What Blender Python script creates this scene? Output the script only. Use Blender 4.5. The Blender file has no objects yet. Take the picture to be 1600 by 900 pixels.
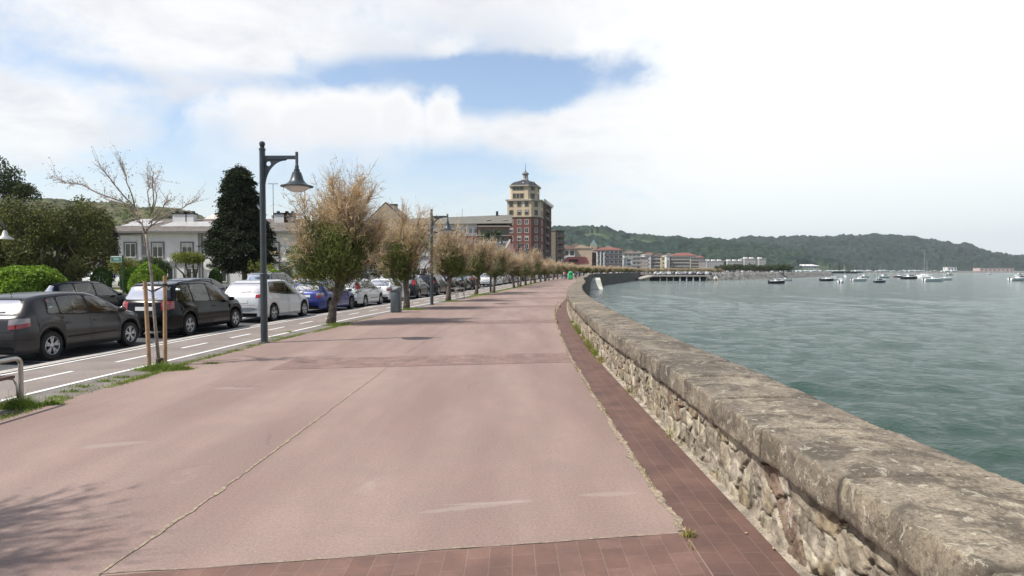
import bpy, bmesh, math, random
import numpy as np
from mathutils import Vector, Matrix
from mathutils.bvhtree import BVHTree
R = random.Random(7)
NR = np.random.RandomState(11)
sc = bpy.context.scene
COL = sc.collection

# ------------------------------------------------------------------ camera
PITCH = math.atan(28/1000)
CAMH = 1.9
cam = bpy.data.cameras.new("camera")
cam.sensor_width = 36.0; cam.lens = 22.5
cam.clip_start = 0.1; cam.clip_end = 20000
camo = bpy.data.objects.new("camera", cam)
camo.location = (0, 0, CAMH)
camo.rotation_euler = (math.radians(90) - PITCH, 0, 0)
COL.objects.link(camo)
sc.camera = camo

# ------------------------------------------------------------------ sun, exposure
SUNV = Vector((-0.72, -0.27, 1.0)).normalized()
sun = bpy.data.lights.new("sun", 'SUN')
sun.energy = 5.0; sun.angle = math.radians(0.6); sun.color = (1.0, 0.95, 0.87)
suno = bpy.data.objects.new("sun", sun)
suno.rotation_euler = (-SUNV).to_track_quat('-Z', 'Y').to_euler()
suno.location = (-20, -20, 40)
COL.objects.link(suno)
sc.view_settings.view_transform = 'Standard'
sc.view_settings.look = 'None'
sc.view_settings.exposure = 0.17
sc.view_settings.gamma = 1.0
sc.view_settings.use_curve_mapping = False
sc.cycles.max_bounces = 6
sc.cycles.diffuse_bounces = 3
sc.cycles.glossy_bounces = 3
sc.cycles.transmission_bounces = 3
sc.cycles.transparent_max_bounces = 6
sc.cycles.volume_bounces = 0
sc.cycles.use_denoising = True
sc.cycles.caustics_reflective = False
sc.cycles.caustics_refractive = False

# ------------------------------------------------------------------ world: sky with clouds
world = bpy.data.worlds.new("World"); sc.world = world
world.use_nodes = True
nt = world.node_tree; nt.nodes.clear()
def N(t, typ, **kw):
    n = t.nodes.new(typ)
    for k, v in kw.items():
        setattr(n, k, v)
    return n
def setin(t, node, i, v):
    if v is None: return
    if hasattr(v, 'is_linked') or isinstance(v, bpy.types.NodeSocket):
        t.links.new(v, node.inputs[i])
    else:
        node.inputs[i].default_value = v
def M(t, op, a, b=None, c=None, clamp=False):
    n = N(t, 'ShaderNodeMath', operation=op, use_clamp=clamp)
    setin(t, n, 0, a); setin(t, n, 1, b); setin(t, n, 2, c)
    return n.outputs[0]
def smooth(t, v, a, b):
    n = N(t, 'ShaderNodeMapRange', interpolation_type='SMOOTHSTEP')
    setin(t, n, 0, v); n.inputs[1].default_value = a; n.inputs[2].default_value = b
    n.inputs[3].default_value = 0; n.inputs[4].default_value = 1
    return n.outputs[0]
def mixc(t, f, a, b, mode='MIX'):
    n = N(t, 'ShaderNodeMix', data_type='RGBA', blend_type=mode)
    setin(t, n, 0, f)
    for i, v in ((6, a), (7, b)):
        if isinstance(v, (tuple, list)):
            n.inputs[i].default_value = (v[0], v[1], v[2], 1)
        else:
            t.links.new(v, n.inputs[i])
    return n.outputs[2]
def noise(t, vec, scale, detail=4, rough=.55, dist=0):
    n = N(t, 'ShaderNodeTexNoise')
    if vec is not None: t.links.new(vec, n.inputs['Vector'])
    n.inputs['Scale'].default_value = scale; n.inputs['Detail'].default_value = detail
    n.inputs['Roughness'].default_value = rough; n.inputs['Distortion'].default_value = dist
    return n.outputs['Fac']

sky = N(nt, 'ShaderNodeTexSky', sky_type='NISHITA')
sky.sun_disc = False
sky.sun_elevation = math.asin(SUNV.z)
sky.sun_rotation = math.atan2(SUNV.x, SUNV.y)
sky.air_density = 1.0; sky.dust_density = 1.2; sky.ozone_density = 1.5
tc = N(nt, 'ShaderNodeTexCoord')
sp = N(nt, 'ShaderNodeSeparateXYZ'); nt.links.new(tc.outputs['Generated'], sp.inputs[0])
dx, dy, dz = sp.outputs
az = M(nt, 'ARCTAN2', dx, dy)                       # radians to the right of +Y
el = M(nt, 'ARCSINE', dz)
# cloud coordinates: flat layer seen in perspective, bent towards the horizon
zz = M(nt, 'ADD', M(nt, 'MAXIMUM', dz, 0.0), 0.22)
cx = M(nt, 'DIVIDE', dx, zz); cy = M(nt, 'DIVIDE', dy, zz)
cb = N(nt, 'ShaderNodeCombineXYZ'); nt.links.new(cx, cb.inputs[0]); nt.links.new(cy, cb.inputs[1])
cv = cb.outputs[0]
n1 = noise(nt, cv, 1.1, 6, .55, .3)
n2 = noise(nt, cv, 4.5, 8, .6, .2)
n3 = noise(nt, tc.outputs['Generated'], 5.5, 8, .62, .25)
n4 = noise(nt, tc.outputs['Generated'], 13, 8, .62, .15)
def blob(a, e, ra, re_, rot=0.0):
    da = M(nt, 'SUBTRACT', az, a); de = M(nt, 'SUBTRACT', el, e)
    c, s = math.cos(rot), math.sin(rot)
    p = M(nt, 'ADD', M(nt, 'MULTIPLY', da, c/ra), M(nt, 'MULTIPLY', de, s/ra))
    q = M(nt, 'ADD', M(nt, 'MULTIPLY', da, -s/re_), M(nt, 'MULTIPLY', de, c/re_))
    d = M(nt, 'SQRT', M(nt, 'ADD', M(nt, 'MULTIPLY', p, p), M(nt, 'MULTIPLY', q, q)))
    d = M(nt, 'ADD', d, M(nt, 'MULTIPLY', M(nt, 'SUBTRACT', n3, .5), 3.0))
    return smooth(nt, d, 1.45, 0.2)
def pa(px, py):
    x = (px-800)/1000; u = (422-py)/1000
    return math.atan(x), math.atan(u/math.sqrt(1+x*x))
def B(px, py, rx, ry, rot=0.0):
    a, e = pa(px, py); return blob(a, e, rx/1000*math.cos(a)**2, ry/1000*math.cos(a), rot)
rightw = smooth(nt, az, -0.05, 0.42)
dens = M(nt, 'ADD', M(nt, 'MULTIPLY', n1, .75), M(nt, 'MULTIPLY', n2, .70))
dens = M(nt, 'ADD', dens, M(nt, 'MULTIPLY', rightw, .55))
dens = M(nt, 'ADD', dens, M(nt, 'MULTIPLY', smooth(nt, el, 0.30, 0.42), .28))       # thick cloud overhead
for b, w in ((B(540, 205, 215, 55), .25), (B(90, 180, 190, 90), .42), (B(60, 240, 150, 50), .3), (B(330, 40, 380, 50), .24), (B(930, 90, 40, 60), .2), (B(700, 80, 40, 20), .15), (B(300, 90, 260, 60), .3), (B(880, 205, 150, 45), .25)):
    dens = M(nt, 'ADD', dens, M(nt, 'MULTIPLY', b, w))
for b, w in ((B(830, 125, 150, 34), .56), (B(650, 112, 130, 22), .40), (B(740, 160, 110, 25), .26), (B(545, 125, 50, 20), .25), (B(310, 200, 90, 45, .5), .40), (B(250, 270, 330, 55), .34), (B(640, 265, 200, 40), .32), (B(180, 118, 110, 20), .30), (B(420, 130, 120, 16), .22)):
    dens = M(nt, 'SUBTRACT', dens, M(nt, 'MULTIPLY', b, w))
mask = smooth(nt, dens, .46, 1.06)
horiz = smooth(nt, el, 0.22, 0.0)
mask = M(nt, 'MAXIMUM', mask, M(nt, 'MULTIPLY', horiz, .62))
shade = smooth(nt, M(nt, 'ADD', n2, M(nt, 'MULTIPLY', n1, .6)), .55, 1.15)
cw = mixc(nt, shade, (8.1, 8.15, 8.2), (5.9, 6.1, 6.6))
cw = mixc(nt, M(nt, 'MULTIPLY', rightw, .9), cw, (9.0, 9.2, 9.15))
cw = mixc(nt, M(nt, 'MULTIPLY', horiz, .7), cw, (7.7, 8.5, 8.5))
skyb = mixc(nt, 1.0, sky.outputs[0], (1.6, 1.55, 1.50), 'MULTIPLY')
clear = M(nt, 'MAXIMUM', smooth(nt, dy, 0.15, -0.35), smooth(nt, el, .42, .70))     # unseen sky overhead and behind, cleared to lower the fill light
mask = M(nt, 'MULTIPLY', mask, M(nt, 'SUBTRACT', 1.0, M(nt, 'MULTIPLY', clear, .85)))
skyb = mixc(nt, clear, skyb, sky.outputs[0])
colr = mixc(nt, mask, skyb, cw)
# heaped cloud with a crisp upper edge
def puff(px, py, rx, ry):
    a, e = pa(px, py); rx, ry = rx/1000*math.cos(a)**2, ry/1000*math.cos(a)
    p = M(nt, 'DIVIDE', M(nt, 'SUBTRACT', az, a), rx); q = M(nt, 'DIVIDE', M(nt, 'SUBTRACT', el, e), ry)
    q = M(nt, 'MULTIPLY', q, M(nt, 'ADD', 1.0, M(nt, 'MULTIPLY', M(nt, 'LESS_THAN', q, 0.0), -.45)))
    return M(nt, 'SUBTRACT', 1.0, M(nt, 'SQRT', M(nt, 'ADD', M(nt, 'MULTIPLY', p, p), M(nt, 'MULTIPLY', q, q))))
pf = None
for a_ in ((400, 185, 85, 50), (480, 195, 100, 48), (560, 190, 105, 52), (620, 180, 70, 42), (690, 175, 42, 38), (360, 200, 80, 40), (500, 215, 190, 30)):
    v_ = puff(*a_); pf = v_ if pf is None else M(nt, 'MAXIMUM', pf, v_)
pf = M(nt, 'ADD', pf, M(nt, 'MULTIPLY', M(nt, 'SUBTRACT', n4, .5), 1.3))
pf = M(nt, 'ADD', pf, M(nt, 'MULTIPLY', M(nt, 'SUBTRACT', n3, .5), 1.5))
up = smooth(nt, el, pa(500, 235)[1], pa(500, 165)[1])
pm = M(nt, 'MULTIPLY', smooth(nt, pf, -.12, .50), M(nt, 'ADD', .35, M(nt, 'MULTIPLY', up, .65)))
pcol = mixc(nt, smooth(nt, pf, .05, .75), (8.7, 8.6, 8.5), (7.5, 7.5, 7.6))
colr = mixc(nt, pm, colr, pcol)
bg = N(nt, 'ShaderNodeBackground'); nt.links.new(colr, bg.inputs[0]); bg.inputs[1].default_value = 0.115
out = N(nt, 'ShaderNodeOutputWorld'); nt.links.new(bg.outputs[0], out.inputs[0])

# ------------------------------------------------------------------ pixel helpers (measuring from the photograph)
def ray(px, py):
    a = (px-800)/1000; b = (450-py)/1000
    return Vector((a, math.cos(PITCH)+b*math.sin(PITCH), -math.sin(PITCH)+b*math.cos(PITCH)))
def G(px, py, z=0.0):
    d = ray(px, py); t = (z-CAMH)/d.z
    return Vector((d.x*t, d.y*t, z))
def At(px, py, Y):
    d = ray(px, py); t = Y/d.y
    return Vector((d.x*t, Y, CAMH+d.z*t))

# ------------------------------------------------------------------ materials
MATS = {}
def mat(name, col, rough=.75, var=.12, scale=3.0, bump=0.0, bscale=40.0, metal=0.0, col2=None, coat=0.0, island=0.0,
        spec=.5, world=False, fine=0.0, trans=0.0, bdist=.02, detail=5, ior=None):
    if name in MATS: return MATS[name]
    m = bpy.data.materials.new(name); m.use_nodes = True
    t = m.node_tree; p = t.nodes['Principled BSDF']
    p.inputs['Roughness'].default_value = rough
    p.inputs['Metallic'].default_value = metal
    p.inputs['Specular IOR Level'].default_value = spec
    if ior: p.inputs['IOR'].default_value = ior
    p.inputs['Coat Weight'].default_value = coat
    p.inputs['Coat Roughness'].default_value = .04
    if world:
        vec = N(t, 'ShaderNodeNewGeometry').outputs['Position']
    else:
        vec = N(t, 'ShaderNodeTexCoord').outputs['Object']
    lo = tuple(max(0, c*(1-var)) for c in col); hi = tuple(min(1, c*(1+var)) for c in col)
    if col2: lo, hi = col, col2
    f = noise(t, vec, scale, detail, .6)
    f = smooth(t, f, .3, .7)
    c = mixc(t, f, lo, hi)
    if fine:
        f2 = noise(t, vec, scale*23, 3, .6)
        c = mixc(t, 1.0, c, mixc(t, smooth(t, f2, .25, .75), (1-fine,)*3, (1+fine,)*3), 'MULTIPLY')
    if island:
        g = N(t, 'ShaderNodeNewGeometry')
        r = g.outputs['Random Per Island']
        c = mixc(t, 1.0, c, mixc(t, r, (1-island, 1-island, 1-island*.8), (1+island, 1+island*.9, 1+island*.5)), 'MULTIPLY')
    t.links.new(c, p.inputs['Base Color'])
    if bump:
        b = N(t, 'ShaderNodeBump'); b.inputs['Strength'].default_value = bump; b.inputs['Distance'].default_value = bdist
        t.links.new(noise(t, vec, bscale, 5, .6), b.inputs['Height'])
        t.links.new(b.outputs[0], p.inputs['Normal'])
    if trans:
        tr = N(t, 'ShaderNodeBsdfTranslucent'); t.links.new(c, tr.inputs[0])
        mx = N(t, 'ShaderNodeMixShader'); mx.inputs[0].default_value = trans
        t.links.new(p.outputs[0], mx.inputs[1]); t.links.new(tr.outputs[0], mx.inputs[2])
        t.links.new(mx.outputs[0], t.nodes['Material Output'].inputs[0])
    MATS[name] = m
    return m

# ------------------------------------------------------------------ mesh helpers
def link(o): COL.objects.link(o); return o
def tag(o, label=None, cat=None, group=None, kind=None):
    if label: o['label'] = label
    if cat: o['category'] = cat
    if group: o['group'] = group
    if kind: o['kind'] = kind
    return o
def empty(name, loc=(0, 0, 0), rz=0.0, label=None, cat=None, group=None):
    o = bpy.data.objects.new(name, None); o.empty_display_size = .2
    o.location = loc; o.rotation_euler = (0, 0, rz); link(o)
    return tag(o, label, cat, group)
def kids(o): return [c for c in bpy.data.objects if c.parent is o]
CH = {}
def child_map():
    CH.clear()
    for c in bpy.data.objects:
        if c.parent: CH.setdefault(c.parent.name, []).append(c)
def copy_tree(o, parent=None, loc=None, rz=None, scale=None, label=None, top=True, matmap=None):
    if top: child_map()
    c = o.copy(); link(c)
    if parent is not None: c.parent = parent
    if loc is not None: c.location = loc
    if rz is not None: c.rotation_euler = (0, 0, rz)
    if scale is not None: c.scale = scale
    if label: c['label'] = label
    if matmap and c.type == 'MESH':
        for i, s in enumerate(c.material_slots):
            if s.material and s.material.name in matmap:
                mt_ = matmap[s.material.name]; s.link = 'OBJECT'; s.material = mt_
    for k in CH.get(o.name, []):
        copy_tree(k, parent=c, top=False, matmap=matmap)
    return c

class MB:
    def __init__(s): s.v = []; s.f = []; s.m = []; s.uv = None
    def add(s, vs, fs, mi=0):
        n = len(s.v); s.v += [tuple(p) for p in vs]
        s.f += [tuple(i+n for i in f) for f in fs]; s.m += [mi]*len(fs)
        return s
    def box(s, x0, x1, y0, y1, z0, z1, mi=0, mtx=None):
        vs = [Vector((x, y, z)) for z in (z0, z1) for x, y in ((x0, y0), (x1, y0), (x1, y1), (x0, y1))]
        if mtx: vs = [mtx @ v for v in vs]
        return s.add(vs, [(0, 3, 2, 1), (4, 5, 6, 7), (0, 1, 5, 4), (1, 2, 6, 5), (2, 3, 7, 6), (3, 0, 4, 7)], mi)
    def bevbox(s, x0, x1, y0, y1, z0, z1, b=.02, mi=0, mtx=None):
        # box with chamfered vertical and top edges
        def ring(i, z): return [(x0+i, y0+b), (x0+b, y0+i), (x1-b, y0+i), (x1-i, y0+b), (x1-i, y1-b), (x1-b, y1-i), (x0+b, y1-i), (x0+i, y1-b)], z
        rs = [ring(0, z0), ring(0, z1-b), ring(b*.7, z1)]
        vs = []
        for pts, z in rs: vs += [Vector((x, y, z)) for x, y in pts]
        if mtx: vs = [mtx @ v for v in vs]
        fs = []
        for k in range(2):
            for i in range(8): fs.append((k*8+i, k*8+(i+1) % 8, k*8+8+(i+1) % 8, k*8+8+i))
        fs.append(tuple(range(16, 24))); fs.append(tuple(range(7, -1, -1)))
        return s.add(vs, fs, mi)
    def tube(s, pts, rad, n=8, mi=0, cap=True):
        pts = [Vector(p) for p in pts]
        if not hasattr(rad, '__len__'): rad = [rad]*len(pts)
        up = None; vs = []; fs = []
        for i, p in enumerate(pts):
            d = (pts[min(i+1, len(pts)-1)]-pts[max(i-1, 0)]).normalized()
            if up is None:
                up = Vector((0, 0, 1)) if abs(d.z) < .9 else Vector((1, 0, 0))
            a = d.cross(up)
            if a.length < 1e-4: a = d.cross(Vector((0, 1, 0)))
            a.normalize(); b = d.cross(a).normalized(); up = -b if False else up - d*up.dot(d)
            for k in range(n):
                t = 2*math.pi*k/n
                vs.append(p+(a*math.cos(t)+b*math.sin(t))*rad[i])
        for i in range(len(pts)-1):
            for k in range(n):
                k2 = (k+1) % n
                fs.append((i*n+k, i*n+k2, (i+1)*n+k2, (i+1)*n+k))
        if cap:
            fs.append(tuple(range(n-1, -1, -1))); fs.append(tuple((len(pts)-1)*n+k for k in range(n)))
        return s.add(vs, fs, mi)
    def lathe(s, prof, n=16, c=(0, 0, 0), mi=0, axis='z', cap=True):
        vs = []; fs = []
        for r, h in prof:
            for k in range(n):
                t = 2*math.pi*k/n
                a, b = r*math.cos(t), r*math.sin(t)
                if axis == 'z': v = (a, b, h)
                elif axis == 'y': v = (a, h, b)
                else: v = (h, a, b)
                vs.append((v[0]+c[0], v[1]+c[1], v[2]+c[2]))
        for i in range(len(prof)-1):
            for k in range(n):
                k2 = (k+1) % n; fs.append((i*n+k, i*n+k2, (i+1)*n+k2, (i+1)*n+k))
        if cap:
            if prof[0][0] > 1e-4: fs.append(tuple(range(n-1, -1, -1)))
            if prof[-1][0] > 1e-4: fs.append(tuple((len(prof)-1)*n+k for k in range(n)))
        return s.add(vs, fs, mi)
    def prism(s, poly, z0, z1, mi=0, mtx=None):
        n = len(poly)
        vs = [Vector((x, y, z0)) for x, y in poly]+[Vector((x, y, z1)) for x, y in poly]
        if mtx: vs = [mtx @ v for v in vs]
        fs = [tuple(range(n-1, -1, -1)), tuple(range(n, 2*n))]
        for i in range(n):
            j = (i+1) % n; fs.append((i, j, n+j, n+i))
        return s.add(vs, fs, mi)
    def build(s, name, mats, parent=None, smooth_=False, angle=None, loc=None):
        me = bpy.data.meshes.new(name)
        me.from_pydata([tuple(v) for v in s.v], [], s.f)
        if not isinstance(mats, (list, tuple)): mats = [mats]
        for m in mats: me.materials.append(m)
        if len(mats) > 1: me.polygons.foreach_set('material_index', s.m)
        if smooth_:
            me.polygons.foreach_set('use_smooth', [True]*len(me.polygons))
            if angle: me.set_sharp_from_angle(angle=math.radians(angle))
        me.update()
        o = bpy.data.objects.new(name, me); link(o)
        if parent is not None: o.parent = parent
        if loc is not None: o.location = loc
        return o
def npmesh(name, V, F, mats, parent=None, smooth_=False, mi=None, recalc=False):
    """V (n,3), F (m,k) arrays"""
    me = bpy.data.meshes.new(name)
    V = np.asarray(V, dtype=np.float32); F = np.asarray(F, dtype=np.int32)
    me.vertices.add(len(V)); me.vertices.foreach_set('co', V.ravel())
    k = F.shape[1]
    me.loops.add(F.size); me.loops.foreach_set('vertex_index', F.ravel())
    me.polygons.add(len(F)); me.polygons.foreach_set('loop_start', np.arange(0, F.size, k, dtype=np.int32))
    if smooth_: me.polygons.foreach_set('use_smooth', np.ones(len(F), dtype=bool))
    if not isinstance(mats, (list, tuple)): mats = [mats]
    for m in mats: me.materials.append(m)
    if mi is not None: me.polygons.foreach_set('material_index', np.asarray(mi, dtype=np.int32))
    me.update(calc_edges=True)
    o = bpy.data.objects.new(name, me); link(o)
    if parent is not None: o.parent = parent
    return o
def gridF(nu, nv):
    i, j = np.meshgrid(np.arange(nu-1), np.arange(nv-1), indexing='ij')
    a = (i*nv+j).ravel()
    return np.stack([a, a+nv, a+nv+1, a+1], 1)
# value noise in numpy
def vnoise(x, y, seed=0):
    xi = np.floor(x).astype(np.int64); yi = np.floor(y).astype(np.int64)
    xf = x-xi; yf = y-yi
    u = xf*xf*(3-2*xf); v = yf*yf*(3-2*yf)
    def h(a, b):
        n = (a*374761393+b*668265263+seed*1442695041) & 0x7fffffff
        n = ((n ^ (n >> 13))*1274126177) & 0x7fffffff
        return ((n ^ (n >> 16)) & 0xffff)/65535.0
    return (h(xi, yi)*(1-u)+h(xi+1, yi)*u)*(1-v)+(h(xi, yi+1)*(1-u)+h(xi+1, yi+1)*u)*v
def fbm(x, y, o=4, seed=0):
    s = 0; a = .5; t = 0
    for k in range(o):
        s = s+a*vnoise(x*2**k+17.3*k, y*2**k+9.1*k, seed+k); t += a; a *= .5
    return s/t

# ------------------------------------------------------------------ guide curves
def smooth_curve(pts, Y):
    """Catmull-Rom of X over Y"""
    ys = np.array([p[1] for p in pts], float); xs = np.array([p[0] for p in pts], float)
    m = np.gradient(xs, ys)
    Y = np.clip(np.asarray(Y, float), ys[0], ys[-1])
    i = np.clip(np.searchsorted(ys, Y)-1, 0, len(ys)-2)
    h = ys[i+1]-ys[i]; t = (Y-ys[i])/h
    return ((2*t**3-3*t**2+1)*xs[i]+(t**3-2*t**2+t)*h*m[i]+(-2*t**3+3*t**2)*xs[i+1]+(t**3-t**2)*h*m[i+1])
LANE = [(-7.75, -40), (-7.65, -10), (-7.5, 5), (-7.4, 10), (-7.2, 13.6), (-6.95, 17.5), (-6.2, 26), (-5.55, 30.5), (-4.45, 38.5), (-2.9, 50),
        (-1.6, 60), (0.0, 72), (3.0, 96), (6.3, 120), (12.2, 155), (17.8, 185), (34, 250), (57, 333), (120, 560)]
WALL = [(1.83, -40), (1.83, 0), (1.84, 8), (1.86, 13), (2.0, 18), (2.5, 28), (3.95, 44), (6.0, 60), (10.2, 98), (12.7, 115), (17.1, 150), (22.2, 185), (40.5, 250), (66, 333)]
def lane(Y, off=0.0, z=0.0):
    a = float(smooth_curve(LANE, Y)); d = (float(smooth_curve(LANE, Y+.5))-float(smooth_curve(LANE, Y-.5)))
    n = Vector((1, -d, 0)).normalized()
    p = Vector((a, Y, z))+n*off
    return p
def lane_dir(Y):
    d = (float(smooth_curve(LANE, Y+.5))-float(smooth_curve(LANE, Y-.5)))
    return math.atan2(1, d)            # heading angle of the tangent
def lanes(Y, off):
    Y = np.asarray(Y, float)
    a = smooth_curve(LANE, Y); d = smooth_curve(LANE, Y+.5)-smooth_curve(LANE, Y-.5)
    L = np.sqrt(1+d*d)
    return np.stack([a+off/L, Y-d*off/L], 1)
def walls(Y, off):
    Y = np.asarray(Y, float)
    a = smooth_curve(WALL, Y); d = smooth_curve(WALL, Y+.5)-smooth_curve(WALL, Y-.5)
    L = np.sqrt(1+d*d)
    return np.stack([a+off/L, Y-d*off/L], 1)
def road_z(o): return -.11 + .2*min(1, max(0, (-o-2.4)/9))
def ysamp(y0, y1):
    n = max(2, int((y1-y0)/1.0)+1)
    return np.linspace(y0, y1, n)
def ribbon(name, m, A, Bp, zA=0., zB=None, nx=2, parent=None, uv=None):
    """sheet between two polylines (n,2)"""
    if zB is None: zB = zA
    t = np.linspace(0, 1, nx)[None, :, None]
    P = A[:, None, :]*(1-t)+Bp[:, None, :]*t
    Z = np.broadcast_to((zA*(1-t)+zB*t)[..., 0][..., None], P.shape[:2]+(1,))
    V = np.concatenate([P, Z], 2).reshape(-1, 3)
    F = gridF(len(A), nx)
    # upward normals
    a, b, c = V[F[0][0]], V[F[0][1]], V[F[0][2]]
    if np.cross(b-a, c-a)[2] < 0: F = F[:, ::-1]
    o = npmesh(name, V, F, m, parent)
    if uv is not None:
        U = uv.reshape(-1, 2) if uv.ndim == 3 else uv
        l = o.data.uv_layers.new(name='UVMap')
        l.data.foreach_set('uv', U[F.ravel()].astype(np.float32).ravel())
    return o

# ================================================================== SETTING
GROUND_Z = -0.35; SEA_Z = -3.1
def struct(o, label=None): o['kind'] = 'structure'; return o

# ---- big land sheet with a skirt down to the sea bed
wy = np.linspace(-80, 333, 90)
wl = walls(np.clip(wy, -40, 333), .3); wl[:, 1] = np.where(wy < -40, wy, wl[:, 1])
poly = [(-7000, -80)]+[tuple(p) for p in wl]+[(86, 331), (97, 336), (135, 370), (196, 450), (270, 560), (330, 800), (420, 1100), (800, 1230), (1500, 1320), (2600, 1380), (7000, 1400), (7000, 9000), (-7000, 9000)]
bm = bmesh.new()
vs = [bm.verts.new((x, y, GROUND_Z)) for x, y in poly]
f = bm.faces.new(vs)
bmesh.ops.triangulate(bm, faces=[f])
lows = [bm.verts.new((x, y, -8)) for x, y in poly]
for i in range(len(poly)-1): bm.faces.new((vs[i], vs[i+1], lows[i+1], lows[i]))
bm.normal_update()
me = bpy.data.meshes.new('ground'); bm.to_mesh(me); bm.free()
me.materials.append(mat('earth', (.13, .12, .10), .95, .3, .05, world=True, fine=.3))
struct(link(bpy.data.objects.new('ground', me)))

# ---- promenade surface material
STAINS = [(G(640, 803), G(848, 779), .05), (G(690, 789), G(835, 783), .03), (G(905, 774), G(1000, 770), .055), (G(332, 607), G(400, 606), .09), (G(1120, 700), G(1121, 701), .02), (G(120, 700), G(230, 690), .1)]
def prom_mat():
    m = bpy.data.materials.new('pink_asphalt'); m.use_nodes = True
    t = m.node_tree; p = t.nodes['Principled BSDF']; p.inputs['Roughness'].default_value = .82
    p.inputs['Specular IOR Level'].default_value = .35
    pos = N(t, 'ShaderNodeNewGeometry').outputs['Position']
    mp = N(t, 'ShaderNodeMapping'); mp.inputs['Scale'].default_value = (1.3, .22, 1); t.links.new(pos, mp.inputs[0])
    big = smooth(t, noise(t, mp.outputs[0], .7, 4, .55), .3, .7)
    mid = smooth(t, noise(t, pos, 1.9, 6, .65, .4), .35, .75)
    c = mixc(t, big, (.230, .157, .135), (.318, .229, .197))
    c = mixc(t, M(t, 'MULTIPLY', mid, .55), c, (.235, .182, .155))
    st = smooth(t, noise(t, pos, .55, 6, .7, .8), .62, .74)             # pale scuffs
    c = mixc(t, M(t, 'MULTIPLY', st, .35), c, (.40, .34, .30))
    dk = smooth(t, noise(t, pos, 7.5, 3, .6), .69, .75)                # small dark spots
    c = mixc(t, M(t, 'MULTIPLY', dk, .25), c, (.17, .13, .12))
    g = noise(t, pos, 160, 2, .7)
    c = mixc(t, 1.0, c, mixc(t, smooth(t, g, .25, .75), (.74,)*3, (1.26,)*3), 'MULTIPLY')
    g2 = noise(t, pos, 38, 3, .75)
    c = mixc(t, 1.0, c, mixc(t, smooth(t, g2, .3, .7), (.88,)*3, (1.12,)*3), 'MULTIPLY')
    for (q0, q1, wd) in STAINS:
        d = (q1-q0); L = d.length; d = d/L; mid = (q0+q1)/2
        rel = N(t, 'ShaderNodeVectorMath', operation='SUBTRACT'); t.links.new(pos, rel.inputs[0]); rel.inputs[1].default_value = (mid.x, mid.y, 0)
        da_ = N(t, 'ShaderNodeVectorMath', operation='DOT_PRODUCT'); t.links.new(rel.outputs[0], da_.inputs[0]); da_.inputs[1].default_value = (d.x/(L/2), d.y/(L/2), 0)
        db_ = N(t, 'ShaderNodeVectorMath', operation='DOT_PRODUCT'); t.links.new(rel.outputs[0], db_.inputs[0]); db_.inputs[1].default_value = (-d.y/wd, d.x/wd, 0)
        r2 = M(t, 'ADD', M(t, 'MULTIPLY', da_.outputs['Value'], da_.outputs['Value']), M(t, 'MULTIPLY', db_.outputs['Value'], db_.outputs['Value']))
        r2 = M(t, 'ADD', r2, M(t, 'MULTIPLY', M(t, 'SUBTRACT', noise(t, pos, 9, 5, .7), .5), 2.2))
        c = mixc(t, M(t, 'MULTIPLY', smooth(t, r2, 1.15, .5), .42), c, (.36, .30, .265))
    # fine hairline cracks
    v = N(t, 'ShaderNodeTexVoronoi', feature='DISTANCE_TO_EDGE'); v.inputs['Scale'].default_value = .23
    wn = N(t, 'ShaderNodeTexNoise'); wn.inputs['Scale'].default_value = 1.6; t.links.new(pos, wn.inputs['Vector'])
    ad = N(t, 'ShaderNodeVectorMath', operation='MULTIPLY_ADD')
    t.links.new(wn.outputs['Color'], ad.inputs[0]); ad.inputs[1].default_value = (.9, .9, 0); t.links.new(pos, ad.inputs[2])
    t.links.new(ad.outputs[0], v.inputs['Vector'])
    cr = smooth(t, v.outputs['Distance'], .006, .001)
    cr = M(t, 'MULTIPLY', cr, smooth(t, noise(t, pos, .35, 2), .52, .64))
    c = mixc(t, M(t, 'MULTIPLY', cr, .35), c, (.12, .09, .08))
    t.links.new(c, p.inputs['Base Color'])
    b = N(t, 'ShaderNodeBump'); b.inputs['Strength'].default_value = .35; b.inputs['Distance'].default_value = .004
    t.links.new(g, b.inputs['Height']); t.links.new(b.outputs[0], p.inputs['Normal'])
    return m
PROM = prom_mat()
def tile_mat(name, c1, c2, grout, w, h, mortar=.006, offset=.5):
    m = bpy.data.materials.new(name); m.use_nodes = True
    t = m.node_tree; p = t.nodes['Principled BSDF']; p.inputs['Roughness'].default_value = .8
    uv = N(t, 'ShaderNodeUVMap').outputs[0]
    pos = N(t, 'ShaderNodeNewGeometry').outputs['Position']
    br = N(t, 'ShaderNodeTexBrick'); br.offset = offset
    t.links.new(uv, br.inputs['Vector'])
    for i, v in (('Scale', 1.0), ('Mortar Size', mortar), ('Mortar Smooth', .3), ('Brick Width', w), ('Row Height', h), ('Bias', 0.0)):
        br.inputs[i].default_value = v
    br.inputs['Color1'].default_value = (*c1, 1); br.inputs['Color2'].default_value = (*c2, 1); br.inputs['Mortar'].default_value = (*grout, 1)
    c = mixc(t, 1.0, br.outputs['Color'], mixc(t, smooth(t, noise(t, pos, 2.2, 6, .65), .3, .75), (.8, .8, .82), (1.25, 1.2, 1.15)), 'MULTIPLY')
    c = mixc(t, 1.0, c, mixc(t, noise(t, pos, 120, 2, .7), (.72,)*3, (1.28,)*3), 'MULTIPLY')
    t.links.new(c, p.inputs['Base Color'])
    b = N(t, 'ShaderNodeBump'); b.inputs['Strength'].default_value = .5; b.inputs['Distance'].default_value = .004
    t.links.new(M(t, 'SUBTRACT', 1.0, br.outputs['Fac']), b.inputs['Height']); t.links.new(b.outputs[0], p.inputs['Normal'])
    return m
TILE = tile_mat('red_tiles', (.112, .064, .052), (.138, .079, .064), (.17, .115, .092), .30, .15, .004)
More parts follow.
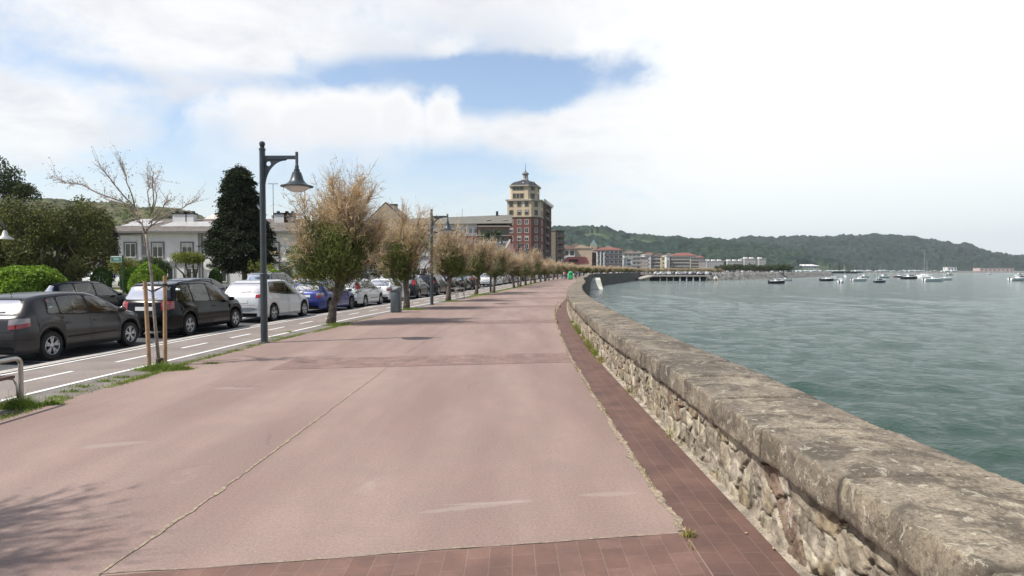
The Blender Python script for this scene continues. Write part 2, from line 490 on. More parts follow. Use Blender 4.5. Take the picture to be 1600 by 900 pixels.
TILEB = tile_mat('red_tiles_band', (.15, .085, .066), (.18, .105, .085), (.20, .135, .11), .30, .15, .004)
TILEF = tile_mat('faded_tiles_band', (.195, .128, .107), (.225, .152, .127), (.25, .18, .155), .30, .15, .004)

YS = np.concatenate([np.arange(-40, 60, .5), np.arange(60, 333, 2.0), [333]])
EDGE = .58             # promenade's left edge, from the inner lane line
def eoff(Y): return .62+.10*np.sin(Y*.37)+.05*np.sin(Y*1.3)+.35*np.clip((16-Y)/8, 0, 1)
pl = np.array([lanes([y], float(eoff(y)))[0] for y in YS])
pr = walls(YS, .30)
struct(ribbon('promenade', PROM, pl, pr, 0.0, nx=12))

# tiled strip along the wall, concrete fillet at its foot
def uvs(Y, offs):
    arc = np.cumsum(np.r_[0, np.hypot(*np.diff(walls(Y, 0), axis=0).T)])
    return np.stack([np.broadcast_to(arc[:, None], (len(Y), len(offs))), np.broadcast_to(np.array(offs)[None], (len(Y), len(offs)))], 2)
YW = YS[YS <= 46]
def strip_w(Y): return .58*np.clip((46.5-np.asarray(Y, float))/18.5, 0.02, 1)**.8
sa = np.array([walls([y], -float(strip_w(y))-.001)[0] for y in YW]); sb = walls(YW, -.035)
struct(ribbon('tile_strip', TILE, sa, sb, .004, nx=2, uv=uvs(YW, [.02, .565])))
YW = YS[YS <= 90]
struct(ribbon('wall_fillet', mat('fillet_concrete', (.30, .255, .20), .9, .45, 5, world=True, fine=.4, bump=.6, bscale=60), walls(YW, -.05), walls(YW, .08), .010, .03))
# crossing bands of tile
BANDS = [(4.35, 1.55, TILEB), (14.45, 1.5, TILEF), (24.3, 1.5, TILEF), (34.2, 1.5, TILEF), (44.2, 1.5, TILEF), (54.2, 1.5, TILEF), (66, 1.5, TILEF), (80, 1.6, TILEF)]
for k, (yt, w, m) in enumerate(BANDS):
    xr = float(smooth_curve(WALL, yt))-float(strip_w(yt))-.01; xl = float(lanes([yt], .72)[0][0])+.2
    if k == 1: xl += 1.6
    xs = np.linspace(xl, xr, 24); sl = .17
    A = np.stack([xs, yt+sl*(xs-xr+1.25)], 1); Bq = A-np.array([0, w])
    uv = np.stack([np.broadcast_to(np.array([0, w])[None, :], (24, 2)), np.broadcast_to(xs[:, None], (24, 2))], 2)
    struct(ribbon('tile_band', m, A, Bq, .004, nx=2, uv=uv))

# joint lines: sand and dry moss in the joints (thin, ragged strips)
def ragged(name, m, pts, w0, w1, z, seed=0, n=4, step=.05):
    pts = np.array(pts, float)
    d = np.r_[0, np.cumsum(np.hypot(*np.diff(pts, axis=0).T))]
    s = np.arange(0, d[-1], step)
    x = np.interp(s, d, pts[:, 0]); y = np.interp(s, d, pts[:, 1])
    tx = np.gradient(x); ty = np.gradient(y); L = np.hypot(tx, ty); nx_, ny_ = ty/L, -tx/L
    wob = (fbm(s*1.3, s*0+seed, 3, seed)-.5)*.05
    wl_ = w0+(w1-w0)*fbm(s*3.1, s*0, 3, seed+3)**1.5; wr = w0+(w1-w0)*fbm(s*9.7, s*0+5, 3, seed+9)**2.2; wl_ = wl_*(.35+1.1*fbm(s*14, s*0+8, 3, seed+5))
    A = np.stack([x+nx_*(wob-wl_), y+ny_*(wob-wl_)], 1); Bq = np.stack([x+nx_*(wob+wr), y+ny_*(wob+wr)], 1)
    return struct(ribbon(name, m, A, Bq, z))
SAND = mat('joint_sand', (.16, .125, .10), .95, .5, 22, world=True, col2=(.40, .32, .22), fine=.35)
ragged('paving_joint', SAND, [(-2.62, 2.5), (-2.52, 5), (-2.47, 8), (-2.42, 13.0)], .0, .042, .005, 3)
ragged('paving_joint', mat('joint_dark', (.25, .19, .17), .9, .3, 5, world=True), [(-2.42, 14.6), (-2.2, 20), (-1.2, 30), (.3, 42)], .006, .022, .005, 5)
ragged('edge_gravel', SAND, walls(np.arange(4.6, 22, .2), -.60), .006, .075, .0075, 6)
ragged('edge_gravel', SAND, np.array([walls([y], -float(strip_w(y))-.02)[0] for y in np.arange(22, 44, .2)]), .004, .03, .0075, 8, step=.2)
ragged('paving_joint', SAND, [(-2.6, 3.93), (-1.9, 4.05), (1.2, 4.56)], .002, .014, .0085, 9)

# scuffed paint wiped pale on the paving
SCUFF = mat('scuff', (.315, .258, .228), .85, .15, 4, world=True, fine=.2)
def scuff(pts, w):
    P = [G(x, y) for x, y in pts]
    ragged('worn_patch', SCUFF, [(p.x, p.y) for p in P], w*.3, w, .006, int(pts[0][0]), step=.02)
#scuff([(645, 805), (740, 793), (842, 780)], .075)
#scuff([(905, 774), (960, 770), (996, 771)], .075); scuff([(335, 606), (398, 606)], .05)

# ---- strip of grey asphalt, cycle lane, kerb, road
GREYA = mat('grey_asphalt', (.175, .155, .14), .9, .2, 2.5, world=True, fine=.25, bump=.4, bscale=150, bdist=.004)
LANEM = mat('lane_asphalt', (.22, .185, .165), .88, .14, 1.2, world=True, fine=.16, bump=.3, bscale=150, bdist=.004)
ROADM = mat('road_asphalt', (.075, .075, .078), .9, .25, .8, world=True, fine=.25, bump=.3, bscale=120, bdist=.004)
WHITE = mat('road_paint', (.78, .77, .74), .7, .12, 8, world=True, fine=.18)
struct(ribbon('verge', GREYA, lanes(YS, -.06), np.array([lanes([y], float(eoff(y))+.06)[0] for y in YS]), -.006))
struct(ribbon('cycle_lane', LANEM, lanes(YS, -2.05), lanes(YS, -.05), -.010, -.004))
struct(ribbon('lane_line', WHITE, lanes(YS, -.06), lanes(YS, .04), .001))
struct(ribbon('lane_line', WHITE, lanes(YS, -1.99), lanes(YS, -1.90), -.004))
s = 3.0
dash = MB()
y = -8.0
while y < 110:
    a, b2 = y, y+1.15
    for k in range(3):
        ya, yb = a+(b2-a)*k/3, a+(b2-a)*(k+1)/3
        p = [lane(ya, -1.02), lane(ya, -.93), lane(yb, -.93), lane(yb, -1.02)]
        dash.add([(q.x, q.y, -.0022) for q in p], [(0, 1, 2, 3)])
    y += 2.35
struct(dash.build('lane_dashes', WHITE))
KERB = mat('kerb_stone', (.42, .39, .35), .85, .15, 4, world=True, fine=.2)
struct(ribbon('kerb', KERB, lanes(YS, -2.32), lanes(YS, -2.04), .004))
struct(ribbon('kerb', KERB, lanes(YS, -2.33), lanes(YS, -2.319), -.14, .004))
struct(ribbon('road', ROADM, lanes(YS, -11.6), lanes(YS, -2.32), road_z(-11.6), road_z(-2.4), nx=8))
# white bay marks
bay = MB()
for y in np.arange(-2.4, 110, 5.35):
    for (o0, o1) in ((-4.75, -2.42),):
        p = [lane(y, o0), lane(y, o1), lane(y+.11, o1), lane(y+.11, o0)]
        bay.add([(q.x, q.y, road_z(o)+.004) for q, o in zip(p, (o0, o1, o1, o0))], [(0, 1, 2, 3)])
struct(bay.build('bay_markings', WHITE))
struct(ribbon('bay_line', WHITE, lanes(YS, -4.85), lanes(YS, -4.74), road_z(-4.85)+.004, road_z(-4.74)+.004))
struct(ribbon('kerb', KERB, lanes(YS, -11.9), lanes(YS, -11.6), .20))
struct(ribbon('kerb', KERB, lanes(YS, -11.601), lanes(YS, -11.59), .20, .05))
struct(ribbon('pavement', mat('pavement_slabs', (.36, .33, .30), .88, .12, 2, world=True, fine=.15), lanes(YS, -13.6), lanes(YS, -11.89), .196))
YL = np.arange(-30, 150, 2.0)
LAWN = mat('lawn_grass', (.10, .135, .035), .95, .25, .35, world=True, col2=(.20, .19, .06), fine=.3)
struct(ribbon('lawn', LAWN, lanes(YL, -75), lanes(YL, -13.6), .16, nx=6))
for (y0, y1, x0, x1) in ((51, 55, -48, -16), (64, 68.5, -70, -12)):
    struct(MB().add([(x0, y0, .185), (x1, y0, .185), (x1, y1, .185), (x0, y1, .185)], [(0, 1, 2, 3)]).build('path', mat('pale_path', (.42, .38, .33), .9, .12, .5, world=True)))

# ================================================================== SEA
def sea():
    d = 3.0*np.exp(np.arange(0, 640)*.0118)          # to about 5.6 km
    d[-1] = 9000
    th = np.radians(np.concatenate([np.linspace(-14, 52, 430), np.linspace(53, 105, 60)]))
    D, T = np.meshgrid(d, th, indexing='ij')
    X = D*np.sin(T); Y = D*np.cos(T)
    Z = np.zeros_like(X)
    cell = D*.0118
    rs = np.random.RandomState(5)
    wind = math.radians(200)
    for k in range(46):
        lam = .35*1.085**k if k < 34 else rs.uniform(.5, 6)
        a = wind+rs.normal(0, .85); kk = 2*math.pi/lam
        amp = .0092*lam**.62
        ph = rs.uniform(0, 6.28)
        w = np.clip(lam/(cell*3.0)-.6, 0, 1)
        q = kk*(X*math.sin(a)+Y*math.cos(a))+ph+1.5*vnoise(X/lam/5, Y/lam/5, k)
        Z += amp*w*(1-np.abs(np.sin(q/2))*1.6 if k % 2 else np.sin(q))
    patch = .45+1.1*fbm(X/18, Y/18, 3, 4)
    Z = Z*patch
    Z = Z*np.clip((400-D)/200, 0, 1)
    V = np.stack([X, Y, Z+SEA_Z], 2).reshape(-1, 3)
    F = gridF(len(d), len(th))[:, ::-1]
    m = bpy.data.materials.new('sea_water'); m.use_nodes = True
    t = m.node_tree; p = t.nodes['Principled BSDF']
    pos = N(t, 'ShaderNodeNewGeometry').outputs['Position']
    mp = N(t, 'ShaderNodeMapping'); mp.inputs['Scale'].default_value = (.8, 1.25, 1); mp.inputs['Rotation'].default_value = (0, 0, -.35); t.links.new(pos, mp.inputs[0])
    lg = smooth(t, noise(t, mp.outputs[0], .02, 4, .5), .35, .65)
    c = mixc(t, lg, (.024, .058, .044), (.034, .072, .058))
    t.links.new(c, p.inputs['Base Color'])
    p.inputs['Roughness'].default_value = .10
    p.inputs['IOR'].default_value = 1.33
    h = M(t, 'ADD', M(t, 'MULTIPLY', noise(t, mp.outputs[0], 2.6, 6, .66, .2), .8), M(t, 'MULTIPLY', noise(t, mp.outputs[0], .45, 4, .6, .2), 1.6))
    b = N(t, 'ShaderNodeBump'); b.inputs['Strength'].default_value = .7; b.inputs['Distance'].default_value = .30
    t.links.new(h, b.inputs['Height']); t.links.new(b.outputs[0], p.inputs['Normal'])
    struct(npmesh('water', V, F, m, smooth_=True))
sea()

# ================================================================== HILLS
def hill(name, ridge, foot, Yr, foot_z, m, nrow=150, ncol=1000, seed=0, rough=7.0, back=900, tree=9.0):
    """ridge: photo points of the skyline; Yr: its distance; foot: distance of the near foot. Ridge and foot turned into world X at their depth."""
    P = [At(px, py, Yr) for px, py in ridge]
    xs = np.array([p.x for p in P]); zs = np.array([p.z for p in P])
    X1 = np.linspace(xs[0], xs[-1], ncol)
    m_ = np.gradient(zs, xs)
    Zr = np.interp(X1, xs, zs)
    k = np.ones(15)/15; Zr = np.convolve(np.pad(Zr, 7, 'edge'), k, 'valid')
    t = np.concatenate([np.linspace(0, 1, nrow), np.linspace(1.06, 1.6, 8)])
    T, XX = np.meshgrid(t, X1, indexing='ij')
    ZR = np.broadcast_to(Zr, XX.shape)
    prof = np.where(T <= 1, np.sin(np.clip(T, 0, 1)*math.pi/2)**1.15, 1-(T-1)*1.2)
    Y = foot+(Yr-foot)*np.minimum(T, 1)+np.maximum(T-1, 0)*back
    fold = fbm(XX/260+seed, Y/330, 4, seed)-.5
    Z = foot_z+(ZR-foot_z)*prof*(1+.35*fold*np.sin(np.clip(T, 0, 1)*math.pi))
    amp = np.clip(T*6, 0, 1)
    tz = (np.abs(vnoise(XX/tree, Y/(tree*1.3), seed+2)-.1)**.7)*rough*amp
    tz += fbm(XX/45, Y/80, 3, seed+8)*rough*1.1*amp
    cut = fbm(XX/150, Y/210, 3, seed+20) > .60            # clearings
    Z = Z+np.where(cut, tz*.15, tz)-rough*.9*amp
    V = np.stack([XX*(Y/Yr), Y, Z], 2).reshape(-1, 3)
    o = npmesh(name, V, gridF(len(t), ncol)[:, ::-1], m, smooth_=False)
    # attribute: clearing mask
    at = o.data.attributes.new('clearing', 'FLOAT', 'POINT')
    f = np.clip((fbm(XX/150, Y/210, 3, seed+20)-.595)*40, 0, 1)
    at.data.foreach_set('value', f.ravel().astype(np.float32))
    return struct(o)
def hill_mat(name, wood1, wood2, field):
    m = bpy.data.materials.new(name); m.use_nodes = True
    t = m.node_tree; p = t.nodes['Principled BSDF']; p.inputs['Roughness'].default_value = .95; p.inputs['Specular IOR Level'].default_value = .1
    pos = N(t, 'ShaderNodeNewGeometry').outputs['Position']
    a = N(t, 'ShaderNodeAttribute', attribute_name='clearing')
    c = mixc(t, smooth(t, noise(t, pos, .012, 5, .6), .35, .65), wood1, wood2)
    c = mixc(t, 1.0, c, mixc(t, smooth(t, noise(t, pos, .09, 3, .6), .3, .7), (.40,)*3, (1.6,)*3), 'MULTIPLY')
    c = mixc(t, a.outputs['Fac'], c, mixc(t, smooth(t, noise(t, pos, .006, 3), .4, .6), field, tuple(x*.7 for x in field)))
    t.links.new(c, p.inputs['Base Color'])
    return m
HILLM = hill_mat('wooded_hill', (.011, .024, .019), (.022, .038, .026), (.045, .062, .035))
hill('hill', [(1060, 400), (1090, 388), (1110, 383), (1135, 381), (1150, 375), (1180, 372), (1215, 374), (1250, 373), (1290, 372), (1330, 370.5), (1365, 370.5), (1400, 372), (1430, 374), (1455, 378), (1475, 380), (1490, 384), (1515, 386), (1530, 391), (1555, 394), (1575, 400), (1590, 401), (1610, 404), (1640, 407), (1700, 414), (1760, 423)],
     1700, 2600, -2, HILLM, seed=3, tree=17, rough=17)
hill('hill', [(700, 352), (800, 356), (870, 362), (890, 361), (905, 361.5), (925, 362), (945, 363), (960, 368), (985, 371), (1010, 372), (1040, 374), (1060, 373), (1080, 376), (1110, 376), (1140, 379), (1180, 382), (1220, 388), (1260, 396), (1300, 407), (1340, 420)],
     950, 1900, -.5, hill_mat('near_hill', (.012, .027, .020), (.024, .043, .026), (.070, .105, .050)), seed=12, tree=14, rough=12)
hill('hill', [(-120, 320), (0, 318), (80, 322), (140, 326), (180, 324), (215, 330), (250, 330), (280, 333), (300, 338), (315, 345), (345, 352), (420, 360), (520, 372)],
     260, 620, 0, hill_mat('brown_hill', (.10, .085, .045), (.05, .07, .03), (.15, .13, .06)), seed=30, tree=4, rough=4, back=300)

# ================================================================== SEA WALL
def srf(c): return c
def attr_mat_wall():
    m = bpy.data.materials.new('rubble_masonry'); m.use_nodes = True
    t = m.node_tree; p = t.nodes['Principled BSDF']; p.inputs['Roughness'].default_value = .92; p.inputs['Specular IOR Level'].default_value = .2
    pos = N(t, 'ShaderNodeNewGeometry').outputs['Position']
    cell = N(t, 'ShaderNodeAttribute', attribute_name='stone').outputs['Fac']
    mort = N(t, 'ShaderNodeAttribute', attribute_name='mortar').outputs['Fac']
    r = N(t, 'ShaderNodeValToRGB'); t.links.new(cell, r.inputs[0])
    cols = [(.30, .265, .21), (.37, .325, .255), (.235, .205, .165), (.33, .29, .24), (.43, .39, .31), (.27, .225, .16), (.36, .32, .27), (.25, .185, .145), (.31, .28, .23)]
    e = r.color_ramp.elements; r.color_ramp.interpolation = 'CONSTANT'
    e[0].position = 0; e[0].color = (*cols[0], 1); e[1].position = 1/9; e[1].color = (*cols[1], 1)
    for i in range(2, 9):
        q = e.new(i/9+(.08 if i == 7 else 0)*(0)); q.color = (*cols[i], 1)
    c = r.outputs[0]
    c = mixc(t, 1.0, c, mixc(t, smooth(t, noise(t, pos, 7, 7, .68, .4), .3, .72), (.38, .36, .33), (1.45, 1.42, 1.36)), 'MULTIPLY')
    mp = N(t, 'ShaderNodeMapping'); mp.inputs['Scale'].default_value = (3.2, 3.2, .7); t.links.new(pos, mp.inputs[0])
    c = mixc(t, M(t, 'MULTIPLY', smooth(t, noise(t, mp.outputs[0], 1.6, 6, .65), .55, .72), .62), c, (.115, .095, .07))   # run-down stains
    c = mixc(t, M(t, 'MULTIPLY', smooth(t, noise(t, pos, 1.7, 5, .6), .60, .70), .6), c, (.30, .22, .09))                 # ochre lichen
    c = mixc(t, M(t, 'MULTIPLY', smooth(t, noise(t, pos, 5.5, 6, .7), .60, .68), .5), c, (.62, .60, .53))                 # pale lime
    c = mixc(t, mort, c, mixc(t, smooth(t, noise(t, pos, 6, 3), .46, .54), (.035, .030, .024), (.33, .30, .25)))  # soil-dark joints, which also paint in the shade of open gaps
    t.links.new(c, p.inputs['Base Color'])
    b = N(t, 'ShaderNodeBump'); b.inputs['Strength'].default_value = .9; b.inputs['Distance'].default_value = .018
    t.links.new(noise(t, pos, 22, 7, .68, .3), b.inputs['Height']); t.links.new(b.outputs[0], p.inputs['Normal'])
    return m
def cope_mat():
    m = bpy.data.materials.new('weathered_coping'); m.use_nodes = True
    t = m.node_tree; p = t.nodes['Principled BSDF']; p.inputs['Roughness'].default_value = .93; p.inputs['Specular IOR Level'].default_value = .2
    pos = N(t, 'ShaderNodeNewGeometry').outputs['Position']
    c = mixc(t, smooth(t, noise(t, pos, 1.1, 6, .6, .4), .32, .68), (.150, .128, .106), (.315, .270, .210))
    c = mixc(t, M(t, 'MULTIPLY', smooth(t, noise(t, pos, 4.2, 7, .7, .5), .47, .60), .80), c, (.085, .072, .060))
    c = mixc(t, M(t, 'MULTIPLY', smooth(t, noise(t, pos, 1.9, 7, .72, .5), .53, .62), .60), c, (.44, .39, .29))
    c = mixc(t, M(t, 'MULTIPLY', smooth(t, noise(t, pos, 13, 5, .7, .5), .60, .68), .60), c, (.60, .56, .45))
    c = mixc(t, M(t, 'MULTIPLY', smooth(t, noise(t, pos, 55, 3, .6, .3), .40, .62), .40), c, (.11, .095, .08))
    c = mixc(t, M(t, 'MULTIPLY', smooth(t, noise(t, pos, .8, 4, .6), .68, .74), .6), c, (.50, .24, .08))
    c = mixc(t, M(t, 'MULTIPLY', smooth(t, noise(t, pos, 27, 6, .75, .6), .53, .57), .55), c, (.075, .062, .05))
    c = mixc(t, M(t, 'MULTIPLY', smooth(t, noise(t, pos, 9, 7, .78, .8), .57, .60), .60), c, (.46, .43, .36))
    bk = N(t, 'ShaderNodeAttribute', attribute_name='block').outputs['Fac']
    c = mixc(t, 1.0, c, mixc(t, bk, (.72, .72, .74), (1.28, 1.25, 1.16)), 'MULTIPLY')
    jt = N(t, 'ShaderNodeAttribute', attribute_name='joint').outputs['Fac']
    c = mixc(t, jt, c, (.05, .042, .035))
    t.links.new(c, p.inputs['Base Color'])
    b = N(t, 'ShaderNodeBump'); b.inputs['Strength'].default_value = .9; b.inputs['Distance'].default_value = .010
    t.links.new(noise(t, pos, 42, 6, .7, .3), b.inputs['Height']); t.links.new(b.outputs[0], p.inputs['Normal'])
    return m
def add_attr(o, nm, a):
    at = o.data.attributes.new(nm, 'FLOAT', 'POINT'); at.data.foreach_set('value', np.asarray(a, np.float32).ravel())
def masonry(par, y0, y1, step, name='masonry', hstep=.018):
    Y = np.arange(y0, y1+step, step)
    H = np.arange(-.02, .575, hstep)
    arc = np.cumsum(np.r_[0, np.hypot(*np.diff(walls(Y, 0), axis=0).T)])+y0
    S, Z = np.meshgrid(arc, H, indexing='ij')
    # jittered cells, taller than wide in places
    cw_, chh = .235, .185
    ws = S+.035*(fbm(S*5, Z*5, 4, 1)-.5)*2; wz = Z+.035*(fbm(S*5+9, Z*5, 4, 2)-.5)*2+.04*np.sin(S*1.7)+.05*(vnoise(S*2.1, S*0, 66)-.5)
    gi = np.floor(ws/cw_).astype(int); gj = np.floor(wz/chh).astype(int)
    d1 = np.full(S.shape, 9.); d2 = np.full(S.shape, 9.); cid = np.zeros(S.shape)
    for a in (-1, 0, 1):
        for b in (-1, 0, 1):
            ii, jj = gi+a, gj+b
            h1 = np.modf(np.abs(np.sin(ii*127.1+jj*311.7)*43758.5))[0]; h2 = np.modf(np.abs(np.sin(ii*269.5+jj*183.3)*43758.5))[0]
            h3 = np.modf(np.abs(np.sin(ii*37.9+jj*91.3)*9973.5))[0]
            px_ = (ii+.12+.76*h1)*cw_; pz_ = (jj+.12+.76*h2)*chh
            sk = (h1-.5)*.7; ex = (ws-px_)+sk*(wz-pz_); dd = np.maximum(np.abs(ex)/(.65+.75*h3), np.abs(wz-pz_+(h2-.5)*.5*(ws-px_))*(.8+.5*h2))*.88+np.hypot(ex, (wz-pz_))*.12
            n = dd < d1
            d2 = np.where(n, d1, np.minimum(d2, dd)); cid = np.where(n, h3*.61+h1*.39, cid); d1 = np.where(n, dd, d1)
    edge = d2-d1
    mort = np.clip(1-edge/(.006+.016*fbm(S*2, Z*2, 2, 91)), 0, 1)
    tilt = (np.modf(cid*91.7)[0]-.5)*.05*np.clip((wz*6) % 1, 0, 1)
    relief = .030*np.clip(edge/.022, 0, 1)**.5*(.3+1.1*cid)+tilt*0+.030*(fbm(S*8, Z*8, 5, 5)-.5)+.03*(fbm(S*2.2, Z*2.2, 2, 7)-.5)+.018*(np.abs(fbm(S*14+Z*6, Z*10, 3, 55)-.5)*2)
    crack = (vnoise(S*3.7, Z*3.8, 41) > .5)*mort*.07
    relief = relief-crack
    relief -= .07*np.clip((Z-.525)/.03, 0, 1)
    W0 = walls(Y, 0); W1 = walls(Y, 1); n = W1-W0
    off = .02-relief+.02
    XY = W0[:, None, :]+n[:, None, :]*off[..., None]
    V = np.concatenate([XY, Z[..., None]], 2).reshape(-1, 3)
    o = npmesh(name, V, gridF(len(Y), len(H)), WALLM, par, smooth_=True)
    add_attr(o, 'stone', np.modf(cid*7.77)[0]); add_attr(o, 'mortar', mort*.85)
    return o
WALLM = attr_mat_wall(); COPEM = cope_mat()
seawall = empty('sea_wall', (0, 0, 0), 0, 'long low stone parapet with rubble face and thick weathered coping beside the water', 'wall')
def coping(par, y0, y1, step, nx_, name='coping'):
    Y = np.arange(y0, y1+step, step)
    arc = np.cumsum(np.r_[0, np.hypot(*np.diff(walls(Y, 0), axis=0).T)])+y0
    ov = -.055; wd = .93
    # cross-section: under lip, front face, rounded arris, top, back arris, back face
    prof = [(.14, .545)]+[(ov+.02, .545)]
    prof += [(ov-.004*math.sin(t*3), .555+.19*t) for t in np.linspace(0, 1, max(4, nx_//5))]
    prof += [(ov+.003, .768), (ov+.012, .775)]
    prof += [(ov+.03+(wd-.05-.03)*t, .775+.012*math.sin(math.pi*t)) for t in np.linspace(0, 1, nx_)]
    prof += [(ov+wd-.02, .772), (ov+wd-.003, .755), (ov+wd, .66), (ov+wd, .56), (ov+wd-.08, .555)]
    prof = np.array(prof)
    S = np.broadcast_to(arc[:, None], (len(Y), len(prof))); U = np.broadcast_to(prof[:, 0][None], S.shape); Z = np.broadcast_to(prof[:, 1][None], S.shape).copy()
    L = 1.08
    js = S+.06*(fbm(U*3, S*0+np.floor(S/L), 2, 3)-.5)
    jd = np.abs((js/L+.31) % 1-.5)*L; jd = np.minimum(jd, 9)
    jm = np.clip(1.3-jd/.018, 0, 1)
    blk = np.floor(js/L+.81)
    bh = vnoise(blk*1.0+.5, blk*0+.5, 77)-.5
    rough = .020*(fbm(S*5, U*5+Z*5, 4, 6)-.5)+.010*(fbm(S*19, U*19+Z*19, 3, 8)-.5)
    Z = Z+rough*.8+bh*.024-jm*.030
    edge = np.clip(1-np.abs(U-ov)/.05, 0, 1)
    chip = np.clip(fbm(S*2.6, Z*0+1, 4, 15)-.60, 0, 1)*.30
    offs = U+edge*(chip*.8+.014*(fbm(S*7, Z*9, 4, 9)-.5)*2+bh*.03)
    bed = np.clip(1-np.abs(U-(ov+wd))/.05, 0, 1)
    offs = offs-bed*(np.clip(fbm(S*1.9, Z*0+4, 4, 25)-.58, 0, 1)*.35)+bed*bh*.03
    W0 = walls(Y, 0); n = walls(Y, 1)-W0
    XY = W0[:, None, :]+n[:, None, :]*offs[..., None]
    V = np.concatenate([XY, Z[..., None]], 2).reshape(-1, 3)
    o = npmesh(name, V, gridF(len(Y), len(prof)), COPEM, par, smooth_=True)
    add_attr(o, 'joint', jm*.9); add_attr(o, 'block', vnoise(blk+.5, blk*0+.5, 5))
    return o
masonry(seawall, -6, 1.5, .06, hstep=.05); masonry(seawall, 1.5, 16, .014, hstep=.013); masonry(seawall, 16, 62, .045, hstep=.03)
coping(seawall, -6, 1.5, .1, 12); coping(seawall, 1.5, 16, .018, 44); coping(seawall, 16, 62, .06, 22); coping(seawall, 62, 333, .8, 5)
# plain far face, and the sea face down to the water
SEAF = mat('dark_sea_masonry', (.060, .058, .045), .9, .4, .8, world=True, fine=.4, bump=.8, bscale=3, bdist=.1)
YF = YS[YS >= -40]
yy = YF[YF >= 62]
ribbon('masonry', mat('far_rubble', (.30, .26, .21), .9, .3, 2, world=True, fine=.3), walls(yy, .02), walls(yy, .021), -.05, .56, parent=seawall)
def seaface():
    H = np.linspace(-7, .6, 40); Yq = np.concatenate([np.arange(-40, 140, .6), np.arange(140, 333, 1.2)])
    S, Z = np.meshgrid(Yq, H, indexing='ij')
    off = .80+(.6-Z)*.10+.16*(fbm(S*.9, Z*1.1, 4, 50)-.5)
    W0 = walls(Yq, 0); n = walls(Yq, 1)-W0
    XY = W0[:, None, :]+n[:, None, :]*off[..., None]
    V = np.concatenate([XY, Z[..., None]], 2).reshape(-1, 3)
    npmesh('sea_face', V, gridF(len(Yq), len(H))[:, ::-1], SEAF, seawall, smooth_=True)
seaface()

# slipway where the wall bends
slip = empty('slipway', (0, 0, 0), 0, 'pale concrete slipway sloping into the water where the wall bends', 'slipway')
a, b2, c, d = At(926, 432, 190), At(937.5, 432, 190), At(943, 455, 160), At(926, 455, 160)
mb = MB()
top = [(a.x-2, 190, -.35), (b2.x, 190, -.35), (c.x, 160, -3.4), (d.x-2, 160, -3.4)]
mb.add(top+[(x, y, -6) for x, y, z in top], [(0, 3, 2, 1), (0, 1, 5, 4), (1, 2, 6, 5), (2, 3, 7, 6), (3, 0, 4, 7)])
mb.build('ramp', mat('slip_concrete', (.42, .42, .36), .9, .25, .3, world=True, fine=.2), slip)

# rubble breakwater
def rubble(name, pts, w, h, seed, m):
    """pts: centre line; heaped boulders as displaced bank, stones too many to count"""
    pts = np.array(pts, float); d = np.r_[0, np.cumsum(np.hypot(*np.diff(pts, axis=0).T))]
    step = .55; s_ = np.arange(0, d[-1], step); x = np.interp(s_, d, pts[:, 0]); y = np.interp(s_, d, pts[:, 1])
    tx = np.gradient(x); ty = np.gradient(y); L = np.hypot(tx, ty); nx_, ny_ = ty/L, -tx/L
    t = np.linspace(-1, 1, 26)
    S, T = np.meshgrid(s_, t, indexing='ij')
    Z = SEA_Z-.6+(h+.6)*np.clip(1.25*(1-np.abs(T)), 0, 1)
    st = np.abs(vnoise(S/1.6, T*w/1.6, seed)-.2)+.6*vnoise(S/.8, T*w/.8, seed+3)
    Z = Z+st*1.1-.7
    X = x[:, None]+nx_[:, None]*T*w+(vnoise(S, T*w, 8)-.5)*.6; Yy = y[:, None]+ny_[:, None]*T*w
    V = np.stack([X, Yy, Z], 2).reshape(-1, 3)
    o = npmesh(name, V, gridF(len(s_), len(t)), m)
    return o
ROCK = mat('breakwater_rock', (.09, .085, .078), .95, .5, .6, world=True, col2=(.27, .26, .24), fine=.6)
o = rubble('breakwater_boulders', [(95, 322), (130, 352), (190, 430), (278, 560), (290, 610)], 5, 3.3, 3, ROCK)
tag(o, 'long bank of tumbled grey boulders edging the harbour', 'breakwater', kind='stuff')
o = rubble('breakwater_boulders', [(250, 800), (420, 1010), (800, 1150), (1400, 1250), (2300, 1320)], 6, 3.0, 5, ROCK)
tag(o, 'far thin dark line of boulders across the bay under the wooded hill', 'breakwater', kind='stuff')

# ================================================================== PLANTS
def frames(n, rs):
    """random orthonormal pairs"""
    a = rs.normal(size=(n, 3)); a /= np.linalg.norm(a, axis=1)[:, None]
    b = rs.normal(size=(n, 3)); b -= a*(a*b).sum(1)[:, None]; b /= np.linalg.norm(b, axis=1)[:, None]
    return a, b
def leaves(P, size, rs, aspect=.6, up=None, jitter=.35):
    """diamond leaves at points P; if up given (n,3) leaf long axis follows it"""
    n = len(P)
    a, b = frames(n, rs)
    if up is not None:
        a = up+rs.normal(size=(n, 3))*jitter; a /= np.linalg.norm(a, axis=1)[:, None]
        b = rs.normal(size=(n, 3)); b -= a*(a*b).sum(1)[:, None]; b /= np.linalg.norm(b, axis=1)[:, None]
    s = size*(0.6+.8*rs.rand(n))[:, None]
    V = np.stack([P-a*s, P+b*s*aspect, P+a*s, P-b*s*aspect], 1).reshape(-1, 3)
    F = np.arange(n*4).reshape(-1, 4)
    return V, F
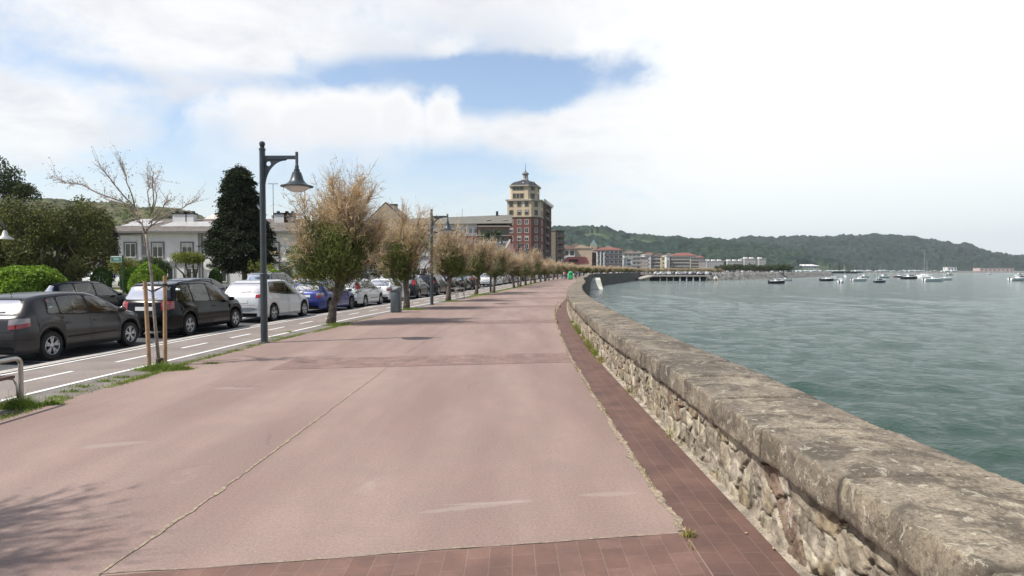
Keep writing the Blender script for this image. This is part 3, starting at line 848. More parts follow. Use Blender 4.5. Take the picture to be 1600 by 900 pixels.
def twigs(P0, D, length, rs, seg=3, w=.006, bend=.35, droop=0.0):
    """thin tapering ribbons from P0 in direction D, curved; one island each"""
    n = len(P0); L = np.asarray(length).reshape(-1, 1)*np.ones((n, 1))
    side = np.cross(D, rs.normal(size=(n, 3))); side /= np.linalg.norm(side, axis=1)[:, None]+1e-9
    bd = rs.normal(size=(n, 3))*bend; bd[:, 2] -= droop
    pts = []
    for k in range(seg+1):
        t = k/seg; pts.append(P0+D*L*t+bd*L*t*t*.5+rs.normal(size=(n, 3))*L*.03*(k > 0))
    V = []
    for k in range(seg+1):
        ww = w*(1-.75*k/seg); V += [pts[k]-side*ww, pts[k]+side*ww]
    V = np.stack(V, 1)            # n, 2(seg+1), 3
    m = 2*(seg+1); base = np.arange(n)[:, None]*m
    F = np.concatenate([np.stack([base[:, 0]+2*k, base[:, 0]+2*k+1, base[:, 0]+2*k+3, base[:, 0]+2*k+2], 1) for k in range(seg)])
    return V.reshape(-1, 3), F, pts
def join(*parts):
    V = []; F = []; n = 0
    for v, f in parts: V.append(v); F.append(f+n); n += len(v)
    return np.concatenate(V), np.concatenate(F)
def bent(p0, p1, rs, k=5, j=.08):
    p0 = np.array(p0, float); p1 = np.array(p1, float); L = np.linalg.norm(p1-p0)
    P = [p0+(p1-p0)*t for t in np.linspace(0, 1, k)]
    for i in range(1, k-1): P[i] = P[i]+rs.normal(size=3)*L*j
    return [tuple(p) for p in P]
def poly_points(limbs, n, rs, t0=.2):
    """n random points along polylines, with tangents"""
    P = []; D = []; w = np.array([np.linalg.norm(np.array(l[-1])-np.array(l[0])) for l in limbs]); w /= w.sum()
    ids = rs.choice(len(limbs), n, p=w)
    for i in ids:
        l = np.array(limbs[i]); t = (t0+(1-t0)*rs.rand()**.7)*(len(l)-1); k = min(int(t), len(l)-2); f = t-k
        P.append(l[k]*(1-f)+l[k+1]*f); d = l[k+1]-l[k]; D.append(d/np.linalg.norm(d))
    return np.array(P), np.array(D)

BARK = mat('tamarisk_bark', (.13, .105, .085), .95, .45, 9, bump=1.0, bscale=30, bdist=.03, fine=.4)
TWIG = mat('pinkish_twigs', (.55, .43, .28), .9, .2, 1.2, island=.42, trans=.25, spec=.1)
TWIGS = mat('fine_bare_twigs', (.52, .44, .38), .9, .2, 1.2, island=.35, spec=.1)
FEATH = mat('feathery_green', (.155, .185, .060), .9, .3, 1.5, island=.45, trans=.25, spec=.1)
def tamarisk(name, height, spread, seed, lean=(.3, .1), ntw=5200, green=1.0):
    rs = np.random.RandomState(seed)
    root = empty(name)
    fork = np.array([lean[0], lean[1], 1.45+.1*rs.rand()])
    mb = MB()
    tr = [(0, 0, -.05), (lean[0]*.12, lean[1]*.1, .3), (lean[0]*.25, lean[1]*.35, .65), (lean[0]*.75, lean[1]*.7, 1.05), tuple(fork)]
    mb.tube(tr, [.19, .145, .125, .125, .14], 12)
    limbs = []
    nl = 12
    for i in range(nl):
        a = 2*math.pi*(i*5 % nl+rs.rand()*.5)/nl; q_ = (i % 4)/3.0; r = spread*(.18+.68*q_); h = height*(.76-.28*q_**2-.08*rs.rand())
        end = fork+np.array([math.cos(a)*r, math.sin(a)*r, h-fork[2]])
        pts = bent(fork-np.array([0, 0, .08]), end, rs, 5, .07)
        pts[1] = tuple(np.array(pts[1])*[1, 1, 1]+np.array([math.cos(a), math.sin(a), -.3])*.12)
        mb.tube(pts, [.08, .055, .042, .03, .015], 7); limbs.append(pts)
        for k in range(3):
            b0 = np.array(pts[2+(k % 2)]); a2 = a+rs.normal()*.8
            e = b0+np.array([math.cos(a2)*spread*.35, math.sin(a2)*spread*.35, height*(.12+.22*rs.rand())])
            q = bent(b0, e, rs, 4, .08); mb.tube(q, [.03, .022, .014, .007], 5); limbs.append(q)
    # rough bark: knobs
    o = mb.build('trunk', BARK, root, True)
    for v in o.data.vertices:
        if v.co.z < 1.7:
            f = fbm(np.array(v.co.x*9+v.co.z*2), np.array(v.co.z*5+v.co.y*9), 3, seed)-.5
            c = Vector((np.interp(v.co.z, [0, .3, .65, 1.05, 1.5], [p[0] for p in tr]), np.interp(v.co.z, [0, .3, .65, 1.05, 1.5], [p[1] for p in tr]), v.co.z))
            v.co += (v.co-c)*float(f)*.7
    # bare pinkish twigs: sprays that leave the limbs and lift
    P, D = poly_points(limbs, ntw, rs, .35)
    out = P-fork; out[:, 2] *= .5; out /= np.linalg.norm(out, axis=1)[:, None]+1e-6
    Dr = D*.35+out*.65+rs.normal(size=P.shape)*.60; Dr[:, 2] += .22
    Dr /= np.linalg.norm(Dr, axis=1)[:, None]
    keep = P[:, 2] > height*.36
    P, Dr = P[keep], Dr[keep]
    L = .66*(.45+.8*rs.rand(len(P)))
    V1, F1, pts = twigs(P, Dr, L, rs, 4, .010, .35)
    # secondary short twigs on them
    rep = 4
    Q = []; E = []
    for k in range(rep):
        t = rs.randint(1, 5, len(P)); pp = np.stack(pts, 1)[np.arange(len(P)), t]
        Q.append(pp); e = Dr+rs.normal(size=P.shape)*.6; E.append(e/np.linalg.norm(e, axis=1)[:, None])
    Q = np.concatenate(Q); E = np.concatenate(E)
    V2, F2, _ = twigs(Q, E, .10+.16*rs.rand(len(Q)), rs, 2, .0085, .3)
    V, F = join((V1, F1), (V2, F2))
    npmesh('crown', V, F, TWIG, root)
    # long fine whips on top
    top = rs.randint(0, len(P), 260); Dt = Dr[top].copy(); Dt[:, 2] = np.abs(Dt[:, 2])+.9; Dt /= np.linalg.norm(Dt, axis=1)[:, None]
    V3, F3, p3 = twigs(np.stack(pts, 1)[top, 3], Dt, height*.08+height*.09*rs.rand(len(top)), rs, 4, .010, .25)
    Q = np.concatenate([p3[k] for k in (1, 2, 3, 2, 1, 3)]); E = np.tile(Dt, (6, 1))+rs.normal(size=(len(Q), 3))*.5
    V4, F4, _ = twigs(Q, E/np.linalg.norm(E, axis=1)[:, None], .08+.14*rs.rand(len(Q)), rs, 2, .007, .3)
    V, F = join((V3, F3), (V4, F4)); npmesh('bare_twigs', V, F, TWIGS, root)
    # green shoots round the fork
    n = int(2600*green)
    cen = fork+np.array([0, 0, height*.10])
    lob = [cen+np.array([rs.normal()*spread*.28, rs.normal()*spread*.28, rs.uniform(-.35, 1.3)*height*.15]) for _ in range(9)]
    ids = rs.randint(0, 9, n)
    P = np.array(lob)[ids]+rs.normal(size=(n, 3))*np.array([.25, .25, .25])*spread*.75
    P[:, 2] = np.maximum(P[:, 2], fork[2]-.45)
    D = P-(fork-np.array([0, 0, .3])); D /= np.linalg.norm(D, axis=1)[:, None]; D[:, 2] += .6; D += rs.normal(size=D.shape)*.35; D /= np.linalg.norm(D, axis=1)[:, None]
    V5, F5, p5 = twigs(P, D, .16+.22*rs.rand(n), rs, 2, .012, .3)
    Q = np.concatenate([p5[1], p5[2], p5[1], p5[0]]); E = np.tile(D, (4, 1))+rs.normal(size=(len(Q), 3))*.55; E /= np.linalg.norm(E, axis=1)[:, None]
    V6, F6, _ = twigs(Q, E, .07+.09*rs.rand(len(Q)), rs, 1, .012, .3)
    V, F = join((V5, F5), (V6, F6)); npmesh('green_shoots', V, F, FEATH, root)
    return root

# leafy crown built from clumps of small leaves, with gaps
def leafy(parent, clumps, per, size, m, seed, name='crown', shell=.55, aspect=.55, flat=1.0):
    rs = np.random.RandomState(seed); P = []
    for (x, y, z, r) in clumps:
        n = int(per*r*r)
        d = rs.normal(size=(n, 3)); d /= np.linalg.norm(d, axis=1)[:, None]
        rr = r*(shell+(1-shell)*rs.rand(n)**.6)*(1+.35*(fbm(d[:, 0]*2.2+x, d[:, 1]*2.2+d[:, 2]*2.7+y, 3, seed)-.5)*2)
        q = d*rr[:, None]; q[:, 2] *= flat
        P.append(q+np.array([x, y, z]))
    P = np.concatenate(P)
    V, F = leaves(P, size, rs, aspect)
    return npmesh(name, V, F, m, parent)
def clumps_in(c, rx, ry, rz, n, r0, r1, rs, surf=.7):
    out = []
    for i in range(n):
        d = rs.normal(size=3); d /= np.linalg.norm(d)
        k = surf+(1-surf)*rs.rand()
        out.append((c[0]+d[0]*rx*k, c[1]+d[1]*ry*k, c[2]+d[2]*rz*k, rs.uniform(r0, r1)))
    return out

# ---- tamarisks along the edge of the promenade
prot = [tamarisk('tamarisk_tree', 5.7, 1.45, 3, (.28, .05), 3200, 2.2), tamarisk('tamarisk_tree', 4.9, 1.5, 14, (-.05, .1), 2000, 2.2),
        tamarisk('tamarisk_tree', 4.6, 1.4, 25, (.1, -.1), 1600, 3.0), tamarisk('tamarisk_tree', 4.6, 1.4, 36, (.22, .1), 1800, 1.6)]
GT = 'tamarisk trees lining the promenade'
base = G(517, 505)
prot[0].location = base; prot[0].scale = (1.12, 1.12, .97); tag(prot[0], 'largest tamarisk with leaning knotted trunk, green tuft and spray of bare pink-brown twigs', 'tree', GT)
b = G(635.5, 483); prot[1].location = b; tag(prot[1], 'tamarisk with forked green base standing just beyond the dark litter bin', 'tree', GT)
b = G(700.5, 470.5); prot[2].location = b; tag(prot[2], 'tamarisk with the densest green tuft, beside the tubular bench beyond the second lamp', 'tree', GT)
b = G(744, 460); prot[3].location = b; tag(prot[3], 'tamarisk with dark forked trunk just before the third street lamp', 'tree', GT)
def cp(src, px, py, label, rz=None, s=1.0):
    b = G(px, py) if py else None
    return copy_tree(src, loc=b, rz=R.uniform(0, 6.28) if rz is None else rz, scale=(s, s, s), label=label)
cp(prot[3], 771, 457.5, 'tamarisk whose thin trunk leans sharply to the road, just beyond the third lamp', .4, .9)
yy = 66.0
labs = ['tamarisk on the grassy verge right behind the fourth street lamp post', 'second tamarisk past the fourth street lamp', 'third tamarisk past the fourth street lamp', 'tamarisk right beside the fifth lamp pole']
k = 0
for yq in (68, 73.5, 79.5, 86, 93.5):
    p = lane(yq, .75); copy_tree(prot[(k+1) % 4 if k % 2 else 3], loc=p, rz=R.uniform(0, 6.28), scale=(.95, .95, .85), label=labs[min(k, 3)] if k < 4 else 'tamarisk a few steps past the fifth lamp pole'); k += 1
for yq in (102, 110, 118, 127, 136, 146, 157, 168, 180, 192, 205, 219, 234, 250):
    p = lane(yq, .8); o = copy_tree(prot[1+k % 3], loc=p, rz=R.uniform(0, 6.28), scale=(1.1, 1.1, .78), label='small far tamarisk in the dense row towards the group of people'); k += 1
# canopy along the dark wall, further round the bay
for i, yq in enumerate(np.linspace(196, 330, 17)):
    w = walls([yq], -2.6-1.2*(i % 2))[0]; o = copy_tree(prot[1+i % 3], loc=(w[0], w[1], 0), rz=R.uniform(0, 6.28), scale=(1.6, 1.6, .72), label='squat brown tamarisk on top of the dark sea wall round the bay'); o['group'] = 'tamarisks above the dark sea wall'
# one more whose shadow falls across the near paving
o = copy_tree(prot[0], loc=(-7.3, 2.15, 0), rz=2.2, scale=(1.15, 1.15, 1.0), label='nearest tamarisk, outside the frame, its twiggy shadow on the near paving')

# ---- young staked tree
sap = empty('young_tree', G(249, 571), 0, 'thin young tree with bare spreading twigs tied between two wooden stakes', 'tree')
rs = np.random.RandomState(5)
mb = MB(); S = 12.75/1000
def sp_(px, py, y=0): return ((px-249)*S, y, (571-py)*S)
mb.tube([sp_(249, 574), sp_(243, 500), sp_(239, 430), sp_(234, 385), sp_(231, 366)], [.034, .030, .026, .024, .022], 9)
limbs = []
for pts, y2 in (([(231, 366), (225, 345), (215, 325)], -.2), ([(231, 366), (238, 350), (240, 330)], .1), ([(237, 400), (222, 352), (200, 330)], .2),
                ([(215, 325), (190, 290), (175, 262)], -.3), ([(215, 325), (200, 285), (190, 255)], .1), ([(218, 330), (170, 305), (115, 282)], -.5), ([(222, 340), (180, 320), (135, 302)], .5),
                ([(240, 330), (228, 300), (222, 262)], .3), ([(240, 330), (250, 300), (258, 275)], -.3), ([(231, 360), (262, 330), (296, 310)], .4), ([(236, 350), (270, 325), (290, 318)], -.5), ([(240, 335), (247, 305), (240, 285)], .1)):
    P = [np.array(sp_(x, y)) for x, y in pts]
    for i, p in enumerate(P): p[1] += y2*(i/(len(P)-1))*1.0
    mid = bent(P[0], P[1], rs, 3, .05)[:-1]+bent(P[1], P[2], rs, 4, .05)
    mb.tube(mid, list(np.linspace(.015, .005, len(mid))), 5); limbs.append(mid)
mb.build('trunk', mat('pale_sapling_bark', (.26, .225, .19), .9, .3, 12, fine=.3), sap, True)
P, D = poly_points(limbs, 330, rs, .1)
D = D+rs.normal(size=P.shape)*.5; D[:, 2] += .3; D /= np.linalg.norm(D, axis=1)[:, None]
V1, F1, pts = twigs(P, D, .12+.28*rs.rand(len(P)), rs, 3, .0055, .4)
Q = np.concatenate([pts[1], pts[2], pts[3], pts[2], pts[3]]); 
V2, F2 = leaves(Q+rs.normal(size=Q.shape)*.02, .013, rs, .6)
npmesh('twigs', *join((V1, F1)), TWIGS, sap)
npmesh('buds', V2, F2, mat('brown_buds', (.27, .22, .17), .9, .2, 3, island=.4, trans=.2), sap)
c = np.array([sp_(203, 325)]); P = c+rs.normal(size=(260, 3))*np.array([.09, .1, .13]); P2 = np.array([sp_(243, 332)])+rs.normal(size=(60, 3))*.07
V, F = leaves(np.concatenate([P, P2]), .028, rs, .3, up=np.tile([[.1, 0, 1.0]], (320, 1))); npmesh('leaves', V, F, mat('sapling_green', (.12, .20, .05), .9, .2, 3, island=.4, trans=.3), sap)
WOOD = mat('stake_wood', (.36, .23, .13), .85, .25, 6, fine=.3, bump=.4, bscale=30)
for (bx, by, tx_, ty_), lab in (((233.5, 573, 226.5, 439), 'round wooden stake leaning slightly beside the young tree, the thinner-looking one on the road side'), ((258, 567, 257.5, 431), 'upright round wooden stake supporting the young tree on the promenade side')):
    b = G(bx, by); t_ = At(tx_, ty_, b.y)
    st = MB().tube([(0, 0, -.05), ((t_.x-b.x)*.5, 0, t_.z*.5), (t_.x-b.x, 0, t_.z)], [.040, .037, .037], 12).build('stake', WOOD, None, True, 40)
    st.location = b; tag(st, lab, 'stake', 'stakes of the young tree')
b = G(249, 571)
tie = MB(); z = 1.9-(455-422)*S
tie.tube([((230-249)*S-.045, .03, z+.06), ((240-249)*S, -.05, z), ((257-249)*S+.045, .1, z+.13)], .011, 6)
tie.tube([((230-249)*S-.045, -.04, z+.07), ((240-249)*S, .05, z-.01), ((257-249)*S+.045, .0, z+.12)], .011, 6)
tie.lathe([(.045, -.02), (.045, .02)], 12, ((228.6-249)*S, 0, z+.06)); tie.lathe([(.045, -.02), (.045, .02)], 12, ((257.5-249)*S, .05, z+.13))
RUB = mat('black_rubber', (.02, .02, .02), .7, .2)
o = tie.build('tree_tie', RUB); o.location = b; tag(o, 'black rubber tie strapped between the two stakes and the young trunk', 'strap')
o = MB().bevbox(-.06, .06, -.06, .06, 0, .15, .02).build('root_guard', mat('brown_guard', (.06, .045, .035), .8)); o.location = b+Vector((.02, -.02, 0)); tag(o, 'small dark brown guard round the foot of the young tree', 'tree guard')

# ---- grass: tufts along the verge, too many blades to count
def grass(name, label, spots, m, seed, h=.09, w=.006):
    rs = np.random.RandomState(seed); P = []; H = []
    for (x, y, rx, ry, n, hh) in spots:
        q = rs.normal(size=(n, 2))*.5
        P.append(np.stack([x+q[:, 0]*rx, y+q[:, 1]*ry, np.zeros(n)], 1)); H.append(np.full(n, hh)*(.5+rs.rand(n))*np.exp(-(q**2).sum(1)*.6))
    P = np.concatenate(P); H = np.concatenate(H)
    D = rs.normal(size=P.shape)*.45; D[:, 2] = 1; D /= np.linalg.norm(D, axis=1)[:, None]
    V, F, _ = twigs(P, D, H, rs, 2, w, .6, .3)
    o = npmesh(name, V, F, m); tag(o, label, 'grass', kind='stuff'); return o
GR = mat('grass_blades', (.19, .27, .045), .85, .3, 4, island=.45, trans=.35, world=True)
GRD = mat('dry_grass', (.30, .27, .10), .9, .3, 4, island=.4, trans=.3, world=True)
def on_tree(px, py): g = G(px, py); return g.x, g.y
spots = []
x, y = on_tree(251, 577); spots += [(x+.05, y-.05, .42, .22, 2600, .10), (x+.35, y+.0, .25, .15, 900, .08)]
x, y = on_tree(35, 636); spots += [(x-.05, y-.02, .25, .16, 1300, .13), (x+.25, y+.18, .2, .1, 400, .06)]
x, y = on_tree(522, 508); spots += [(x+.1, y, .5, .35, 900, .08)]
x, y = on_tree(645, 484); spots += [(x, y, .6, .4, 900, .10)]
x, y = on_tree(706, 471); spots += [(x, y, .9, .6, 700, .10)]
x, y = on_tree(749, 461); spots += [(x, y, 1.0, .9, 700, .10)]
for yq in np.arange(4.5, 26, .09):
    p = lane(yq, float(eoff(yq))+.02)
    d = fbm(np.array(yq*.8), np.array(3.0), 3, 2)
    if d > .42: spots.append((p.x, p.y, .10, .10, int(40*(d-.3)*3), .045))
for (px, py) in ((270, 572), (330, 568), (110, 612), (130, 604), (165, 596), (190, 590), (370, 548), (395, 540), (430, 527), (452, 519), (88, 622)):
    x, y = on_tree(px, py); spots.append((x, y, .22, .12, 160, .04))
for yq in np.arange(44, 100, 1.2):
    p = lane(yq, .7); spots.append((p.x, p.y, .5, .7, 180, .09))
grass('grass', 'bright green grass tufts along the verge and round the tree feet', spots, GR, 3)
spots = []
for yq in np.arange(3.8, 40, .05):
    w = walls([yq], -.60)[0]
    d = fbm(np.array(yq*1.9), np.array(7.0), 3, 12)
    if d > .5: spots.append((w[0], w[1], .03, .03, int(22*(d-.4)*3), .016))
x, y = on_tree(1077, 838); spots.append((x, y, .05, .035, 260, .035))
for yq in np.arange(4.5, 26, .13):
    p = lane(yq, float(eoff(yq))-.08); spots.append((p.x, p.y, .16, .12, 18, .035))
for (yq, n) in ((7.1, 30), (9.8, 40), (13.2, 120), (14.4, 160), (15.2, 260), (16, 200), (17.5, 160), (19.5, 240), (21, 200)):
    w = walls([yq], -.03)[0]; spots.append((w[0], w[1], .05, .35, n, .16))
grass('dry_grass', 'yellowish weeds in the joint beside the wall and along the paving edge', spots, GRD, 8)
o = grass('weeds', 'green weeds growing at the foot of the rubble wall', [(walls([q], -.02)[0][0], q, .05, .25, 170, .17) for q in (14.2, 15.4, 16.0, 19, 20.5, 23)], GR, 9)

# ---- park planting beyond the road
LEAFD = mat('dark_leaves', (.055, .078, .026), .8, .35, .5, island=.45, trans=.15, spec=.3)
LEAFM = mat('olive_leaves', (.115, .125, .040), .8, .3, .5, island=.5, trans=.2, spec=.3)
LEAFY = mat('yellow_green_leaves', (.19, .22, .04), .8, .3, .6, island=.4, trans=.3)
LEAFB = mat('bright_leaves', (.20, .32, .035), .8, .25, 1.0, island=.4, trans=.3)
CONI = mat('conifer_needles', (.028, .042, .018), .9, .3, .6, island=.5, spec=.2)
CONB = mat('bronze_needles', (.055, .035, .022), .9, .3, .6, island=.4)
TBARK = mat('grey_bark', (.10, .08, .065), .95, .3, 5, fine=.3)
def tree_at(name, px, D, z0, label, cat='tree', group=None):
    p = At(px, 422, D); return empty(name, (p.x, D, z0), 0, label, cat, group)
def U(D): return D/1000
# broad dark tree, many limbs from the ground
t = tree_at('broad_tree', 80, 44, .15, 'large round dark green tree with many spreading limbs behind the clipped bushes')
u = U(44); rs = np.random.RandomState(3); mb = MB(); cl = []
for (px, py, dy) in ((0, 360, -1), (30, 330, 1.5), (60, 310, -2), (100, 312, 2), (130, 345, -1), (150, 385, 1), (15, 390, -2), (65, 350, 3), (115, 380, -3), (80, 300, 0)):
    e = ((px-80)*u, dy, (455-py)*u*.92)
    st = ((R.uniform(-6, 12))*u, 0, 0)
    q = bent(st, e, rs, 5, .06); mb.tube(q, [.20, .15, .11, .07, .03], 7)
mb.build('trunk', TBARK, t, True)
for i in range(80):
    a = rs.uniform(0, 2*math.pi); rr = math.sqrt(rs.rand()); 
    X = rr*math.cos(a)*3.5; Zc = rr*math.sin(a)*2.5
    dep = math.sqrt(max(0, 1-rr*rr))*2.9*rs.choice([-1, 1])*rs.uniform(.5, 1)
    cl.append((X-.1, dep, 4.0+Zc, rs.uniform(.65, 1.05)))
for i in range(16): cl.append((rs.uniform(-4.2, 3.6), rs.uniform(-2, 1), rs.uniform(1.7, 2.5), rs.uniform(.4, .6)))
leafy(t, cl, 620, .085, LEAFM, 4, shell=.3)
t = tree_at('tall_tree', 12, 60, .15, 'taller dark tree showing above the round one at the edge')
u = U(60); mb = MB()
mb.tube([(0, 0, 0), (.3, 0, 4), (.2, 0, 8.5)], [.3, .22, .1], 8)
for e in ((-2.2, 0, 9.5), (1.8, 0, 8.6), (0, 1, 11), (2.4, .4, 7.5)): mb.tube(bent((.25, 0, 5), e, rs, 4, .05), [.15, .1, .07, .03], 6)
mb.build('trunk', TBARK, t, True)
cl = clumps_in((-.6, 0, 10.2), 1.9, 1.6, 1.7, 26, .55, .95, rs)+clumps_in((1.6, 0, 8.7), 1.3, 1.2, .9, 14, .4, .75, rs)+clumps_in((0, 0, 7), 1.5, 1.5, 1.0, 10, .6, .9, rs)
leafy(t, cl, 480, .09, LEAFD, 6, shell=.3)
# bronze columnar conifer
t = tree_at('columnar_conifer', 172, 56, .15, 'narrow bronze-brown conifer squeezed between the round tree and the white building')
MB().tube([(0, 0, 0), (0, 0, 4)], [.14, .06], 8).build('trunk', TBARK, t)
cl = [(rs.normal()*.15, rs.normal()*.25, z, .25+.40*math.sin(min(1, (z-.5)/4.5)*math.pi*.72)) for z in np.linspace(.9, 5.3, 22)]
leafy(t, cl, 1400, .07, CONB, 7, shell=.3)
# dark layered cypress
t = tree_at('dark_conifer', 376, 55, .15, 'tall near-black conifer with drooping layers in front of the white building')
u = U(55); mb = MB(); mb.tube([(.4, 0, 0), (.3, 0, 2), (0, 0, 5), (.2, 0, 9.8)], [.26, .2, .12, .04], 9)
mb.build('trunk', TBARK, t, True)
P = []; Dn = []; rs = np.random.RandomState(9)
for z in np.linspace(1.7, 10.1, 46):
    hz = (z-1.6)/8.9
    R0 = np.interp(hz, [0, .12, .25, .33, .42, .58, .77, .93, 1.0], [1.5, 2.3, 2.75, 2.4, 1.95, 1.42, 1.15, .78, .3])
    for k in range(11):
        a = rs.uniform(0, 6.283); r = R0*rs.uniform(.62, 1.14); cc = np.array([math.cos(a)*r, math.sin(a)*r*.9, z+rs.normal()*.12])
        if z < 2.4 and cc[0] > .9 and rs.rand() < .6: continue
        n = 165; q = rs.normal(size=(n, 3))*np.array([.26, .26, .10]); q[:, 2] -= (q[:, 0]*math.cos(a)+q[:, 1]*math.sin(a))*.5
        P.append(cc+q); Dn.append(np.tile([[math.cos(a), math.sin(a), -.45]], (n, 1)))
    n = 260; a = rs.uniform(0, 6.283, n); r = R0*rs.rand(n)**.5*.8
    P.append(np.stack([np.cos(a)*r, np.sin(a)*r, z+rs.normal(size=n)*.1], 1)); Dn.append(np.stack([np.cos(a), np.sin(a), -.3*np.ones(n)], 1))
P = np.concatenate(P); Dn = np.concatenate(Dn)
V, F = leaves(P, .10, rs, .4, up=Dn); npmesh('crown', V, F, CONI, t)

# clipped bushes
def ball(name, px, D, top, hw, label, m, seed, cone=0.0, base=.15, shrub=None, dens=1.0, cat='bush'):
    p = At(px, 422, D); ztop = CAMH+(422-top)*D/1000; r = hw*D/1000; h = ztop-base
    t = empty(name, (p.x, D, base), 0, label, cat, 'clipped bushes on the lawn')
    rs = np.random.RandomState(seed); n = int(4200*dens*(r*h)**.5*max(.8, r))
    d = rs.normal(size=(n, 3)); d /= np.linalg.norm(d, axis=1)[:, None]
    k = 1+.16*(fbm(d[:, 0]*3+seed, d[:, 1]*3+d[:, 2]*3, 3, seed)-.5)
    zz_ = d[:, 2]*.5+.5
    rad = np.sqrt(np.clip(1-d[:, 2]**2, 0, 1)); 
    if cone: rad = np.minimum(rad*1.0, 1)*(1-cone*zz_)*1.25; rad = np.minimum(rad, 1)
    xy = d[:, :2]/(np.linalg.norm(d[:, :2], axis=1)[:, None]+1e-6)
    P = np.stack([xy[:, 0]*rad*r*k, xy[:, 1]*rad*r*k, zz_*h*k], 1)
    P *= (1-.10*rs.rand(n)**2)[:, None]
    V, F = leaves(P, .055 if D < 45 else .075, rs, .6); npmesh('foliage', V, F, m, t)
    # woody inside
    mb = MB()
    for i in range(7): mb.tube(bent((0, 0, 0), (rs.normal()*r*.4, rs.normal()*r*.4, h*.7), rs, 3, .05), [.04, .03, .01], 5)
    mb.build('stem', TBARK, t)
    return t
ball('clipped_bush', 42, 23, 414, 58, 'wide low bright green dome of clipped bush behind the grey hatchback', LEAFB, 1, dens=2.4)
ball('clipped_bush', 103, 52, 421, 15, 'small round dark green bush beside the wide bright dome', LEAFM, 2, dens=1.5)
ball('clipped_bush', 158, 44, 417, 14.5, 'egg-shaped clipped bush alone on the sunny lawn', mat('mid_leaves', (.085, .15, .03), .8, .3, 1, island=.4, trans=.2), 3, dens=1.6)
ball('clipped_bush', 232, 41, 411, 30, 'pointed bright green clipped cone behind the black people carrier', LEAFB, 4, cone=.55, dens=1.8)
ball('clipped_bush', 208, 45, 418, 17, 'smaller bright mound touching the pointed green cone', LEAFB, 5, dens=1.5)
ball('clipped_bush', 336, 50, 420, 9.5, 'small round bush in front of the round white sign', mat('mid_leaves', (.1, .1, .1)), 6, dens=1.4)
ball('clipped_bush', 430, 43, 422, 16, 'fluffy bright green bush just past the lamp post', LEAFB, 7, dens=1.6)
ball('clipped_bush', 470, 45, 429, 17, 'low reddish-green bush beyond the blue hatchback', LEAFM, 8, dens=1.2)
def shrub(name, px, D, box, label, m, seed, trunkpx=None, n=26, r=.4, per=600, leaf=.07, cat='tree'):
    """leafy small tree filling the photo box (x0,y0,x1,y1)"""
    x0, y0, x1, y1 = box; u = U(D)
    t = tree_at(name, px, D, .15, label, cat)
    rs = np.random.RandomState(seed); cx_ = ((x0+x1)/2-px)*u; zc = CAMH-.15+(422-(y0+y1)/2)*u; rx = (x1-x0)/2*u; rz = (y1-y0)/2*u
    cl = clumps_in((cx_, 0, zc), rx-r*.8, rx*.8, max(.1, rz-r*.7), n, r*.7, r*1.2, rs, .55)
    leafy(t, cl, per, leaf, m, seed, shell=.35)
    mb = MB()
    for i in range(6):
        e = cl[R.randrange(len(cl))]; mb.tube(bent((rs.normal()*.1, 0, 0), e[:3], rs, 5, .06), [.10, .08, .06, .04, .02], 6)
    mb.build('trunk', TBARK, t, True)
    return t
shrub('garden_shrub', 245, 56, (218, 401, 268, 430), 'dark green shrub behind the pointed clipped cone', mat('mid_leaves2', (.06, .10, .025), .8, .3, 1, island=.45, trans=.2), 21, r=.6)
shrub('garden_shrub', 190, 54, (165, 402, 222, 430), 'loose yellow-green shrubs behind the green signpost', LEAFY, 22, r=.55)
shrub('bonsai_tree', 296, 49, (269, 393, 325, 413), 'small flat-topped yellow-green tree with twisting bare stems', LEAFY, 23, r=.45, n=30)
shrub('garden_tree', 478, 50, (441, 379, 522, 424), 'round airy green tree with curved stems in front of the white building', mat('airy_leaves', (.10, .14, .035), .8, .3, 1, island=.45, trans=.25), 24, n=34, r=.55, per=420)
shrub('hedge_shrub', 125, 62, (108, 411, 146, 434), 'dark round hedge shrub under the large round tree', LEAFD, 25, r=.5, cat='bush')
shrub('garden_tree', 398, 52, (380, 404, 450, 428), 'light green shrub under the dark conifer', LEAFY, 26, r=.4, n=14, per=350)
shrub('garden_shrub', 600, 56, (583, 405, 616, 430), 'broad-leaved light shrub in front of the dark glazed veranda', LEAFM, 27, r=.4, n=18)
shrub('garden_shrub', 20, 58, (-30, 405, 50, 432), 'green shrubs behind the wide bright dome at the edge', LEAFM, 28, r=.6)
# palm
t = tree_at('palm_tree', 770, 118, -.3, 'palm tree with drooping fronds in front of the red and brown flats')
u = U(118); zt = CAMH+.3+(422-368)*u; rs = np.random.RandomState(4)
MB().tube([(0, 0, 0), (.15, 0, zt*.5), (0, 0, zt)], [.35, .28, .3], 9).build('trunk', TBARK, t, True)
a = rs.uniform(0, 6.28, 90); D = np.stack([np.cos(a), np.sin(a), rs.uniform(-.7, 1.1, 90)], 1); D /= np.linalg.norm(D, axis=1)[:, None]
V, F, pts = twigs(np.tile([[0, 0, zt]], (90, 1)), D, 2.6, rs, 5, .16, .1, .7); npmesh('fronds', V, F, LEAFD, t)

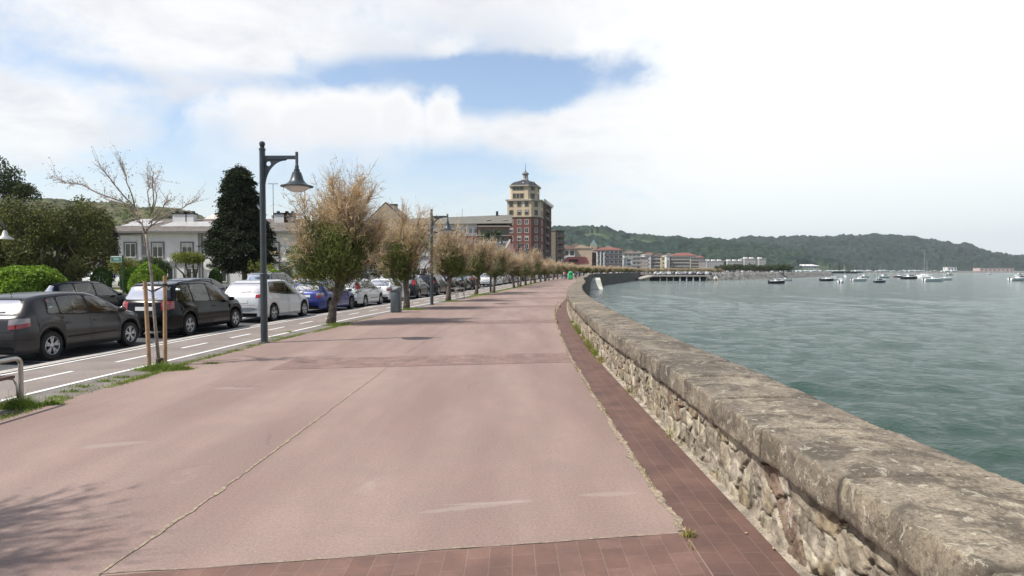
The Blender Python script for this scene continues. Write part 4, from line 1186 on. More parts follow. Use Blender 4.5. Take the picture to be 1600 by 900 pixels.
# ================================================================== STREET LAMPS
LAMPM = mat('lamp_paint', (.055, .066, .074), .38, .1, 5, metal=.3, fine=.1)
FROST = mat('frosted_glass', (.70, .70, .66), .25, .05, 5)
def street_lamp():
    t = empty('street_lamp', (0, 0, 0), 0)
    mb = MB()
    mb.lathe([(.088, -.02), (.088, 1.75), (.097, 1.76), (.097, 1.80), (.077, 1.82), (.073, 5.0), (.085, 5.01), (.085, 5.05), (.055, 5.07), (.06, 5.10)], 16)
    mb.lathe([(.02, 5.09), (.062, 5.12), (.078, 5.17), (.062, 5.22), (.0, 5.25)], 14)
    mb.build('pole', LAMPM, t, True, 35)
    MB().lathe([(.14, -.0), (.14, .015), (.10, .03)], 16).build('base_plate', LAMPM, t, True, 35)
    # arm with curved bracket
    mb = MB(); z = 4.82
    mb.box(.06, .90, -.03, .03, z-.045, z+.045)
    n = 12; pts = []
    # solid quarter bracket between pole and arm, with a round hole
    o_ = [(.07, z-.045), (.66, z-.045)]
    for k in range(n+1):
        a = math.pi/2*k/n; o_.append((.64-.50*math.sin(a)*1.0-.03, z-.60+.50*math.cos(a)))
    o_ = [(.07, z-.78)]+[(.07+.53*(1-math.cos(a)), z-.78+.70*math.sin(a)) for a in np.linspace(.02, math.pi/2, 14)]+[(.66, z-.045), (.07, z-.045)]
    hole = [(.165+.062*math.cos(a), z-.16+.062*math.sin(a)) for a in np.linspace(0, 2*math.pi, 16, endpoint=False)]
    bm = bmesh.new()
    def wire(pts): 
        vs = [bm.verts.new((x, -.016, zz_)) for x, zz_ in pts]
        return [bm.edges.new((vs[i], vs[(i+1) % len(vs)])) for i in range(len(vs))]
    es = wire(o_)+wire(hole)
    bmesh.ops.triangle_fill(bm, edges=es, use_beauty=True)
    g = bmesh.ops.extrude_face_region(bm, geom=bm.faces[:])
    bmesh.ops.translate(bm, verts=[v for v in g['geom'] if isinstance(v, bmesh.types.BMVert)], vec=(0, .032, 0))
    bmesh.ops.recalc_face_normals(bm, faces=bm.faces)
    me = bpy.data.meshes.new('bracket'); bm.to_mesh(me); bm.free(); me.materials.append(LAMPM)
    b = link(bpy.data.objects.new('bracket', me)); b.parent = t
    mb.build('arm', LAMPM, t)
    # hanging head
    c = (.90, 0, 0); mb = MB()
    mb.lathe([(.035, 4.96), (.038, 4.95), (.038, 4.62), (.052, 4.60), (.052, 4.52), (.075, 4.51), (.078, 4.45), (.115, 4.43), (.12, 4.40), (.145, 4.33), (.17, 4.24), (.22, 4.17), (.29, 4.12), (.36, 4.095), (.412, 4.085), (.415, 4.06), (.40, 4.055), (.33, 4.07)], 28, c)
    mb.build('lamp_shade', LAMPM, t, True, 50)
    MB().lathe([(.33, 4.072), (.30, 4.03), (.22, 3.97), (.12, 3.93), (.0, 3.915)], 24, c).build('lens', FROST, t, True)
    return t
L0 = street_lamp(); L0.location = G(413, 535.5); L0.rotation_euler = (0, 0, -.02)
GL = 'lamps along the promenade'
tag(L0, 'nearest and tallest street lamp, grey pole with bell shade, beside the white hatchback', 'street lamp', GL)
for i, (yq, lab) in enumerate(((35.2, 'second street lamp, its post between the litter bin and the tubular bench'), (54.5, 'third street lamp, standing in the row past the tubular bench'), (73.5, 'fourth street lamp with its shade seen against the tower and pink house'), (94, 'fifth street lamp with its shade seen against the foot of the tower'), (116, 'sixth street lamp, small among the far tamarisks'), (140, 'farthest street lamp near the people'))):
    o = copy_tree(L0, loc=lane(yq, .50), rz=-.12-.01*i, label=lab)
# park lamps with gooseneck
def park_lamp():
    t = empty('park_lamp', (0, 0, 0), 0)
    MB().lathe([(.07, 0), (.07, .8), (.045, .85), (.04, 3.4)], 10).build('pole', LAMPM, t, True, 35)
    pts = [(0, 0, 3.3)]+[(.35-.35*math.cos(a), 0, 3.4+.4*math.sin(a)) for a in np.linspace(0, math.pi, 10)]
    MB().tube(pts, .03, 8).build('arm', LAMPM, t, True)
    MB().lathe([(.04, 3.42), (.08, 3.36), (.12, 3.2), (.30, 3.08), (.31, 3.05), (.28, 3.05)], 18, (.70, 0, 0)).build('lamp_shade', mat('pale_metal', (.45, .45, .43), .4, .1), t, True, 50)
    return t
p0 = park_lamp(); p0.location = At(-17, 422, 27); p0.location.z = .15
tag(p0, 'pale gooseneck park lamp in front of the large round tree', 'street lamp', 'park lamps')
for px, D, lab in ((437, 52, 'thin dark park lamp post beside the doorway of the white building'), (682, 58, 'dark park lamp post in front of the white house behind the second tamarisk'), (578, 57, 'park lamp post before the glazed veranda')):
    o = copy_tree(p0, loc=(At(px, 422, D).x, D, .15), rz=R.uniform(-.5, .5), label=lab, matmap={'pale_metal': LAMPM})

# ---- litter bin
t = empty('litter_bin', G(619, 488), -.12, 'dark grey metal litter bin with curved hood in front of the white parked cars', 'litter bin')
BINM = mat('bin_paint', (.055, .065, .072), .45, .15, 6, fine=.15)
mb = MB(); w = .22
mb.bevbox(-w, w, -.2, .2, 0.03, .96, .06); mb.build('body', BINM, t, True, 40)
mb = MB(); prof = [(-w-.01, .93), (w+.01, .93), (w+.01, 1.13), (w-.05, 1.12), (.05, 1.04), (-.12, 1.0), (-w-.01, .985)]
for a, b_ in ((prof, None),):
    vs = [Vector((x, -.21, z)) for x, z in prof]+[Vector((x, .21, z)) for x, z in prof]; n = len(prof)
    mb.add(vs, [tuple(range(n)), tuple(range(2*n-1, n-1, -1))]+[(i, n+i, n+(i+1) % n, (i+1) % n) for i in range(n)])
mb.build('hood', BINM, t); MB().box(-.18, .1, -.215, -.205, 1.0, 1.012).build('rim', LAMPM, t)
MB().box(-.17, .17, -.16, .16, 0, .03).build('foot', RUB, t)

# ---- tubular benches (run along the verge)
STEEL = mat('brushed_steel', (.42, .41, .38), .35, .12, 8, metal=.75, fine=.15)
SLAT = mat('brown_slat', (.085, .045, .032), .55, .25, 10, fine=.2)
def bench():
    t = empty('tubular_bench', (0, 0, 0), 0)
    for x, nm in ((0, 'frame'), (-.44, 'frame')):
        pts = [(x, 0, -.03), (x, 0, .60)]+[(x, -.10+.10*math.cos(a), .60+.085*math.sin(a)) for a in np.linspace(.2, math.pi/2, 6)]+[(x, -1.70, .685)]
        pts += [(x, -1.70-.10*math.sin(a), .60+.085*math.cos(a)) for a in np.linspace(0.2, math.pi/2, 6)]+[(x, -1.8, -.03)]
        MB().tube(pts, .030, 12).build(nm, STEEL, t, True, 60)
    for k in range(3): MB().bevbox(-.075-.135*k-.055, -.075-.135*k+.055, -1.72, -.07, .415, .455, .008).build('seat_slat', SLAT, t)
    for y in (-.05, -1.75):
        pts = [(-.01, y, .14), (-.02, y+(.0 if y > -1 else 0), .30), (-.06, y, .39), (-.22, y, .405), (-.38, y, .39), (-.42, y, .30), (-.43, y, .14)]
        MB().tube(pts, .014, 8).build('bracket', STEEL, t, True)
    return t
b0 = bench(); b0.location = G(33.5, 636); tag(b0, 'nearest bench end with brushed steel tube frame and brown slats on the grassy verge', 'bench', 'tubular benches')
b1 = copy_tree(b0, loc=lane(43.6, .5), rz=-.22, label='far tubular bench between the third tamarisk and the third lamp')

# ================================================================== CARS
def cmono(pts, x):
    xs = np.array([p[0] for p in pts], float); ys = np.array([p[1] for p in pts], float)
    m = np.zeros(len(xs)); d = np.diff(ys)/np.diff(xs)
    m[0] = d[0]; m[-1] = d[-1]
    for i in range(1, len(xs)-1):
        m[i] = 0 if d[i-1]*d[i] <= 0 else 2*d[i-1]*d[i]/(d[i-1]+d[i])
    x = np.clip(x, xs[0], xs[-1]); i = np.clip(np.searchsorted(xs, x)-1, 0, len(xs)-2)
    h = xs[i+1]-xs[i]; t = (x-xs[i])/h
    return (2*t**3-3*t**2+1)*ys[i]+(t**3-2*t**2+t)*h*m[i]+(-2*t**3+3*t**2)*ys[i+1]+(t**3-t**2)*h*m[i+1]
def glassmat(name, tint, ior):
    m = bpy.data.materials.new(name); m.use_nodes = True; t = m.node_tree; t.nodes.clear()
    tr = N(t, 'ShaderNodeBsdfTransparent'); tr.inputs[0].default_value = (*tint, 1)
    gl = N(t, 'ShaderNodeBsdfGlossy'); gl.inputs['Roughness'].default_value = .02
    fr = N(t, 'ShaderNodeFresnel'); fr.inputs[0].default_value = ior
    mx = N(t, 'ShaderNodeMixShader'); t.links.new(M(t, 'ADD', fr.outputs[0], .03), mx.inputs[0]); t.links.new(tr.outputs[0], mx.inputs[1]); t.links.new(gl.outputs[0], mx.inputs[2])
    t.links.new(mx.outputs[0], N(t, 'ShaderNodeOutputMaterial').inputs[0]); MATS[name] = m; return m
GLASS = glassmat('car_glass', (.72, .82, .76), 1.75)
GLASSR = glassmat('rear_glass', (.22, .27, .25), 1.8)
SEATM = mat('seat_cloth', (.035, .035, .038), .9, .2)
TRIM = mat('black_trim', (.004, .004, .004), .3, .1, spec=.2)
TYRE = mat('tyre_rubber', (.018, .018, .018), .85, .2, 9)
RIM = mat('alloy_rim', (.50, .50, .52), .35, .1, 4, metal=.7)
RIMD = mat('dark_rim', (.12, .12, .125), .4, .1, 4, metal=.6)
REDL = mat('red_lens', (.30, .010, .012), .12, .15, 30, coat=1.0)
CLEARL = mat('clear_lens', (.30, .27, .27), .1, .2, 40, coat=1.0, metal=.2)
PLATE = mat('number_plate', (.70, .70, .68), .4, .05)
UNDER = mat('underbody', (.008, .008, .008), .9, .1)
def paint(name, c, metal=.35, rough=.32): return mat(name, c, rough, .06, 1.5, metal=metal, coat=.7, fine=.03)
PGREY = mat('grey_paint', (.050, .047, .048), .24, .06, 1.5, metal=.3, coat=.15, spec=.35, fine=.03); PBLACK = mat('black_paint', (.004, .004, .005), .16, .06, 1.5, spec=.30)
PSILV = paint('silver_white_paint', (.62, .63, .64), .15, .35); PBLUE = paint('blue_paint', (.020, .035, .21), .3)
PWHITE = paint('white_paint', (.78, .78, .78), 0, .3); PRED = paint('red_paint', (.42, .015, .02), .1, .3)
PYEL = paint('yellow_paint', (.62, .30, .03), 0, .3); PNAVY = paint('navy_paint', (.018, .022, .045), .3); PDGREY = mat('dark_grey_paint', (.018, .018, .021), .22, .06, 1.5, metal=.1, coat=.1, spec=.35)
PMID = paint('mid_silver_paint', (.26, .27, .28), .4)

CARS = {
 # top: silhouette from rear to front; belt height; wheel x; radius; width; windows: list of (x rear bottom, x front bottom, x rear top, x front top)
 'hatch': dict(L=4.25, W=.875, top=[(-2.12, .50), (-2.11, .72), (-2.07, .90), (-2.00, 1.00), (-1.93, 1.06), (-1.66, 1.335), (-1.5, 1.395), (-1.1, 1.445), (-.5, 1.47), (0, 1.455), (.35, 1.39), (.62, 1.28), (1.18, 1.01), (1.28, .965), (1.65, .89), (1.9, .80), (2.04, .70), (2.10, .58), (2.125, .46)],
   belt=[(-2.1, .99), (-1.5, 1.0), (-.4, .95), (1.3, .885), (2.1, .6)], wx=(-1.30, 1.31), r=.315,
   win=[(-1.33, -1.02, -1.22, -.98), (-.98, -.14, -.93, -.14), (-.05, .98, -.05, .62)], rearwin=(1.04, 1.33, .60, .50), tail=dict(th=(18, 66), z=(.72, .94), clear=True), seams=[-.98, -.09, .88], handle=[(-.78, .79), (.08, .78)]),
 'mpv': dict(L=4.47, W=.895, top=[(-2.23, .50), (-2.22, .85), (-2.18, 1.02), (-2.11, 1.10), (-1.90, 1.50), (-1.80, 1.56), (-1.2, 1.62), (-.3, 1.635), (.2, 1.60), (.55, 1.51), (1.25, 1.13), (1.38, 1.06), (1.75, .96), (2.0, .86), (2.15, .74), (2.21, .6), (2.235, .45)],
   belt=[(-2.2, 1.05), (-1, 1.01), (.5, .96), (1.5, .92), (2.2, .6)], wx=(-1.35, 1.35), r=.325,
   win=[(-1.90, -1.12, -1.72, -1.12), (-1.05, -.18, -1.05, -.18), (-.10, 1.02, -.10, .60)], rearwin=(1.12, 1.49, .70, .60), tail=dict(th=(14, 58), z=(.80, 1.06), clear=True), seams=[-1.08, -.14, .92], handle=[(-.9, .86), (.06, .84)]),
 'cmax': dict(L=4.37, W=.90, top=[(-2.185, .50), (-2.17, .82), (-2.12, .98), (-2.03, 1.10), (-1.68, 1.50), (-1.5, 1.56), (-.9, 1.60), (-.2, 1.605), (.2, 1.565), (.55, 1.46), (1.22, 1.09), (1.34, 1.03), (1.70, .93), (1.95, .83), (2.1, .72), (2.16, .6), (2.185, .45)],
   belt=[(-2.1, 1.16), (-1.5, 1.12), (-.4, 1.02), (.9, .95), (2.1, .6)], wx=(-1.30, 1.35), r=.33,
   win=[(-1.55, -.98, -1.28, -.98), (-.90, -.14, -.90, -.14), (-.06, 1.02, -.06, .58)], rearwin=(1.12, 1.47, .68, .56), tail=dict(th=(20, 80), z=(.93, 1.07), clear=False), seams=[-1.0, -.10, .92], handle=[(-.78, .88), (.08, .86)]),
 'suv': dict(L=4.45, W=.92, top=[(-2.22, .55), (-2.21, .95), (-2.17, 1.12), (-2.12, 1.18), (-1.98, 1.60), (-1.85, 1.66), (-1.2, 1.70), (-.3, 1.70), (.15, 1.66), (.45, 1.56), (.98, 1.17), (1.12, 1.12), (1.7, 1.04), (2.0, .95), (2.14, .85), (2.2, .7), (2.22, .5)],
   belt=[(-2.2, 1.13), (-.4, 1.08), (1.2, 1.03), (2.1, .7)], wx=(-1.33, 1.35), r=.36,
   win=[(-1.90, -1.15, -1.74, -1.15), (-1.07, -.18, -1.07, -.18), (-.10, .82, -.10, .48)], rearwin=(1.18, 1.58, .70, .62), tail=dict(th=(16, 60), z=(.95, 1.15), clear=False), seams=[-1.1, -.14, .78], handle=[(-.9, .93), (.06, .92)]),
 'small': dict(L=3.95, W=.85, top=[(-1.97, .50), (-1.96, .80), (-1.92, .95), (-1.86, 1.03), (-1.62, 1.36), (-1.5, 1.42), (-.9, 1.47), (-.3, 1.475), (.1, 1.44), (.45, 1.33), (1.05, 1.01), (1.15, .97), (1.5, .90), (1.75, .82), (1.88, .72), (1.95, .6), (1.975, .45)],
   belt=[(-1.9, 1.02), (-1, .98), (.5, .93), (1.3, .88), (1.95, .6)], wx=(-1.22, 1.24), r=.305,
   win=[(-1.45, -.52, -1.30, -.52), (-.44, .86, -.44, .52)], rearwin=(1.05, 1.36, .62, .52), tail=dict(th=(22, 62), z=(.96, 1.32), clear=False, roofline=True), seams=[-.48, .76], handle=[(-.3, .84)]),
}
def make_car(kind, pmat, spokes=5, rim=RIM, molding=False, plate=True, rails=False, zafira=False, lod=0):
    P = CARS[kind]; Lh = P['L']/2; W = P['W']; r = P['r']
    t = empty('parked_car', (0, 0, 0), 0)
    xs = set(np.round(np.linspace(-Lh+.003, Lh-.003, 110 if lod == 0 else 40), 4))
    for wx in P['wx']:
        for a in np.linspace(0, math.pi, 17): xs.add(round(wx+(r+.065)*math.cos(a), 4))
        xs.add(round(wx-(r+.067), 4)); xs.add(round(wx+(r+.067), 4))
    xs = np.array(sorted(xs)); xs = xs[np.r_[True, np.diff(xs) > .0015]]
    zt = cmono(P['top'], xs); zb = cmono(P['belt'], xs)
    e = np.clip((np.abs(xs)-(Lh-.62))/.62, 0, 1)
    hw = W*(1-.23*e**2.6)*(1-.02*np.clip(xs/Lh, 0, 1))
    zl = .19+.05*np.clip((np.abs(xs)-Lh+.5)/.5, 0, 1)
    flare = np.zeros(len(xs))
    for wx in P['wx']:
        d = np.abs(xs-wx); R_ = r+.065
        ins = d <= R_
        zl = np.where(ins, np.maximum(zl, r+.01+np.sqrt(np.clip(R_**2-d**2, 0, None))), zl)
        flare = np.maximum(flare, np.clip(1-np.abs(d-R_*.0)/(R_+.18), 0, 1))
    rows = []
    zbe = np.minimum(zb, zt-.05)
    g = np.clip((zt-zb)/.42, 0, 1)
    # roof edge position
    ye = hw*(.93-.235*g); ze = zt-.015-.045*g-.02*(1-g)
    fr = [0, .05, .16, .34, .52, .68, .80, .90, 1.0]
    yf = [.955, .972, .985, .998, 1.0, .985, .955, .945, .925]
    ws = []
    for f_, y_ in zip(fr, yf):
        z = zl+f_*(zbe-zl)
        yy_ = hw*y_
        yy_ = yy_+.018*flare*(1-abs(f_-.3))*(f_ < .7)
        ws.append((yy_, z))
    for s_ in (.125, .25, .375, .5, .625, .75, .875):
        by, bz = hw*.925, zbe
        ws.append((by+(ye-by)*s_+.012*g*math.sin(math.pi*s_), bz+(ze-bz)*s_))
    ws.append((ye, ze))
    ws.append((ye*.93, zt-.012-.018*g)); ws.append((ye*.86, zt-.009)); ws.append((ye*.78, zt-.006)); ws.append((ye*.66, zt-.004)); ws.append((ye*.5, zt-.001)); ws.append((ye*.33, zt)); ws.append((ye*.16, zt+.003)); ws.append((ye*0, zt+.004))
    Yr = np.stack([w[0] for w in ws], 1); Zr = np.stack([w[1] for w in ws], 1)
    n, m = Yr.shape
    V = []
    Yall = np.concatenate([-Yr, Yr[:, ::-1][:, 1:]], 1); Zall = np.concatenate([Zr, Zr[:, ::-1][:, 1:]], 1)
    mm = Yall.shape[1]
    # round the ends in plan
    X = np.broadcast_to(xs[:, None], Yall.shape).copy()
    u = np.abs(Yall)/W
    X = X-np.sign(X)*.14*u**3*np.clip((np.abs(X)-(Lh-.55))/.55, 0, 1)
    V = np.stack([X, Yall, Zall], 2).reshape(-1, 3)
    F = gridF(n, mm)[:, ::-1]
    body = MB(); body.v = [tuple(v) for v in V]; body.f = [tuple(int(i) for i in f) for f in F]; body.m = [0]*len(F)
    body.f += [tuple(range(mm-1, -1, -1)), tuple(range((n-1)*mm, n*mm))]; body.m += [0, 0]
    bvh = BVHTree.FromPolygons([Vector(v) for v in V], [tuple(int(i) for i in f) for f in F]+[tuple(range(mm-1, -1, -1)), tuple(range((n-1)*mm, n*mm))])
    z0, z1, yb, yt = P['rearwin']; zmax = max(z for x, z in P['top'])
    zf0 = float(cmono(P['belt'], np.array([1.05]))[0])+.12; zf1 = zmax-.13
    def opening(c, mg):
        x, y, z = c
        if abs(y) > .45 and -Lh+.2 < x < Lh-.5:
            zb_ = float(cmono(P['belt'], np.array([x]))[0])+.025; zt_ = float(cmono(P['top'], np.array([x]))[0])-.085
            if zt_ > zb_+.05:
                v = (z-zb_)/(zt_-zb_); m2 = mg/(zt_-zb_)
                if m2 < v < 1-m2:
                    for w_ in P['win']:
                        if w_[0]*(1-v)+w_[2]*v+mg < x < w_[1]*(1-v)+w_[3]*v-mg: return True
        v = (z-z0)/(z1-z0)
        if x < -Lh+1.0 and mg/(z1-z0) < v < 1-mg/(z1-z0) and abs(y) < yb+(yt-yb)*v-mg: return True
        v = (z-zf0)/(zf1-zf0)
        if x > .2 and .03 < v < .97 and abs(y) < .70-.12*v-mg: return True
        return False
    if lod == 0:
        kf = [f for f in body.f if len(f) != 4 or not opening(tuple(sum(body.v[i][k] for i in f)/4 for k in range(3)), .012)]
        body.f = kf; body.m = [0]*len(kf)
    bo = body.build('body', pmat, t, True, 32)
    # fix winding
    bm = bmesh.new(); bm.from_mesh(bo.data); bmesh.ops.recalc_face_normals(bm, faces=bm.faces); bm.to_mesh(bo.data); bm.free()
    def cast(o, d, off):
        h = bvh.ray_cast(Vector(o), Vector(d).normalized(), 8)
        if h[0] is None: return None
        return h[0]-Vector(d).normalized()*off
    def patch(mb, fn, nu, nv, off, mi=0, cut=False):
        pts = []; 
        for i in range(nu+1):
            for j in range(nv+1):
                q = fn(i/nu, j/nv)
                c = cast(q[0], q[1], off) if q else None
                pts.append(c)
        idx = {}; vs = []
        fs = []
        for i in range(nu):
            for j in range(nv):
                k = (i*(nv+1)+j, (i+1)*(nv+1)+j, (i+1)*(nv+1)+j+1, i*(nv+1)+j+1)
                if any(pts[q] is None for q in k): continue
                P4 = [pts[q] for q in k]
                if max((P4[a]-P4[b]).length for a in range(4) for b in range(4)) > .5: continue
                if cut and lod == 0 and opening(sum(P4, Vector())/4, .004): continue
                f_ = []
                for q in k:
                    if q not in idx: idx[q] = len(vs); vs.append(pts[q])
                    f_.append(idx[q])
                fs.append(tuple(f_))
        if fs: mb.add(vs, fs, mi)
    def side_fn(sg, A):
        def fn(u_, v_):
            xb0, xb1, xt0, xt1 = A[:4]; inset = A[4] if len(A) > 4 else 0
            c = .10
            vv = v_
            x = (xb0+(xb1-xb0)*u_)*(1-vv)+(xt0+(xt1-xt0)*u_)*vv
            zb_ = float(cmono(P['belt'], np.array([x]))[0])+.025-inset
            zt_ = float(cmono(P['top'], np.array([x]))[0]); zt_ = zt_-.085+inset
            zz = zb_+(max(zt_, zb_+.02)-zb_)*vv
            eu = min(u_, 1-u_)
            if eu < .06: zz = zb_+(max(zt_, zb_+.02)-zb_)*(vv*.86+.07) if eu < .02 else zz
            return (x, sg*3, zz), (0, -sg, 0)
        return fn
    wins = P['win']
    for sg in (-1, 1):
        tr = MB()
        patch(tr, side_fn(sg, (wins[0][0]-.04, wins[-1][1]+.04, wins[0][2]-.04, wins[-1][3]+.04, .018)), 84, 16, .004, cut=True)
        tr.build('window_trim', TRIM, t, True)
        for w_ in wins:
            mb = MB(); patch(mb, side_fn(sg, w_), 10, 5, .009)
            mb.build('window', GLASS, t, True)
    z0, z1, yb, yt = P['rearwin']
    def rear_fn(u_, v_, ex=0):
        hwid = (yb+(yt-yb)*v_)+ex; uu = u_*2-1
        z = (z0-ex*.8)+(z1-z0+1.6*ex)*v_
        if abs(uu) > .9 and v_ in (0., 1.): z += (.025 if v_ == 0 else -.025)
        return (-5, uu*hwid, z), (1, 0, 0)
    mb = MB(); patch(mb, lambda a, b_: rear_fn(a, b_, .022), 40, 14, .004, cut=True); mb.build('window_trim', TRIM, t, True)
    mb = MB(); patch(mb, rear_fn, 14, 5, .009); mb.build('rear_window', GLASSR, t, True)
    # windscreen
    tp = P['top']; zmax = max(z for x, z in tp); 
    zf0 = float(cmono(P['belt'], np.array([1.05]))[0])+.12; zf1 = zmax-.13
    mb = MB(); patch(mb, lambda a, b_: ((5, (a*2-1)*(.73-.12*b_), zf0-.02+(zf1-zf0+.04)*b_), (-1, 0, 0)), 14, 6, .006); mb.build('windscreen', GLASS, t, True)
    # lights
    T = P['tail']
    def corner(sg, th, z, fx=-1):
        a = math.radians(th); c = Vector((fx*(Lh-.50), sg*(W-.50), z)); d = Vector((fx*math.cos(a), sg*math.sin(a), 0))
        return tuple(c+d*2), tuple(-d)
    for sg in (-1, 1):
        za, zb_ = T['z']
        def tl(u_, v_, lo=0., hi=1.):
            th = T['th'][0]+(T['th'][1]-T['th'][0])*u_
            v2 = lo+(hi-lo)*v_
            sk = .04*u_ if not T.get('roofline') else 0
            pinch = .25*(u_**2) if u_ > .5 else .10*(1-u_)**2
            mid = .5; v3 = mid+(v2-mid)*(1-pinch)
            return corner(sg, th, za+(zb_-za)*v3+sk)
        mb = MB()
        if T['clear']:
            patch(mb, lambda a, b_: tl(a, b_, 0, .45), 8, 3, .012); mb.build('tail_light', REDL, t, True)
            mb = MB(); patch(mb, lambda a, b_: tl(a, b_, .45, 1), 8, 3, .010); mb.build('tail_light', CLEARL if not zafira else REDL, t, True)
            if zafira:
                for q in (.30, .52, .74):
                    mb = MB(); patch(mb, lambda a, b_: tl(.25+.6*a, b_, q-.02, q+.02), 4, 1, .016); mb.build('light_bar', CLEARL, t)
        else:
            patch(mb, tl, 10, 4, .012); mb.build('tail_light', REDL, t, True)
        if lod == 0:
            mb = MB(); patch(mb, lambda a, b_: corner(sg, 22+45*a, .60+.12*b_+.03*a, 1), 8, 3, .008); mb.build('headlight', CLEARL, t, True)
    # seams, handles, moulding, bumper line
    if lod == 0:
        def strip(fn, nu, nv, off, nm='door_seam'):
            sm = MB(); patch(sm, fn, nu, nv, off); 
            if sm.f: sm.build(nm, TRIM, t)
        for sg in (-1, 1):
            for sx in P['seams']:
                strip(lambda a, b_: ((sx+.007*(a*2-1), sg*3, .27+(float(cmono(P['belt'], np.array([sx]))[0])-.26)*b_), (0, -sg, 0)), 1, 8, .002)
            strip(lambda a, b_: ((P['seams'][0]+(P['seams'][-1]-P['seams'][0])*a, sg*3, .262+.010*b_), (0, -sg, 0)), 14, 1, .002, 'sill_seam')
        strip(lambda a, b_: ((-5, (a*2-1)*.66, .665+.010*b_), (1, 0, 0)), 12, 1, .002, 'tailgate_seam')
        for sg in (-1, 1): strip(lambda a, b_: corner(sg, 5+70*a, .50+.012*b_), 10, 1, .003, 'bumper_seam')
        if molding:
            for sg in (-1, 1):
                mb = MB(); patch(mb, lambda a, b_: ((P['seams'][0]+.05+(P['seams'][-1]-P['seams'][0]-.12)*a, sg*3, .455+.03*b_), (0, -sg, 0)), 12, 1, .012); mb.build('side_moulding', TRIM, t)
        for sg in (-1, 1):
            for hx, hz in P['handle']:
                c = cast((hx, sg*3, hz), (0, -sg, 0), .0)
                if c: MB().bevbox(c.x-.09, c.x+.09, c.y-.022, c.y+.022, c.z-.018, c.z+.018, .012).build('door_handle', pmat, t, True, 60)
        # wiper
        a = cast((-5, .05, z0+.03), (1, 0, 0), .02); b_ = cast((-5, -.32, z0+.05), (1, 0, 0), .02)
        if a and b_: MB().tube([a, b_], .011, 5).build('wiper', TRIM, t)
        MB().tube([(-Lh+.75, 0, zmax-.04), (-Lh+.68, 0, zmax+.09)], .007, 5).build('antenna', TRIM, t)
    # mirrors
    for sg in (-1, 1):
        mx = wins[-1][1]-.10
        zc = float(cmono(P['belt'], np.array([mx]))[0])+.06
        s_ = MB(); s_.lathe([(0.001, -.105), (.05, -.095), (.078, -.05), (.085, 0), (.078, .06), (.05, .09), (.001, .10)], 10, (0, 0, 0), axis='y')
        o = s_.build('mirror', pmat, t, True); o.location = (mx, sg*(W+.06), zc+.02); o.scale = (.62, 1, .85)
    if plate:
        pz = .86 if kind in ('mpv', 'suv') else .80
        if kind in ('cmax',): pz = .80
        c = cast((-5, 0, pz), (1, 0, 0), 0); c2 = cast((-5, 0, pz+.06), (1, 0, 0), 0)
        mb = MB(); patch(mb, lambda a, b_: ((-5, (a*2-1)*.26, pz-.055+.11*b_), (1, 0, 0)), 6, 2, .012)
        mb.build('number_plate', PLATE, t)
        if lod == 0:
            mb = MB(); patch(mb, lambda a, b_: ((-5, (a*2-1)*.62, .245+.12*b_), (1, 0, 0)), 8, 2, .006); mb.build('bumper_insert', TRIM, t)
    if rails:
        for sg in (-1, 1):
            pts = []
            for x in np.linspace(-Lh+.75, .25, 7):
                c = cast((x, sg*W*.68, 4), (0, 0, -1), 0)
                if c: pts.append((c.x, c.y, c.z+.05))
            pts = [(pts[0][0]-.12, pts[0][1], pts[0][2]-.05)]+pts+[(pts[-1][0]+.15, pts[-1][1], pts[-1][2]-.06)]
            MB().tube(pts, .018, 6).build('roof_rail', TRIM, t, True)
    # interior
    if lod == 0:
        it = MB(); zb0 = float(cmono(P['belt'], np.array([0.]))[0])
        it.bevbox(-Lh+.45, Lh-.9, -W*.78, W*.78, .60, zb0-.18, .05)
        it.bevbox(.72, 1.12, -W*.74, W*.74, zb0-.2, zb0-.02, .05)
        it.build('cabin_floor', SEATM, t)
        for x_, hs in ((-.28, (-.38, .38)), (-1.12, (-.42, 0, .42))):
            for y_ in hs:
                q = MB(); mm = Matrix.Translation((x_, y_, zb0-.35)) @ Matrix.Rotation(-.22, 4, 'Y')
                q.bevbox(-.07, .07, -.24 if x_ > -1 else -.21, .24 if x_ > -1 else .21, 0, .50, .05, 0, mm); q.bevbox(-.045, .055, -.13, .13, .54, .72, .04, 0, mm)
                q.box(-.01, .01, -.05, .05, .49, .56, 0, mm); q.build('seat', SEATM, t, True, 40)
        q = MB(); c_ = Vector((.52, .38, zb0-.02)); q.tube([c_+Vector((.06*math.sin(a), .18*math.cos(a), .17*math.sin(a))) for a in np.linspace(0, 6.28, 14)], .015, 5); q.build('steering_wheel', SEATM, t)
    # underbody
    ub = MB(); ub.bevbox(-Lh+.12, Lh-.15, -W*.70, W*.70, .20, .66, .15)
    for wx in P['wx']:
        for sg in (-1, 1):
            a0, a1 = sorted((sg*W*.60, sg*W*.93))
            pts = [(wx+(r+.06)*math.cos(a), r+.01+(r+.06)*math.sin(a)) for a in np.linspace(0, math.pi, 13)]
            vs = [(x, a0, z) for x, z in pts]+[(x, a1, z) for x, z in pts]
            ub.add(vs, [(i, i+1, 14+i, 13+i) for i in range(12)])
    ub.add([(-Lh+.15, -W*.9, .215), (Lh-.15, -W*.9, .215), (Lh-.15, W*.9, .215), (-Lh+.15, W*.9, .215)][::1], [(0, 1, 2, 3)])
    # keep the floor out of the arches: floor only between axles
    ub.v[-4:] = [(P['wx'][0]+r+.07, -W*.93, .215), (P['wx'][1]-r-.07, -W*.93, .215), (P['wx'][1]-r-.07, W*.93, .215), (P['wx'][0]+r+.07, W*.93, .215)]
    ub.build('underbody', UNDER, t)
